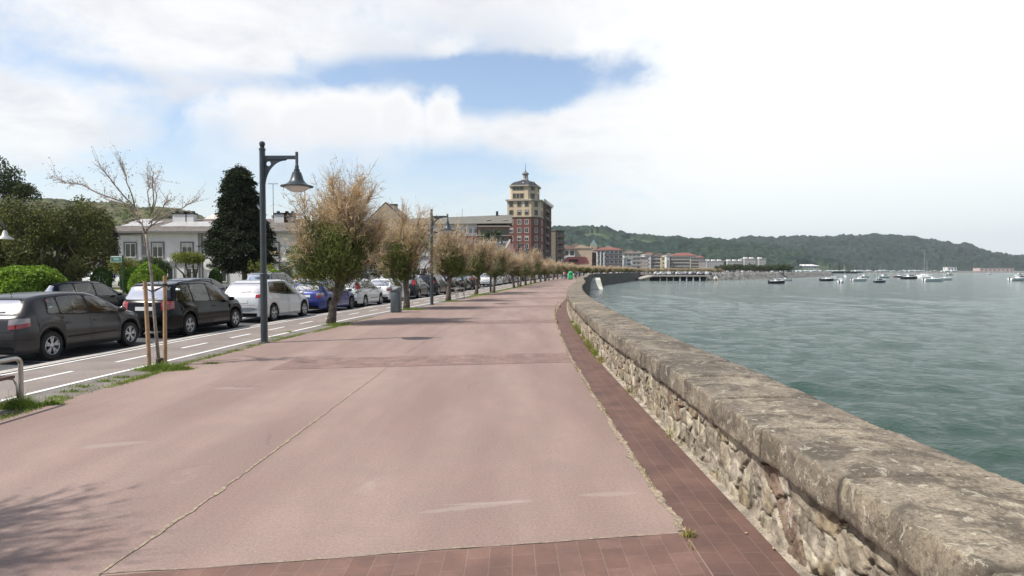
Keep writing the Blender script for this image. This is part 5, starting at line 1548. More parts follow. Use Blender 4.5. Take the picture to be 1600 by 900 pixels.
    # wheels
    for wx in P['wx']:
        for sg in (-1, 1):
            w_ = empty('wheel_pivot') if False else None
            mb = MB(); rr = r*.66
            mb.lathe([(rr, -.10), (r*.93, -.105), (r-.006, -.08), (r, -.04), (r, .04), (r-.006, .08), (r*.93, .105), (rr, .10), (rr, .02)], 30, axis='y', cap=False)
            wo = mb.build('wheel', TYRE, t, True, 50); wo.location = (wx, sg*(W-.115), r)
            rm = MB(); s2 = sg
            rm.lathe([(rr*1.0, s2*.100), (rr*.95, s2*.108), (rr*.90, s2*.095), (rr*.88, s2*.03)], 30, axis='y', cap=False)
            rm.lathe([(.03, s2*.098), (.055, s2*.092), (.06, s2*.05)], 14, axis='y')
            for k in range(spokes):
                for dd in ((-.13, .13) if spokes == 5 else (0,)):
                    a = 2*math.pi*k/spokes+.3
                    a1, a2 = a+dd*.6, a+dd*1.5
                    wd1, wd2 = .016, .024
                    p1 = Vector((math.cos(a1)*.045, s2*.092, math.sin(a1)*.045)); p2 = Vector((math.cos(a2)*rr*.92, s2*.092, math.sin(a2)*rr*.92))
                    tn = Vector((-math.sin(a), 0, math.cos(a)))
                    vs = [p1-tn*wd1, p1+tn*wd1, p2+tn*wd2, p2-tn*wd2]
                    vs += [v-Vector((0, s2*.03, 0)) for v in vs]
                    rm.add(vs, [(0, 1, 2, 3), (7, 6, 5, 4), (0, 4, 5, 1), (1, 5, 6, 2), (2, 6, 7, 3), (3, 7, 4, 0)])
            ro = rm.build('rim', rim, wo, False)
            MB().lathe([(rr*.93, s2*.035), (rr*.93, s2*.03), (.0, s2*.028)], 24, axis='y').build('spoke_shade_disc', UNDER, wo)  # black disc stands in for the shade behind the spokes
    return t
def put(c, Yc, off, label, extra=0.0, group='cars parked along the kerb'):
    p = lane(Yc, off); z = road_z(off)+.004
    c.location = (p.x, p.y, z); c.rotation_euler = (0, 0, lane_dir(Yc)+extra); tag(c, label, 'car', group)
    return c
OFF = -3.72
c1 = put(make_car('hatch', PGREY, 5, molding=True), 15.15, -3.78, 'dark grey five-door hatchback, nearest car, cut by the frame at its tail')
c2 = put(make_car('mpv', PBLACK, 5, molding=True, zafira=True, rails=True), 20.35, -3.72, 'black people carrier with its rear window gleaming white behind the young tree')
c3 = put(make_car('cmax', PSILV, 5), 25.6, -3.66, 'silver-white rounded family car with long red tail lights behind the lamp post')
c4 = put(make_car('hatch', PBLUE, 5, rim=RIMD), 30.6, -3.62, 'deep blue hatchback parked behind the leaning tamarisk')
c5 = put(make_car('small', PSILV, 6, molding=True), 35.1, -3.62, 'silver-white three-door hatchback with tall red lights beside the leaning tamarisk')
c6 = put(make_car('hatch', PWHITE, 5), 40.2, -3.62, 'white compact with dark rear window just left of the litter bin')
c7 = put(make_car('small', PDGREY, 6), 45.3, -3.6, 'small dark grey car with red lights behind the second tamarisk')
c8 = put(make_car('suv', PDGREY, 5, rails=True), 50.6, -3.6, 'tall dark grey off-roader behind the second lamp post')
def cpc(src, Yc, off, label, pm=None, extra=0.0, group='cars parked along the kerb'):
    srcp = [k for k in kids(src) if k.name.startswith('body')][0].data.materials[0].name
    c = copy_tree(src, matmap={srcp: pm} if pm else None)
    return put(c, Yc, off, label, extra, group)
cpc(c5, 56.4, OFF+.1, 'dark car with red tail lights behind the tubular bench', PBLACK)
cpc(c4, 61.2, OFF+.1, 'dark car seen between the third and fourth lamp posts', PDGREY)
cpc(c7, 66.0, OFF+.1, 'dark green-grey car beside the leaning thin tamarisk', PDGREY)
cpc(c3, 78.0, OFF, 'white rounded car standing alone after a gap in the row, seen from behind', PWHITE)
cpc(c6, 83.6, OFF, 'white car directly in front of the lone white rounded one', PWHITE)
cpc(c8, 89, OFF, 'silver-grey off-roader past the fourth lamp', PMID)
cpc(c4, 94.6, OFF, 'dark hatchback behind the tamarisk by the fifth lamp', PNAVY)
cpc(c6, 100, OFF, 'grey car, first past the fifth lamp', PMID)
for i, yq in enumerate((106, 112, 118, 125, 131, 138, 145, 152, 160, 168, 176)):
    cpc((c5, c4, c8, c6)[i % 4], yq, OFF, 'small far parked car half hidden by the dense row of tamarisks', (PWHITE, PDGREY, PMID, PRED, PWHITE, PBLACK)[i % 6])
# far kerb row
G2 = 'cars parked along the far kerb'
R2 = -9.75
cpc(c2, 23.4, R2-.3, 'black estate whose roof rails show behind the grey hatchback', PBLACK, group=G2).scale = (1, 1, .87)
cpc(c4, 29.9, R2, 'navy hatchback behind the black people carrier, across the road', PNAVY, group=G2)
cpc(c8, 37.3, R2, 'pale-roofed grey estate across the road behind the silver-white car', PMID, group=G2)
cpc(c4, 42.6, R2, 'dark red car across the road behind the blue hatchback', PRED, group=G2)
cpc(c3, 47.8, R2, 'yellow car across the road', PYEL, group=G2)
cpc(c8, 53, R2, 'dark grey car across the road beside the yellow one', PMID, group=G2)
cpc(c2, 60, R2, 'red van across the road behind the white compact', PRED, group=G2)
cpc(c6, 55.9+9.3, R2, 'white car across the road just past the red van', PWHITE, group=G2)
cpc(c5, 70, R2, 'white hatchback across the road level with the second tamarisk', PWHITE, group=G2)
for i, yq in enumerate((75.5, 81, 86.5, 92, 98, 103.5, 109, 115, 121, 128)):
    cpc((c4, c8, c6, c5, c3)[i % 5], yq, R2, 'far car across the road glimpsed between the tamarisk trunks', (PBLACK, PDGREY, PWHITE, PNAVY, PMID, PWHITE)[i % 6], group=G2)
# white cars on the road behind the lawn
for px, D, lab, src in ((130, 66, 'white car on the road behind the lawn, beyond the egg-shaped bush', c6), (178, 60, 'white van-like car on the far road beside the green signpost', c3)):
    c = copy_tree(src, matmap={'silver_white_paint': PWHITE}); c.location = (At(px, 422, D).x, D, .19); c.rotation_euler = (0, 0, math.pi); tag(c, lab, 'car', 'cars on the road behind the lawn')

# ================================================================== BUILDINGS
PANE = mat('window_glass', (.030, .036, .040), .08, .3, .8, spec=.8, world=True)
PANEL = mat('blind', (.45, .44, .42), .7, .15, 1)
FRW = mat('white_frame', (.74, .73, .70), .6, .08, 2)
FRD = mat('dull_surround', (.40, .34, .30), .8, .1, 1)
FRG = mat('grey_surround', (.17, .165, .17), .8, .12, 1, fine=.1)
DARK = mat('dark_opening', (.02, .02, .022), .8, .2)
def wmat(name, c, var=.08, sc_=.6, **k): return mat(name, c, k.pop('rough', .88), var, sc_, fine=k.pop('fine', .08), **k)
def place(x, z, y=0.0): return Matrix.Translation((x, y, z))
def side(W_, d, z): return Matrix.Translation((W_, d, z)) @ Matrix.Rotation(math.radians(90), 4, 'Z')     # right-hand wall
def lside(d, z): return Matrix.Translation((0, d, z)) @ Matrix.Rotation(math.radians(-90), 4, 'Z')
def window(par, Mx, w, h, frame=FRW, pane=PANE, surround=None, mull=1, rail=0, sill=True, blind=0.0, t=.07, name='window', proud=.05):
    mb = MB()
    f0 = 0
    if surround:
        s_ = .16
        for (a, b, c, d) in ((-w/2-s_, -w/2, -s_, h+s_), (w/2, w/2+s_, -s_, h+s_), (-w/2, w/2, h, h+s_), (-w/2, w/2, -s_, 0)):
            mb.box(a, b, -proud-.03, .02, c, d, 1, Mx)
    for (a, b, c, d) in ((-w/2, -w/2+t, 0, h), (w/2-t, w/2, 0, h), (-w/2+t, w/2-t, h-t, h), (-w/2+t, w/2-t, 0, t)):
        mb.box(a, b, -proud, .02, c, d, 0, Mx)
    for k in range(mull):
        x = -w/2+w*(k+1)/(mull+1); mb.box(x-t/2, x+t/2, -proud+.01, .02, t, h-t, 0, Mx)
    for k in range(rail):
        z = h*(k+1)/(rail+1); mb.box(-w/2+t, w/2-t, -proud+.012, .02, z-t/2, z+t/2, 0, Mx)
    if sill and not surround: mb.box(-w/2-.06, w/2+.06, -.14, .02, -.07, 0, 0, Mx)
    o = mb.build(name, [frame, surround] if surround else frame, par)
    MB().box(-w/2+t*.5, w/2-t*.5, -.012, .02, t*.5, h-t*.5, 0, Mx).build('pane', pane, o)
    if blind: MB().box(-w/2+t, w/2-t, -.028, -.014, h*(1-blind), h-t, 0, Mx).build('blind', PANEL, o)
    return o
def bld(name, px0, px1, D, label, rz=0.0, base=None, cat='building', group=None, D1=None):
    """front-left corner at px0, front-right corner at px1; returns (empty, width)"""
    a = At(px0, 422, D); 
    if D1 is None:
        # direction rz; intersect ray of px1
        d = ray(px1, 422); k = d.x/d.y
        # a + w*(cos rz, sin rz): (ax + w c) = k*(ay + w s)
        w = (k*a.y-a.x)/(math.cos(rz)-k*math.sin(rz))
    else:
        b = At(px1, 422, D1); v = b-a; w = math.hypot(v.x, v.y); rz = math.atan2(v.y, v.x)
    base = GROUND_Z-.05 if base is None else base
    return empty(name, (a.x, a.y, base), rz, label, cat, group), w
def Hz(py, D, base=None): return CAMH+(422-py)*D/1000-(GROUND_Z-.05 if base is None else base)
def hip_roof(par, W, Dp, z, h, m, ov=.5, ridge_in=None, name='roof'):
    ri = Dp/2 if ridge_in is None else ridge_in
    v = [(-ov, -ov, z), (W+ov, -ov, z), (W+ov, Dp+ov, z), (-ov, Dp+ov, z), (ri, Dp/2, z+h), (W-ri, Dp/2, z+h)]
    v += [(x, y, z-.18) for x, y, _ in v[:4]]
    return MB().add(v, [(0, 1, 5, 4), (1, 2, 5), (2, 3, 4, 5), (3, 0, 4), (6, 9, 8, 7), (0, 6, 7, 1), (1, 7, 8, 2), (2, 8, 9, 3), (3, 9, 6, 0)]).build(name, m, par)
def gable_front(par, W, Dp, z, h, m, ov=.3, th=.2, name='roof'):
    """ridge runs away from the viewer"""
    mb = MB()
    for sg in (0, 1):
        x0, x1 = (-ov, W/2) if sg == 0 else (W+ov, W/2)
        k = h/(W/2); z0 = z-ov*k
        vs = [(x0, -ov, z0), (x1, -ov, z+h), (x1, Dp+ov, z+h), (x0, Dp+ov, z0)]; vs += [(x, y, q-th) for x, y, q in vs]
        mb.add(vs, [(0, 1, 2, 3), (7, 6, 5, 4), (0, 4, 5, 1), (1, 5, 6, 2), (2, 6, 7, 3), (3, 7, 4, 0)])
    return mb.build(name, m, par)
def gable_side(par, W, Dp, z, h, m, ov=.3, th=.2, name='roof'):
    mb = MB(); k = h/(Dp/2)
    for y0, y1 in ((-ov, Dp/2), (Dp+ov, Dp/2)):
        z0 = z-ov*k
        vs = [(-ov, y0, z0), (W+ov, y0, z0), (W+ov, y1, z+h), (-ov, y1, z+h)]; vs += [(x, y, q-th) for x, y, q in vs]
        mb.add(vs, [(0, 1, 2, 3), (7, 6, 5, 4), (0, 4, 5, 1), (1, 5, 6, 2), (2, 6, 7, 3), (3, 7, 4, 0)])
    return mb.build(name, m, par)
WALLG = wmat('pale_grey_render', (.66, .65, .65)); BANDG = wmat('grey_band', (.20, .195, .205))
TILER = wmat('brown_roof_tiles', (.135, .115, .10), .25, 1.5, fine=.35); SLATE = wmat('slate_roof', (.13, .13, .135), .2, 1, fine=.2)
REDT = wmat('red_roof_tiles', (.21, .082, .062), .2, .8, fine=.25); BRICKR = wmat('dark_red_brick', (.185, .076, .056), .12, .6, fine=.25)
CREAM = wmat('ochre_render', (.56, .45, .31), .12, .4); STONE = wmat('sandstone', (.40, .32, .24)); WHITEW = wmat('white_render', (.66, .65, .63))
PINKB = wmat('pink_brick', (.36, .22, .18)); BEIGE = wmat('beige_render', (.56, .44, .32)); BROWNW = wmat('brown_wood', (.10, .06, .045))
PANELR = wmat('solar_panels', (.42, .40, .39), .15, 2, rough=.35)

# --- long two-storey pale grey building behind the park
D = 70; u = U(D)
b, W = bld('long_building', 150, 528, D, 'long two-storey pale grey building with brown tiled roof behind the park trees')
ze = Hz(363, D); MB().box(0, W, 0, 10, 0, ze).build('wall', WALLG, b)
def bx(px, D=70, p0=150): return (px-p0)*D/1000
MB().box(-.0, W, -.06, .0, ze-4.0+.25, ze-3.45+.25).build('band', BANDG, b)
MB().box(bx(222), bx(229), -.075, .0, 0, ze).build('pilaster', BANDG, b)
MB().box(bx(178), bx(222), -.05, 0, ze-.35, ze-.02).build('band', BANDG, b)
for px in (204.5, 247, 293, 332, 427, 475, 515): window(b, place(bx(px), ze-2.75), 1.15, 1.55, surround=FRG, blind=.28 if px > 220 else 0, pane=PANE)
for px in (312, 316.5): MB().tube([(bx(px), -.12, 0), (bx(px), -.12, ze)], .09 if px > 314 else .06, 8).build('downpipe', FRG, b)
hip_roof(b, W, 10, ze+.1, 1.75, TILER, .6, 5)
MB().box(-.6, W+.6, -.72, -.58, ze-.10, ze+.08).build('gutter', FRG, b)
for (x0, x1, y0, y1) in ((178, 232, .5, .9), (178, 208, .95, 1.25), (241, 330, .45, .9)):
    k = (1.75)/(5.6)
    vs = []
    for yy_, xx in ((y0*3.4-.4, x0), (y0*3.4-.4, x1-10), (y1*3.4+.3, x1), (y1*3.4+.3, x0+8)): vs.append((bx(xx), yy_, ze+.1+(yy_+.6)*k+.09))
    MB().add(vs+[(x, y, z-.08) for x, y, z in vs], [(0, 1, 2, 3), (0, 4, 5, 1), (1, 5, 6, 2), (2, 6, 7, 3), (3, 7, 4, 0)]).build('roof_panel', PANELR, b)
for px, w_ in ((258, 1.6), (274, .9), (424, 1.6), (436, 1.1)):
    c = MB().box(bx(px)-w_/2, bx(px)+w_/2, 3.2, 4.0, ze+1.0, ze+2.25).build('chimney', WALLG if px < 430 else FRG, b)
    MB().box(bx(px)-w_/2-.1, bx(px)+w_/2+.1, 3.1, 4.1, ze+2.25, ze+2.40).build('cap', DARK, c)
    for s_ in (-.3, .3): MB().box(bx(px)+s_*w_-.12, bx(px)+s_*w_+.12, 3.4, 3.8, ze+2.40, ze+2.62).build('pot', DARK, c)
d_ = MB().box(bx(446)-.75, bx(446)+.75, -.06, .02, 0, 2.75).build('door', DARK, b)
for px in (200, 262, 300, 345, 480): window(b, place(bx(px), 1.0), 1.3, 1.5, surround=FRG)
# arched wall sign
MB().lathe([(.62, 0), (.62, -.10), (.55, -.13)], 24, (bx(327), -.02, Hz(414, D)), axis='y').build('round_sign', WHITEW, b)
MB().lathe([(.48, -.0), (.48, -.01)], 24, (bx(327), -.135, Hz(414, D)), axis='y').build('round_sign', FRG, b)
MB().lathe([(.40, -.0), (.40, -.01)], 24, (bx(327), -.15, Hz(414, D)), axis='y').build('round_sign', WHITEW, b)
MB().box(bx(327)-.27, bx(327)+.27, -.175, -.165, Hz(414, D)-.16, Hz(414, D)-.02).build('sign_mark', DARK, b)
MB().box(bx(327)-.22, bx(327)+.22, -.175, -.165, Hz(414, D)+.03, Hz(414, D)+.13).build('sign_mark', DARK, b)
# white faceted roof lantern behind it
b, W = bld('roof_pavilion', 310, 358, 84, 'pale faceted pavilion roof rising behind the long grey building')
MB().box(0, W, 0, 4, 0, Hz(348, 84)).build('wall', WALLG, b)
hip_roof(b, W, 4, Hz(348, 84), 1.35, wmat('pale_roof', (.60, .54, .49)), .1, 1.2)
# antenna mast
a = empty('antenna_mast', (At(428, 422, 78).x, 78, Hz(350, 78)-.4), 0, 'thin television antenna mast above the long grey building', 'antenna')
MB().tube([(0, 0, -1), (0, 0, Hz(288, 78)-Hz(350, 78))], .035, 6).build('mast', LAMPM, a)
zt = Hz(288, 78)-Hz(350, 78)
MB().tube([(-.6, 0, zt), (.6, 0, zt)], .025, 5).build('boom', LAMPM, a)
for x in np.linspace(-.55, .55, 8): MB().tube([(x, -.2, zt+.05), (x, .2, zt+.05)], .015, 4).build('element', LAMPM, a)
MB().tube([(-.35, 0, zt*.45), (.35, 0, zt*.5)], .02, 5).build('boom', LAMPM, a)
MB().lathe([(.0, 0), (.2, .03), (.32, .1)], 14, (0, 0, zt*.2), axis='y').build('dish', PANELR, a)

# --- glazed dark veranda and the grey house behind
D = 64
b, W = bld('grey_house', 533, 672, 72, 'pale grey house with tall shuttered windows behind the dark glazed veranda')
ze = Hz(366, 72); MB().box(0, W, 0, 9, 0, ze).build('wall', WALLG, b)
def bx2(px): return (px-533)*.072
for px in (550, 582, 588, 594, 665, 612, 640, 655): window(b, place(bx2(px), Hz(391, 72)), .35 if 575 < px < 600 else .9, 1.5, sill=False)
for px in (640, 657, 668): window(b, place(bx2(px), .6), .9, 1.7, surround=FRG)
MB().box(0, W, -.05, 0, Hz(405, 72), Hz(400, 72)).build('band', BANDG, b)
hip_roof(b, W, 9, ze, 1.6, TILER, .5, 4)
b, W = bld('veranda', 560, 621, D, 'dark glazed veranda with white beams and black planted awning above')
z1 = Hz(402, D); MB().box(0, W, .05, 5.0, 0, z1).build('glazing', PANE, b)
for x in np.linspace(0, W, 9): MB().box(x-.05, x+.05, -.04, .05, 0, z1).build('post', FRG, b)
MB().box(-.2, W+.1, -.3, .1, z1, z1+.22).build('beam', FRW, b)
MB().box(-.1, W, .12, 4, z1+.22, z1+1.0).build('awning', DARK, b)
rs = np.random.RandomState(1)
leafy(b, [(x, .2, z1+1.05, .35) for x in np.linspace(.2, W-.3, 9)], 500, .06, LEAFD, 31, name='planting')
for px_, D_ in ((635, 66),):
    pass

# --- sandstone house with two chimneys
D = 100
b, W = bld('sandstone_house', 575, 632, D, 'sandstone gabled house with twin chimneys behind the largest tamarisk')
ze = Hz(343, D); MB().box(0, W, 0, 12, 0, ze).build('wall', STONE, b)
MB().prism([(0, 0), (W, 0), (W/2, 2.6)], 0, .3, 0, Matrix.Translation((0, .0, ze)) @ Matrix.Rotation(math.radians(90), 4, 'X')).build('gable', STONE, b)
gable_front(b, W, 12, ze, 2.7, TILER)
for px in (603, 611.5): 
    c = MB().box((px-575)*.1-.35, (px-575)*.1+.35, 3, 4, ze+.5, Hz(318, D)).build('chimney', STONE, b); MB().box((px-575)*.1-.4, (px-575)*.1+.4, 2.95, 4.05, Hz(318, D), Hz(316, D)).build('cap', DARK, c)
for px in (590, 600, 612, 622):
    for py in (372, 356): window(b, place((px-575)*.1, Hz(py, D)), .8, 1.3)
# --- mid grey-white house behind second and third tamarisks
D = 86
b, W = bld('white_house', 655, 712, D, 'white two-storey house with grey shutters behind the second and third tamarisks')
ze = Hz(372, D); MB().box(0, W, 0, 9, 0, ze).build('wall', WHITEW, b); hip_roof(b, W, 9, ze, 1.5, TILER)
for px in (668, 679, 690, 703):
    for z in (.8, 3.7): window(b, place((px-655)*.086, z), .85, 1.6, surround=FRG)
MB().box(0, W, -.04, 0, 3.0, 3.35).build('band', BANDG, b)
# --- white garage house
D = 96
b, W = bld('garage_house', 714, 748, D, 'small white house with sloping roof and dark doorway between the third and fourth tamarisks')
ze = Hz(408, D); MB().box(0, W, 0, 6, 0, ze).build('wall', WHITEW, b); gable_front(b, W, 6, ze, 1.0, wmat('pale_tiles', (.45, .38, .32)))
MB().box(.5, 1.6, -.03, .02, 0, 2.0).build('door', DARK, b)
# --- long apartment block with grey roof
D = 215
b, W = bld('apartment_block', 560, 800, D, 'long apartment block with grey roof and red brick walls left of the tower', base=-.4)
def kx(px, D=215, p0=560): return (px-p0)*D/1000
ze = Hz(352, D); MB().box(0, W, 0, 14, 0, ze-3.6).build('wall', BRICKR, b)
MB().box(0, kx(745), .6, 13, ze-3.6, ze+.6).build('upper_wall', WHITEW, b)
MB().box(kx(747), kx(796), -1.2, 13, ze-16, ze-.2).build('wall_bay', wmat('tan_brick', (.22, .15, .11)), b)
for z in (ze-.4, ze-3.4, ze-6.4, ze-9.4): MB().box(kx(745), kx(797), -2.2, 1, z-.25, z).build('balcony', wmat('balcony_concrete', (.38, .35, .31)), b)
for z in (ze-3.2, ze-6.2, ze-9.2):
    for px in (755, 768, 781, 790): window(b, place(kx(px), z, -1.2), 1.6, 1.7, frame=BROWNW)
for px in range(655, 745, 8): window(b, place(kx(px), ze-2.6, .6), .9, 1.5, sill=False)
for z in (ze-6.5, ze-9.5, ze-12.5):
    for px in range(600, 745, 12): window(b, place(kx(px), z), 1.1, 1.6)
vs = [(kx(640), -.6, ze+.6), (W, -.6, ze+.6), (W, 7, ze+4.1), (kx(678), 7, ze+3.4), (0, -.6, ze-.2), (0, 7, ze+2.2)]
MB().add([(0, -.8, ze+.1), (W, -.8, ze+.6), (W, 14.5, ze+.6), (0, 14.5, ze+.1), (kx(590), 7, ze+2.4), (W, 7, ze+4.1)], [(0, 1, 5, 4), (1, 2, 5), (2, 3, 4, 5), (3, 0, 4), (0, 3, 2, 1)]).build('roof', wmat('grey_green_roof', (.15, .145, .125), .1, .3), b)
for px in (764, 790): MB().box(kx(px)-.9, kx(px)+.5, 1.5, 2.6, ze+1.9, ze+2.15).build('skylight', WHITEW, b)
MB().box(kx(776)-.4, kx(776)+.4, 6, 7, ze+3.5, ze+5.2).build('chimney', DARK, b)
MB().tube([(kx(720), 7, ze+3), (kx(720), 7, ze+6.2)], .05, 5).build('aerial', LAMPM, b)
# --- grey slate-roofed chapel-like house
D = 128
b, W = bld('slate_roof_house', 738, 812, D, 'pink brick house with steep slate roof edged in white, in front of the tower base')
k = D/1000
ze = Hz(403, D); MB().box(0, W, .5, 9, 0, ze).build('wall', PINKB, b)
mz = Hz(379, D)
MB().add([(.0+3.0, .3, mz), (W-2.2, .3+0, mz), (W-4.0, -.1, ze-.6), (4.6, -.1, ze-.6), (3.0, 5, mz+.5), (W-2.2, 5, mz+.5)], [(3, 2, 1, 0), (0, 1, 5, 4)]).build('roof', SLATE, b)
for s_, xa, xb in ((0, 3.1, -.3), (1, W-2.3, W-4.6)):
    pass
for (xt, xl) in ((2.6, -.2), (W-1.9, W-4.4)):
    q = MB(); q.add([(xt-.25, -.35, mz+.6), (xt+.15, -.35, mz+.6), (xl+.3, -.35, ze-1.0), (xl-.15, -.35, ze-1.0), (xt-.25, .2, mz+.6), (xt+.15, .2, mz+.6), (xl+.3, .2, ze-1.0), (xl-.15, .2, ze-1.0)], [(0, 1, 2, 3), (7, 6, 5, 4), (0, 4, 5, 1), (1, 5, 6, 2), (2, 6, 7, 3), (3, 7, 4, 0)]); q.build('gable_edge', FRW, b)
MB().prism([(-.2, ze-1.2), (2.7, mz+.3), (5.2, ze-1.2)], -.2, .45, 0, Matrix.Rotation(math.radians(90), 4, 'X')).build('gable', PINKB, b)
MB().prism([(W-4.3, ze-1.2), (W-1.9, mz+.3), (W+.2, ze-1.2)], -.2, .45, 0, Matrix.Rotation(math.radians(90), 4, 'X')).build('gable', PINKB, b)
MB().box(W-4.2-2.0, W-4.2-.2, -.1, .48, 0, ze-.7).build('porch', wmat('dark_grey_render', (.12, .115, .11)), b)
for x in (.9, 1.7, 2.5, 3.3): MB().box(x-.12, x+.12, -.05, .5, .3, ze-1.8).build('column', WHITEW, b)
MB().box(4.6+1.6, 4.6+2.1, .0, .15, (mz+ze)/2-.5, (mz+ze)/2-.3).build('skylight', WHITEW, b)

# --- brick and ochre tower
D = 245
rz = -math.atan(.20)
tb = empty('corner_tower', (At(792.5, 422, D).x, D, -.4), rz, 'tall red brick and ochre tower block with dark domed roof, lantern and spire', 'building')
# footprint in local frame: front along x, chamfer, right side along y
FW = 9.3; CH_ = 3.2; RD = 33.0; BWid = 20.0
foot = [(0, 0), (FW, 0), (FW+CH_, CH_), (FW+CH_, RD), (0, RD)]
z_b = Hz(339, D, -.4); z_c = Hz(314.5, D, -.4)
MB().prism(foot, 0, z_b).build('wall', BRICKR, tb)
MB().prism(foot, z_b, z_c).build('upper_wall', CREAM, tb)
def off_foot(p, d): return [(p[0][0]-d, p[0][1]-d), (p[1][0]+d*.4, p[1][1]-d), (p[2][0]+d, p[2][1]-d*.4), (p[3][0]+d, p[3][1]), (p[4][0]-d, p[4][1])]
MB().prism(off_foot(foot, .55), z_c, z_c+.55).build('cornice', wmat('pale_stone', (.42, .38, .30)), tb)
MB().prism(off_foot(foot, .25), z_b-.2, z_b+.15).build('string_course', wmat('pale_stone', (.42, .38, .30)), tb)
chm = Matrix.Translation((FW+CH_/2, CH_/2, 0)) @ Matrix.Rotation(math.radians(45), 4, 'Z')
fl = [Hz(y, D, -.4) for y in (335.5, 322.5)]; lo = [Hz(y, D, -.4) for y in (350, 363, 375.5, 388, 400, 412)]
OCH = wmat('dark_ochre_surround', (.30, .24, .15))  # darker ochre for the upper window surrounds
for i, z in enumerate(fl+lo):
    for px in (799, 812, 824):
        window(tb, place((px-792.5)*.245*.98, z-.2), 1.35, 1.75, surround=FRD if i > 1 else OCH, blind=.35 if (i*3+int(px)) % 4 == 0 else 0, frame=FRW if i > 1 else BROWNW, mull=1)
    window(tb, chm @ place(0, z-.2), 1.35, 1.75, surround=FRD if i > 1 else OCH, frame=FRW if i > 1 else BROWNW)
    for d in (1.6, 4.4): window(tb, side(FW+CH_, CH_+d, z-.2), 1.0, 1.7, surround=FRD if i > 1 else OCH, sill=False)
    # galleries on the sea side
    s1 = FW+CH_
    if z < fl[1]-.5 or True:
        MB().box(s1, s1+.06, CH_+7, CH_+16.5, z-.7, z+1.9).build('gallery', DARK, tb)
        MB().box(s1+.06, s1+1.1, CH_+7, CH_+16.5, z-1.1, z-.9).build('balcony', wmat('balcony_brown', (.22, .16, .12)), tb)
        MB().box(s1+1.0, s1+1.1, CH_+7, CH_+16.5, z-.9, z+.0).build('railing', wmat('balcony_rail', (.12, .10, .085)), tb)
        window(tb, side(s1, CH_+20, z-.2), 1.6, 1.8, sill=False); window(tb, side(s1, CH_+25, z-.2), 1.6, 1.8, sill=False)
for d in (CH_+6.6, CH_+16.9, CH_+22.3): MB().box(FW+CH_, FW+CH_+.8, d-.3, d+.3, 0, z_c).build('pier', wmat('umber_pier', (.17, .125, .09)), tb)
for k, x in enumerate(np.linspace(FW+CH_+.8, FW+CH_+.8, 1)):
    for d in np.arange(CH_+4, RD, 2.2): MB().box(x-.2, x+.15, d, d+1.5, z_c+.55, z_c+1.35).build('parapet', WHITEW, tb)
# upper octagon
ox, oy, zt0, zt1 = 3.7, .6, z_c+.55, Hz(292, D, -.4)
octp = [(1.0, .6), (7.2, .6), (10.6, 3.8), (10.6, 9.5), (7.2, 12.5), (1.6, 12.5), (.4, 9.5), (.4, 1.4)]
octp = [(1.6, .5), (8.0, .5), (11.0, 3.4), (11.0, 9.5), (8.0, 12.5), (1.6, 12.5), (.9, 9.5), (.9, 1.2)]
MB().prism(octp, zt0, zt1).build('turret', CREAM, tb)
oc2 = [(4.9+(x-4.9)*1.10, 6.5+(y-6.5)*1.10) for x, y in octp]
MB().prism(oc2, zt1, zt1+.5).build('cornice', wmat('pale_stone', (.4, .4, .4)), tb)
for zz_ in (zt0+.5, zt0+3.6):
    for x in (1.9+.9, 4.0, 5.6): window(tb, place(x, zz_, .5), 1.2, 1.7, frame=BROWNW, surround=OCH)
    window(tb, Matrix.Translation((9.5, 1.95, 0)) @ Matrix.Rotation(math.radians(44), 4, 'Z') @ place(0, zz_), 1.6, 1.7, frame=BROWNW, surround=OCH)
    window(tb, side(11.0, 6, zz_), 1.3, 1.7, frame=BROWNW, surround=OCH)
c = Vector((5.9, 6.5))
def ring(sc_, z): return [((c.x+(x-c.x)*sc_), (c.y+(y-c.y)*sc_), z) for x, y in octp]
mb = MB(); lv = [(1.05, zt1+.5), (.98, zt1+1.0), (.86, zt1+2.1), (.62, zt1+3.0), (.34, zt1+3.7), (.20, zt1+4.1)]
lv = [(1.0, zt1+.5), (.92, zt1+1.2), (.76, zt1+1.9), (.52, zt1+2.4), (.28, zt1+2.9), (.22, zt1+3.2)]
vs = []; 
for s_, z in lv: vs += ring(s_, z)
fs = [(i*8+k, i*8+(k+1) % 8, i*8+8+(k+1) % 8, i*8+8+k) for i in range(len(lv)-1) for k in range(8)]
dome = mb.add(vs, fs+[tuple(range(40, 48))]).build('dome_roof', wmat('dark_slate', (.05, .05, .06), .2, 1), tb)
for ang in (0, 45):
    mm = Matrix.Translation((c.x+(0 if ang == 0 else 3.2), c.y-(4.6 if ang == 0 else 3.0), zt1+.8)) @ Matrix.Rotation(math.radians(ang), 4, 'Z')
    MB().box(-.7, .7, -.6, .8, 0, 1.2, 0, mm).build('dormer', wmat('dark_slate', (.05,)*3), tb)
    MB().box(-.35, .35, -.64, -.6, .2, .95, 0, mm).build('dormer_window', WHITEW, tb)
zl_ = zt1+3.2
MB().lathe([(1.25, zl_-.3), (1.25, zl_+.25)], 12, (c.x, c.y, 0)).build('lantern_base', WHITEW, tb)
for k in range(8):
    a = 2*math.pi*k/8; MB().tube([(c.x+.95*math.cos(a), c.y+.95*math.sin(a), zl_+.25), (c.x+.95*math.cos(a), c.y+.95*math.sin(a), zl_+2.2)], .14, 6).build('column', WHITEW, tb)
MB().lathe([(.45, zl_+.2), (.45, zl_+2.2)], 10, (c.x, c.y, 0)).build('lantern_core', DARK, tb)
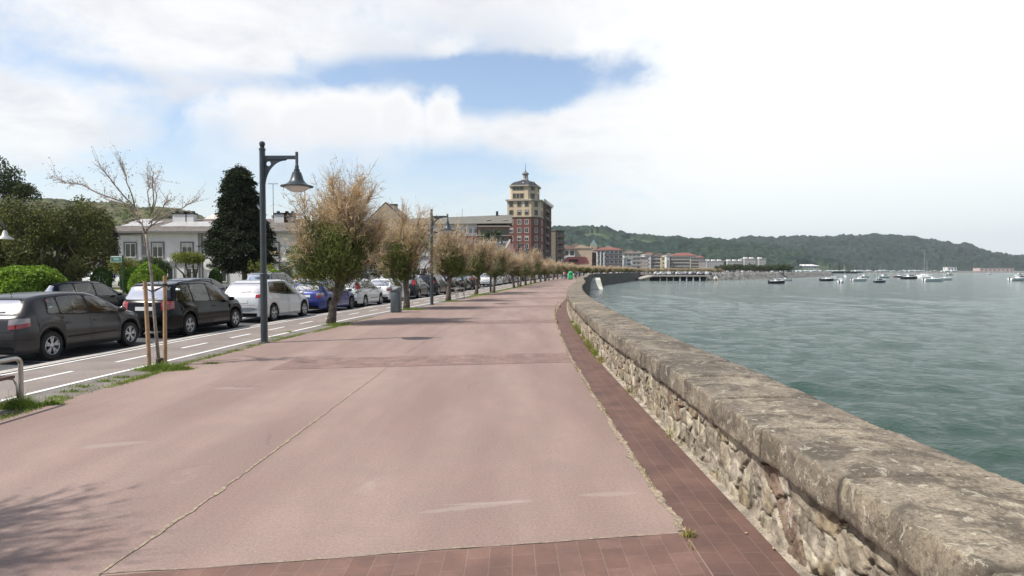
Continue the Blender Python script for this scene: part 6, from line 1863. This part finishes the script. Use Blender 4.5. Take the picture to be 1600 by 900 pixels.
MB().lathe([(1.45, zl_+2.2), (1.4, zl_+2.4), (.8, zl_+2.9), (.3, zl_+3.3), (.12, zl_+3.9), (.07, zl_+6.3), (.0, Hz(254, D, -.4))], 12, (c.x, c.y, 0)).build('spire', wmat('grey_lead', (.16, .165, .17)), tb, True, 40)

# attached lower sea-side blocks
D = 285
def flats(name, px0, px1, D, top, label, wm, nf, ncol, rm=None, rh=1.2, balc=True, rz=0.0, depth=12, roof='flat', fr=FRW, D1=None, basez=-.4, sidew=0, group=None, band=None, wide=False):
    b, W = bld(name, px0, px1, D, label, rz=rz, base=basez, D1=D1, group=group)
    h = Hz(top, D, basez); fh = h/nf
    MB().box(0, W, 0, depth, 0, h).build('wall', wm, b)
    for i in range(nf):
        z = i*fh
        for j in range(ncol):
            x = W*(j+.5)/ncol
            window(b, place(x, z+fh*.22), min(W/ncol*(.72 if wide else .5), 2.6), fh*.58, frame=fr, sill=False, proud=.06, t=.10)
        if balc and i > 0:
            MB().box(W*.04, W*.96, -1.0, 0, z-.08, z+.08).build('balcony', band or FRW, b)
            MB().box(W*.04, W*.96, -1.05, -.98, z+.08, z+.95).build('railing', band or wmat('rail_pale', (.40, .39, .37)), b)
        for j in range(sidew): window(b, side(W, depth*(j+.5)/sidew, z+fh*.22), depth/sidew*.5, fh*.55, frame=fr, sill=False, proud=.06, t=.1)
    if roof == 'flat': MB().box(-.3, W+.3, -.4, depth+.3, h, h+.4).build('roof', rm or wm, b)
    elif roof == 'hip': hip_roof(b, W, depth, h, rh, rm or TILER, .8, min(depth, W)/2*.8)
    elif roof == 'gable': gable_front(b, W, depth, h, rh, rm or TILER, .5)
    elif roof == 'ridge': gable_side(b, W, depth, h, rh, rm or TILER, .6)
    return b, W, h
flats('side_block', 868, 881, 287, 361, 'grey-ochre lower block with dark galleries stepping down on the right of the tower', wmat('dark_umber', (.13, .11, .085)), 7, 2, band=wmat('balcony_brown', (.2, .2, .2)), rz=math.radians(38), wide=True, fr=BROWNW, depth=3)
b, W, h = flats('timbered_flats', 872, 898, 318, 389, 'white flats with dark brown roof and balconies behind the low red-roofed building', WHITEW, 3, 3, BROWNW, 1.6, roof='ridge', band=WHITEW, wide=True, fr=BROWNW)
# beige gable building
D = 322; b, W = bld('beige_gable_block', 895.5, 925, D, 'large plain beige gable wall building with dark shadowed side', base=-.4)
h = Hz(388, D, -.4); MB().box(0, W, 0, 22, 0, h).build('wall', BEIGE, b)
MB().prism([(0, h), (W*.34, h+1.9), (W*.55, h+1.5), (W, h-.0)], -.0, .3, 0, Matrix.Rotation(math.radians(90), 4, 'X')).build('gable', BEIGE, b)
MB().add([(0, -.2, h), (W*.34, -.2, h+2.1), (W+.4, -.2, h-.2), (W+.4, 22, h-.2), (W*.34, 22, h+2.1), (0, 22, h)], [(0, 1, 4, 5), (1, 2, 3, 4)]).build('roof', BROWNW, b)
MB().box(W, W+2.6, 3, 22, 0, h-2).build('side_bay', BROWNW, b)
for z in (2.5, 5.4, 8.3): MB().box(W, W+3.0, 2.2, 20, z, z+.25).build('balcony', wmat('tan_balcony', (.30, .20, .12)), b)
D = 270; b, W = bld('red_roof_boathouse', 883, 921, D, 'low building with broad bright red tiled roof and long dormer above the tamarisks', base=-.4)
h = Hz(412, D, -.4); MB().box(.5, W-.5, .5, 9, 0, h).build('wall', STONE, b)
MB().add([(-.6, -.4, h-.2), (W+.2, -.4, h-.2), (W-.6, 4.5, h+3.0), (1.4, 4.5, h+3.0), (W+.2, 9.4, h-.2), (-.6, 9.4, h-.2)], [(0, 1, 2, 3), (1, 4, 2), (4, 5, 3, 2), (5, 0, 3), (0, 5, 4, 1)]).build('roof', wmat('bright_red_tiles', (.42, .135, .10), .15, .8, fine=.2), b)
d_ = MB().box(2.0, 5.6, .5, 3, h+.9, h+1.9).build('dormer', REDT, b); MB().box(2.1, 5.5, .44, .5, h+1.05, h+1.5).build('dormer_window', DARK, d_)
b, W, h = flats('red_roof_flats', 932, 973, 372, 390.5, 'white framed flats with red roof and deep dark balconies right of the beige wall', WHITEW, 5, 6, REDT, 1.7, roof='hip', band=wmat('grey_rail', (.16, .15, .16)), wide=True)
for x in (.2, W*.14, W*.27): MB().box(x-.3, x+.3, -1.3, -1.06, 0, h-1.5).build('pillar', FRW, b)
flats('grey_roof_flats', 975, 1001, 400, 396, 'pale flats with grey pitched roofs beside the red-roofed ones', wmat('warm_white', (.52, .49, .45)), 5, 4, TILER, 1.5, roof='hip')
b, W, h = flats('white_end_house', 977, 988, 380, 404, 'narrow bright white house with one small window in front of the grey-roofed flats', WHITEW, 4, 1, balc=False)
flats('pinkish_flats', 1000, 1013, 420, 402, 'narrow pinkish flats between grey and white blocks', wmat('pinkish_white', (.48, .41, .37)), 5, 3, balc=False)
flats('white_flats', 1007, 1017, 438, 398.5, 'tall white-ended block at the left of the balconied row', WHITEW, 5, 1, balc=False)
flats('balcony_flats', 1013, 1032, 440, 400.5, 'grey balconied block beside the white-ended one', wmat('stone_grey', (.33, .30, .27)), 5, 3, wide=True, band=wmat('balcony_stone', (.42, .39, .35)))
flats('yellow_house', 1033, 1040, 455, 402, 'slim yellow house squeezed between two balconied blocks', wmat('yellow_render', (.55, .48, .28)), 4, 1, balc=False)
flats('white_flats', 1041, 1046, 450, 400, 'bright white blank-sided end of the longest balconied block', WHITEW, 1, 1, balc=False)
flats('balcony_flats', 1046, 1078, 455, 401.5, 'longest balconied block, white topped, below the red mansion roof', wmat('stone_grey', (.3, .3, .3)), 5, 7, wide=True, band=wmat('balcony_stone', (.4, .4, .4)))
flats('balcony_flats', 1079, 1092, 470, 403, 'grey flats at the right end of the balconied row', wmat('stone_grey', (.3, .3, .3)), 5, 3, wide=True, band=wmat('balcony_stone', (.4, .4, .4)))
flats('pinkish_flats', 1092, 1103, 500, 407, 'lower pinkish flats ending the waterfront row', wmat('pinkish_white', (.5, .4, .4)), 4, 3, balc=False)
flats('mansion', 1052, 1088, 620, 399.5, 'mansion with wide red hipped roof above the balconied row', WHITEW, 3, 7, REDT, 3.0, roof='hip', balc=False, depth=14)
GW = 'white slab blocks on the far shore'
for (a, b_, t_) in ((1101.5, 1131, 408), (1134.5, 1160, 408), (1161, 1182, 404.5), (1183.5, 1197, 404.5)):
    lab = {1101.5: 'leftmost white-topped slab block on the far shore', 1134.5: 'second slab block, low with white roof boxes', 1161: 'taller pale slab block third in the far group', 1183.5: 'tallest narrow slab block closing the far group'}[a]
    b, W, h = flats('slab_block', a, b_, 820, t_, lab, wmat('slab_grey', (.40, .385, .37)), 5, max(3, int((b_-a)/3)), balc=False, roof='flat', rm=WHITEW, group=GW)
    MB().box(0, 2.2, -.3, 12, 0, h+.2).build('end_wall', WHITEW, b)
    for x in np.arange(2, W-3, 7.5): MB().box(x, x+4, 1, 6, h+.4, h+2.2).build('roof_box', WHITEW, b)
# more roofs and houses of the town filling behind
rs = np.random.RandomState(8)
TOWN = [wmat('town_white', (.58, .56, .53)), wmat('town_cream', (.52, .44, .34)), wmat('town_grey', (.38, .36, .34))]
for i, (px, D, top, w_) in enumerate(((885, 420, 386, 14), (901, 460, 384, 16), (918, 480, 388, 14), (938, 520, 389, 12), (952, 500, 387, 10), (965, 540, 391, 12), (985, 520, 393, 12), (1000, 560, 395, 10), (1016, 600, 397, 12), (1032, 620, 398, 10), (1047, 640, 398, 9), (1094, 700, 402, 12))):
    lab = ('small house roof among the town behind the timbered flats', 'brown-roofed town house peeping over the beige gable', 'dark-roofed house right behind the beige gable', 'pale house behind the left end of the red-roofed flats', 'house with chimneys behind the middle of the red-roofed flats', 'pale house behind the right end of the red-roofed flats', 'house roof over the grey-roofed flats', 'pale house over the pinkish flats', 'white-topped house behind the white-ended block', 'roof showing above the slim yellow house', 'pale house beside the mansion, on its left', 'pale house beside the mansion, on its right')[i]
    flats('town_house', px-w_/2, px+w_/2, D, top, lab, TOWN[i % 3], 5, 4, (BROWNW, TILER, REDT)[i % 3] if i != 1 else BROWNW, 1.8, roof='hip', balc=False)
GH = 'houses scattered on the wooded hillside'
for i, (px, py, D, w_, rm) in enumerate(((1405, 401, 2050, 26, WHITEW), (1413, 402, 2030, 16, WHITEW), (1489, 400, 1980, 9, TILER), (1498, 405, 1960, 8, TILER), (1140, 381, 1650, 16, REDT), (950, 379, 1500, 12, TILER), (1002, 384, 1450, 10, TILER), (1160, 398, 1500, 10, WHITEW), (1590, 414, 1900, 14, WHITEW), (955, 370, 1700, 8, WHITEW), (978, 383, 1500, 9, REDT))):
    p = At(px, py, D); lab = ('long white villa half way up the far wooded hill', 'white villa annex touching the long villa', 'pale house in trees on the right slope', 'lower pale house in trees on the right slope', 'red-roofed farmhouse on the saddle between the hills', 'small house at the top edge of the green fields', 'farmhouse at the end of the green field', 'lone white house low above the slab blocks', 'white building at the far right foot of the hill', 'tiny white house near the left skyline', 'red-roofed house under the green fields')[i]
    e = empty('hillside_house', (p.x, D, p.z-6), 0, lab, 'house', GH); 
    MB().box(-w_/2, w_/2, 0, 10, -12, 5).build('wall', WHITEW, e); hip_roof(e, w_, 10, 5, 2.5, rm, .6, 4, 'roof').location = (-w_/2, 0, 0)
# spire in town
e = empty('church_spire', (At(928, 422, 520).x, 520, -.4), 0, 'green-grey pointed church spire behind the dark roofs', 'church')
MB().box(-2.5, 2.5, 0, 5, 0, Hz(383, 520)).build('belfry', STONE, e)
MB().add([(-2.7, 0, Hz(383, 520)), (2.7, 0, Hz(383, 520)), (2.7, 5, Hz(383, 520)), (-2.7, 5, Hz(383, 520)), (0, 2.5, Hz(374, 520))], [(0, 1, 4), (1, 2, 4), (2, 3, 4), (3, 0, 4), (0, 3, 2, 1)]).build('spire', wmat('copper_green', (.13, .20, .18)), e)
# pale warehouse at far right shore
b, W, h = flats('harbour_shed', 1531, 1584, 1330, 419.2, 'long low pink and white harbour shed on the far right shore', wmat('shed_pink', (.55, .40, .38)), 1, 8, WHITEW, balc=False, depth=20, basez=-2)
b, W, h = flats('harbour_shed', 1481, 1495, 1300, 417.5, 'small white box-shaped harbour building on the far shore', WHITEW, 1, 3, WHITEW, balc=False, depth=15, basez=-2)
b, W, h = flats('harbour_shed', 1238, 1280, 1150, 415.5, 'pale grey many-windowed harbour building behind the masts', wmat('shed_grey', (.36, .38, .38)), 2, 10, WHITEW, balc=False, depth=20, basez=-2, roof='hip', rh=3)

# dark railing / hedge line in front of the houses
b, W = bld('garden_fence', 618, 792, 66, 'dark iron garden fence and low hedge behind the far row of parked cars', D1=104, cat='fence')
MB().box(0, W, -.04, .04, 1.55, 1.62).build('rail', DARK, b); MB().box(0, W, -.04, .04, .35, .42).build('rail', DARK, b); MB().box(0, W, -.1, .1, 0, .4).build('plinth', FRG, b)
x = 0; bars = MB()
while x < W: bars.box(x-.025, x+.025, -.025, .025, .3, 1.8); x += .22
bars.build('bars', DARK, b)
leafy(b, [(x, 1.0, .9, .75) for x in np.arange(0, W, .8)], 170, .10, LEAFD, 41, name='hedge')
# green-dark trees at head of the harbour
GT2 = 'dark trees at the head of the harbour'
base_t = empty('harbour_tree', (0, 0, 0), 0)
rs = np.random.RandomState(12)
MB().tube([(0, 0, 0), (0, 0, 3)], [.3, .2], 7).build('trunk', TBARK, base_t)
leafy(base_t, clumps_in((0, 0, 3.6), 2.8, 2.8, 1.5, 22, .8, 1.3, rs), 60, .28, LEAFD, 42, shell=.2)
first = True
for i, px in enumerate(np.linspace(1126, 1232, 15)):
    D = 395+((i*37) % 40); p = At(px, 422, D)
    o = base_t if first else copy_tree(base_t)
    first = False
    o.location = (p.x, D, -.4); o.scale = (1.1, 1.1, R.uniform(.9, 1.25)); o.rotation_euler = (0, 0, R.uniform(0, 6))
    tag(o, 'rounded dark tree in the row above the boulder bank', 'tree', GT2)
ft = tamarisk('tamarisk_tree', 3.6, 1.7, 77, (.1, .1), 700, .5)
for i, px in enumerate(np.linspace(1000, 1122, 20)):
    D = 375+((i*23) % 30); p = At(px, 422, D); o = ft if i == 0 else copy_tree(ft)
    o.location = (p.x, D, -.4); o.scale = (2.0, 2.0, .95); o.rotation_euler = (0, 0, R.uniform(0, 6)); tag(o, 'pale brown clipped tamarisk in front of the waterfront flats', 'tree', 'tamarisks in front of the waterfront flats')

# sign in the park
sg_ = empty('street_sign', (At(192, 422, 43).x, 43, .15), 0, 'green and white direction sign on a dark green post in the park', 'sign')
GP = mat('green_post', (.02, .07, .05), .5, .1)
MB().tube([(0, 0, 0), (0, 0, CAMH-.15+(422-399)*.043)], .055, 8).build('post', GP, sg_)
z = CAMH-.15+(422-405)*.043
MB().box(-.80, -.06, -.02, .02, z-.21, z+.21).build('board', FRW, sg_)
MB().box(-.76, -.10, -.032, -.022, z-.16, z+.14).build('panel', mat('teal_panel', (.05, .22, .20), .5, .1), sg_)
for zz_, a, b_ in ((z+.04, -.58, -.26), (z-.04, -.62, -.22)): MB().box(a, b_, -.04, -.034, zz_-.016, zz_+.016).build('lettering', FRW, sg_)

# ================================================================== HARBOUR
PIERM = mat('pier_concrete', (.33, .30, .26), .9, .15, .3, world=True, fine=.15)
a = At(1022, 422, 300); c = At(1112, 422, 300)
pr_ = empty('pier', (a.x, 300, SEA_Z), 0, 'low concrete pier on pale pillars with a black underside', 'pier')
W = c.x-a.x
MB().box(0, W, 0, 16, 1.9, 2.45).build('deck', PIERM, pr_)
MB().add([(-6, 0, 1.0), (0, 0, 2.45), (0, 16, 2.45), (-6, 16, 1.0), (-6, 0, .6), (0, 0, 1.9), (0, 16, 1.9), (-6, 16, .6)], [(0, 1, 2, 3), (7, 6, 5, 4), (0, 4, 5, 1), (3, 2, 6, 7), (0, 3, 7, 4)]).build('ramp', PIERM, pr_)
MB().box(0, W, 9, 9.5, -3, 1.9).build('back_wall', DARK, pr_)
for x in np.arange(3, W-1, 3.1): MB().box(x-.25, x+.25, .3, .9, -3, 1.9).build('pillar', FRW if 11 < x < 22 else PIERM, pr_)
MB().box(0, W, .1, .2, 3.2, 3.28).build('rail', FRG, pr_)
for x in np.arange(0, W, 2.2): MB().box(x-.04, x+.04, .1, .2, 2.45, 3.25).build('rail_post', FRG, pr_)
HULLW = mat('boat_white', (.84, .84, .83), .3, .06, 2, coat=.5); HULLB = mat('boat_navy', (.03, .05, .09), .3, .1, 2, coat=.5); HULLK = mat('boat_black', (.02, .02, .025), .35, .1, 2)
CANV = mat('boat_canvas', (.05, .10, .16), .8, .1); TAN = mat('boat_tan', (.50, .33, .22), .6, .1); HULLR = mat('boat_maroon', (.10, .03, .03), .4, .1)
def hull(L, Bm, H, mat_, par, dk):
    xs = np.linspace(-L/2, L/2, 14); rows = []
    for x in xs:
        u_ = (x+L/2)/L; w = Bm/2*(1-max(0, (u_-.5)/.5)**2.2)*(.88+.12*min(1, u_*4)); sh = H*(1+.35*u_**2)
        rows.append([(x, -w, sh), (x+.06*u_, -w*.86, sh*.45), (x-.3*u_, -w*.35, -.25), (x-.3*u_, w*.35, -.25), (x+.06*u_, w*.86, sh*.45), (x, w, sh)])
    v = [p for r in rows for p in r]; n = 6
    f = [(i*n+k, (i+1)*n+k, (i+1)*n+k+1, i*n+k+1) for i in range(len(xs)-1) for k in range(n-1)]
    f.append(tuple(range(n)))
    h = MB().add(v, f).build('hull', mat_, par, True, 40)
    d = []; 
    for r in rows: d += [(r[0][0], r[0][1]*.96, r[0][2]-.10), (r[5][0], r[5][1]*.96, r[5][2]-.10)]
    MB().add(d, [(2*i, 2*i+2, 2*i+3, 2*i+1) for i in range(len(xs)-1)]).build('deck', dk, par)
    rim = MB(); rim.tube([(r[0][0], r[0][1], r[0][2]) for r in rows]+[(r[5][0], r[5][1], r[5][2]) for r in rows[::-1]], .05, 5); rim.build('gunwale', HULLW, par)
def boat(kind, L, label, mh, px, py, rz=0.0, dk=HULLW):
    p = G(px, py, SEA_Z); t = empty(kind, p, rz, label, 'boat')
    Bm = L*.34; H = L*.11+.25
    hull(L, Bm, H, mh, t, dk)
    if kind == 'motor_boat':
        MB().bevbox(-L*.12, L*.20, -Bm*.33, Bm*.33, H*.9, H*.9+L*.14, .15).build('cabin', HULLW, t); MB().bevbox(-L*.10, L*.205, -Bm*.34, Bm*.34, H*.9+L*.055, H*.9+L*.115, .15).build('cabin_window', PANE, t)
        MB().box(-L*.18, L*.16, -Bm*.37, Bm*.37, H*.9+L*.14, H*.9+L*.155).build('cabin_roof', HULLW, t)
        MB().tube([(-L*.05, 0, H*.9+L*.15), (-L*.05, 0, H*.9+L*.3)], .03, 5).build('mast', FRW, t)
        MB().box(-L*.5-.3, -L*.5, -.15, .15, 0, H+.3).build('outboard_motor', HULLK, t)
    elif kind == 'open_boat':
        MB().box(-L*.1, L*.02, -Bm*.15, Bm*.15, H*.7, H+.6).build('console', HULLW, t); MB().box(-L*.5-.3, -L*.5, -.15, .15, 0, H+.3).build('outboard_motor', HULLK, t)
        for x in (-.3, .2): MB().box(L*x-.12, L*x+.12, -Bm*.42, Bm*.42, H*.75, H*.75+.06).build('seat', TAN, t)
    elif kind == 'canopy_boat':
        for x in (-.25, .15):
            for s_ in (-1, 1): MB().tube([(L*x, s_*Bm*.36, H*.8), (L*x, s_*Bm*.34, H+1.5)], .04, 5).build('post', FRW, t)
        MB().bevbox(-L*.30, L*.2, -Bm*.4, Bm*.4, H+1.5, H+1.65, .08).build('canopy', CANV, t); MB().bevbox(-L*.2, L*.15, -Bm*.3, Bm*.3, H*.8, H+.6, .1).build('cabin', HULLB, t)
    elif kind == 'sailing_boat':
        MB().bevbox(-L*.1, L*.22, -Bm*.28, Bm*.28, H*.9, H+.45, .12).build('cabin', HULLW, t)
        MB().tube([(L*.05, 0, H), (L*.05, 0, L*1.35)], [.07, .04], 6).build('mast', FRG if mh is not HULLW else FRW, t)
        MB().tube([(L*.05, 0, H+1.1), (-L*.38, 0, H+1.15)], .09, 6).build('boom', FRW, t)
        MB().tube([(L*.05, 0, L*1.33), (L*.47, 0, H*1.3)], .015, 4).build('forestay', FRG, t); MB().tube([(L*.05, 0, L*1.33), (-L*.47, 0, H)], .015, 4).build('backstay', FRG, t)
    return t
boat('motor_boat', 6.2, 'white cabin boat with black hull stripe near the end of the boulder bank', HULLK, 1214, 443, .1)
boat('open_boat', 5.5, 'small white boat close behind the black-striped cabin boat', HULLW, 1226, 439, 2.9)
boat('motor_boat', 7.0, 'small tan and white ferry moored at the pier end', TAN, 1118, 438.5, 1.3)
boat('open_boat', 5.0, 'low dark open boat beside the pier', HULLK, 1099, 438, .2)
boat('open_boat', 6.5, 'thin dark low boat left of the white canopied pair', HULLK, 1292, 439, .1)
boat('motor_boat', 6.5, 'white boat with rounded cover in the left group of moored boats', HULLW, 1303, 438, 2.6)
boat('motor_boat', 6.0, 'white boat lowest of the left group, seen end-on', HULLW, 1314, 442, .9)
boat('sailing_boat', 6.0, 'small white boat with short mast in the middle distance left', HULLW, 1320, 433.5, 1.2)
boat('open_boat', 7.5, 'white open boat with dark stripe left of the canopy boat', HULLW, 1343, 439.5, .15)
boat('motor_boat', 7.5, 'white cabin boat just behind the white open boat', HULLW, 1351, 434, .3)
boat('canopy_boat', 5.2, 'dark navy boat with canopy in the centre of the moorings', HULLB, 1375, 441.5, .2)
boat('motor_boat', 8.5, 'white cabin boat behind and right of the navy canopy boat', HULLW, 1381, 434.5, .2)
boat('sailing_boat', 8.0, 'maroon-hulled sailing boat with thin mast', HULLR, 1405, 433.5, .4)
boat('motor_boat', 9.5, 'largest motor cruiser with black hull and white top', HULLK, 1421, 436, .12)
boat('sailing_boat', 13.0, 'tall-masted white sailing boat at the centre of the moorings', HULLW, 1443, 433.5, .6)
boat('sailing_boat', 8.0, 'white sailing boat with furled sail close right of the tall mast', HULLW, 1449, 434.5, 2.0)
boat('open_boat', 9.0, 'long white launch in front of the tall-masted boat', HULLW, 1459, 440, .05)
boat('open_boat', 7.0, 'short white launch at the right of the long launch', HULLW, 1477, 438, .05)
boat('motor_boat', 9.0, 'white cabin boat far out under the harbour box building', HULLW, 1483, 430.3, .1)
boat('motor_boat', 6.0, 'tiny white boat on the far water by the pink shed', HULLW, 1546, 429, .2)
boat('motor_boat', 9.5, 'large white launch cut by the right edge of the frame', HULLW, 1593, 439, .08)
boat('motor_boat', 8.0, 'white boat farther out above the launch at the right edge', HULLW, 1592, 430.5, .08)
# marina masts behind the far breakwater
ms = empty('moored_yacht', (0, 0, 0), 0)
hull(11, 3.6, 1.5, HULLW, ms, HULLW); MB().tube([(.5, 0, 1), (.5, 0, 15)], [.17, .10], 5).build('mast', FRG, ms); MB().bevbox(-1, 2.5, -1, 1, 1.3, 2.2, .15).build('cabin', HULLW, ms)
rs = np.random.RandomState(2); n = 0
for i in range(64):
    px = rs.uniform(1206, 1380) if i < 46 else rs.uniform(1380, 1500); D = rs.uniform(880, 1090) if px < 1300 else rs.uniform(1010, 1100)
    p = At(px, 422, D); o = ms if n == 0 else copy_tree(ms); n += 1
    o.location = (p.x, D, -.5 if n == 0 else -.6); o.scale = (1, 1, rs.uniform(.7, 1.25)); o.rotation_euler = (0, 0, rs.uniform(-.4, .4)); tag(o, 'white yacht with bare mast in the crowded marina under the hill', 'boat', 'yachts in the marina')
# cars and vans on the quays, seen as dots
tiny = make_car('hatch', PWHITE, 5, lod=1)
cm = [PWHITE, PDGREY, PWHITE, PMID, PWHITE, PNAVY]
for i, px in enumerate(np.linspace(1028, 1108, 20)):
    D = 318+(i*7) % 9; p = At(px, 422, D); o = tiny if i == 0 else copy_tree(tiny, matmap={'white_paint': cm[i % 6]})
    o.location = (p.x, D, GROUND_Z+.01); o.rotation_euler = (0, 0, R.choice((0, 1.57))); tag(o, 'car parked on the quay behind the concrete pier', 'car', 'cars on the quay')
for i, yq in enumerate(np.linspace(205, 325, 14)):
    w = walls([yq], -9)[0]; o = copy_tree(tiny, matmap={'white_paint': cm[(i*2) % 6]}); o.location = (w[0], w[1], GROUND_Z+.3); o.rotation_euler = (0, 0, 1.3); tag(o, 'car parked under the tamarisks above the dark sea wall', 'car', 'cars above the dark sea wall')
for i, px in enumerate((1135, 1146, 1160, 1172, 1190, 1205, 1218, 1236, 1251, 1268, 1285)):
    D = 440+i*16; p = At(px, 422, D); o = copy_tree(tiny, matmap={'white_paint': cm[i % 3]}); o.location = (p.x, D, GROUND_Z+.6); o.rotation_euler = (0, 0, 1.1); tag(o, 'car or van on the road above the boulder bank', 'car', 'cars above the boulder bank')

# ================================================================== PEOPLE (far down the promenade)
SKIN = mat('skin', (.45, .28, .20), .6, .05); HAIR = mat('dark_hair', (.03, .02, .015), .7, .1)
def person(px, Y, top, trousers, label, pose=0, rz=0.0, h=1.7):
    x = At(px, 422, Y).x; t = empty('person', (x, Y, 0), rz, label, 'person')
    s = h/1.7; st = .16 if pose == 0 else .28
    J = {'pel': (0, 0, .93), 'ch': (0, 0, 1.25), 'nk': (0, 0, 1.43), 'hd': (0, .02, 1.58), 'tp': (0, .02, 1.67),
         'hl': (-.09, 0, .90), 'kl': (-.10, st*.5, .50), 'fl': (-.10, -st*.1+st*.6, .06), 'tl': (-.10, st*.6+.14, .03),
         'hr': (.09, 0, .90), 'kr': (.10, -st*.1, .50), 'fr': (.10, -st*.9, .08), 'tr': (.10, -st*.9+.14, .03),
         'sl': (-.18, 0, 1.38), 'el': (-.24, -.03-st*.3, 1.12), 'wl': (-.24, .06-st*.2, .88), 'dl': (-.24, .09-st*.2, .79),
         'sr': (.18, 0, 1.38), 'er': (.24, .02+st*.2, 1.12), 'wr': (.23, .16+st*.2, .92), 'dr': (.23, .22+st*.2, .85)}
    K = list(J); E = [('pel', 'ch'), ('ch', 'nk'), ('nk', 'hd'), ('hd', 'tp'), ('pel', 'hl'), ('hl', 'kl'), ('kl', 'fl'), ('fl', 'tl'), ('pel', 'hr'), ('hr', 'kr'), ('kr', 'fr'), ('fr', 'tr'), ('ch', 'sl'), ('sl', 'el'), ('el', 'wl'), ('wl', 'dl'), ('ch', 'sr'), ('sr', 'er'), ('er', 'wr'), ('wr', 'dr')]
    rad = {'pel': .13, 'ch': .135, 'nk': .055, 'hd': .095, 'tp': .07, 'hl': .09, 'kl': .06, 'fl': .045, 'tl': .035, 'hr': .09, 'kr': .06, 'fr': .045, 'tr': .035, 'sl': .06, 'el': .042, 'wl': .03, 'dl': .03, 'sr': .06, 'er': .042, 'wr': .03, 'dr': .03}
    me = bpy.data.meshes.new('body'); me.from_pydata([tuple(c*s for c in J[k]) for k in K], [(K.index(a), K.index(b)) for a, b in E], [])
    o = link(bpy.data.objects.new('body', me)); o.parent = t
    md = o.modifiers.new('skin', 'SKIN'); o.modifiers.new('sub', 'SUBSURF').levels = 1; o.modifiers['sub'].render_levels = 1
    for i, k in enumerate(K): me.skin_vertices[0].data[i].radius = (rad[k]*s, rad[k]*s)
    me.skin_vertices[0].data[0].use_root = True
    dg = bpy.context.evaluated_depsgraph_get(); m2 = bpy.data.meshes.new_from_object(o.evaluated_get(dg)); o.modifiers.clear(); o.data = m2
    m2.materials.clear()
    for m in (top, trousers, SKIN, HULLK): m2.materials.append(m)
    for p in m2.polygons:
        z = p.center.z/s; ax = abs(p.center.x)/s
        p.material_index = 3 if z < .09 else (2 if (z > 1.47 or (z < 1.0 and ax > .17)) else (1 if z < .97 else 0)); p.use_smooth = True
    MB().lathe([(.001, 1.74*s), (.06*s, 1.725*s), (.095*s, 1.67*s), (.10*s, 1.60*s), (.07*s, 1.54*s)], 10, (0, -.015, 0)).build('hair', HAIR, t, True)
    return t
cl = {'white': mat('cloth_white', (.65, .63, .6)), 'red': mat('cloth_red', (.45, .05, .05)), 'dark': mat('cloth_dark', (.03, .03, .035)), 'blue': mat('cloth_blue', (.06, .09, .18)), 'tan': mat('cloth_tan', (.35, .27, .18))}
person(884.0, 128, cl['red'], cl['dark'], 'person in a red top walking left of the green kiosk', 1)
person(881.5, 134, cl['white'], cl['blue'], 'person in a white top farthest left of the group', 0, .5)
person(900, 132, cl['dark'], cl['dark'], 'person in black standing right next to the green kiosk', 0, 2.5)
person(902.5, 140, cl['blue'], cl['tan'], 'person in blue with tan trousers, second right of the kiosk', 1, 3)
person(905.5, 133, cl['dark'], cl['blue'], 'person in a black top and blue trousers nearest the sea wall', 1, .2)
person(754, 92, cl['dark'], cl['dark'], 'person in dark clothes by the white garage house', 0, 1.0)
# green kiosk
k_ = empty('green_kiosk', (At(891.5, 422, 130).x, 130, 0), -.1, 'rounded bright green container standing among the people on the promenade', 'container')
GK = mat('green_plastic', (.02, .38, .14), .4, .1)
MB().bevbox(-.48, .48, -.4, .4, .12, 1.25, .12).build('body', GK, k_, True, 40); MB().lathe([(.5, 1.25), (.49, 1.4), (.36, 1.58), (.1, 1.66), (0, 1.67)], 14).build('lid', GK, k_, True); 
for x in (-.2, .2): MB().box(x-.07, x+.07, -.46, -.40, 1.0, 1.15).build('slot', DARK, k_)
MB().box(-.4, .4, -.33, .33, 0, .12).build('base', DARK, k_)
# white parasols
for px, D, lab in ((899.5, 190, 'larger white parasol over the tamarisks near the people'), (911, 205, 'small white parasol right of the larger one')):
    p_ = empty('parasol', (At(px, 422, D).x, D, 0), 0, lab, 'parasol', 'white parasols'); MB().tube([(0, 0, 0), (0, 0, 2.3)], .04, 6).build('pole', FRG, p_)
    MB().lathe([(1.3, 1.95), (.7, 2.3), (0, 2.7)], 10).build('canopy', FRW, p_)
# fallen leaves by the wall
for (px, py, lab, a) in ((1165, 834, 'curled dry leaf lying on the red tiles', .3), (1208, 858, 'second dry leaf at the foot of the wall', 1.2)):
    o = MB(); g = []
    for i in range(5):
        for j in range(3): g.append(((i-2)*.009, (j-1)*.0075*(1-abs(i-2)*.35), .004+.004*abs(j-1)+.0015*abs(i-2)))
    o.add(g, [(i*3+j, i*3+3+j, i*3+4+j, i*3+1+j) for i in range(4) for j in range(2)]); o = o.build('dry_leaf', mat('dry_leaf_brown', (.50, .33, .20), .8, .2, 60)); o.location = G(px, py, .012); o.rotation_euler = (0, 0, a); tag(o, lab, 'leaf')
# ================================================================== AIR
hz = MB().box(-6500, 6500, -200, 6500, SEA_Z-7, 380).build('haze', None or mat('x_tmp', (.5, .5, .5)))
m = bpy.data.materials.new('haze'); m.use_nodes = True; m.node_tree.nodes.clear()
v = m.node_tree.nodes.new('ShaderNodeVolumePrincipled'); v.inputs['Color'].default_value = (.86, .93, 1.0, 1); v.inputs['Density'].default_value = .00010; v.inputs['Anisotropy'].default_value = .2
oo = m.node_tree.nodes.new('ShaderNodeOutputMaterial'); m.node_tree.links.new(v.outputs[0], oo.inputs['Volume'])
hz.data.materials.clear(); hz.data.materials.append(m); tag(hz, 'thin pale sea haze over the bay', 'haze', kind='stuff')
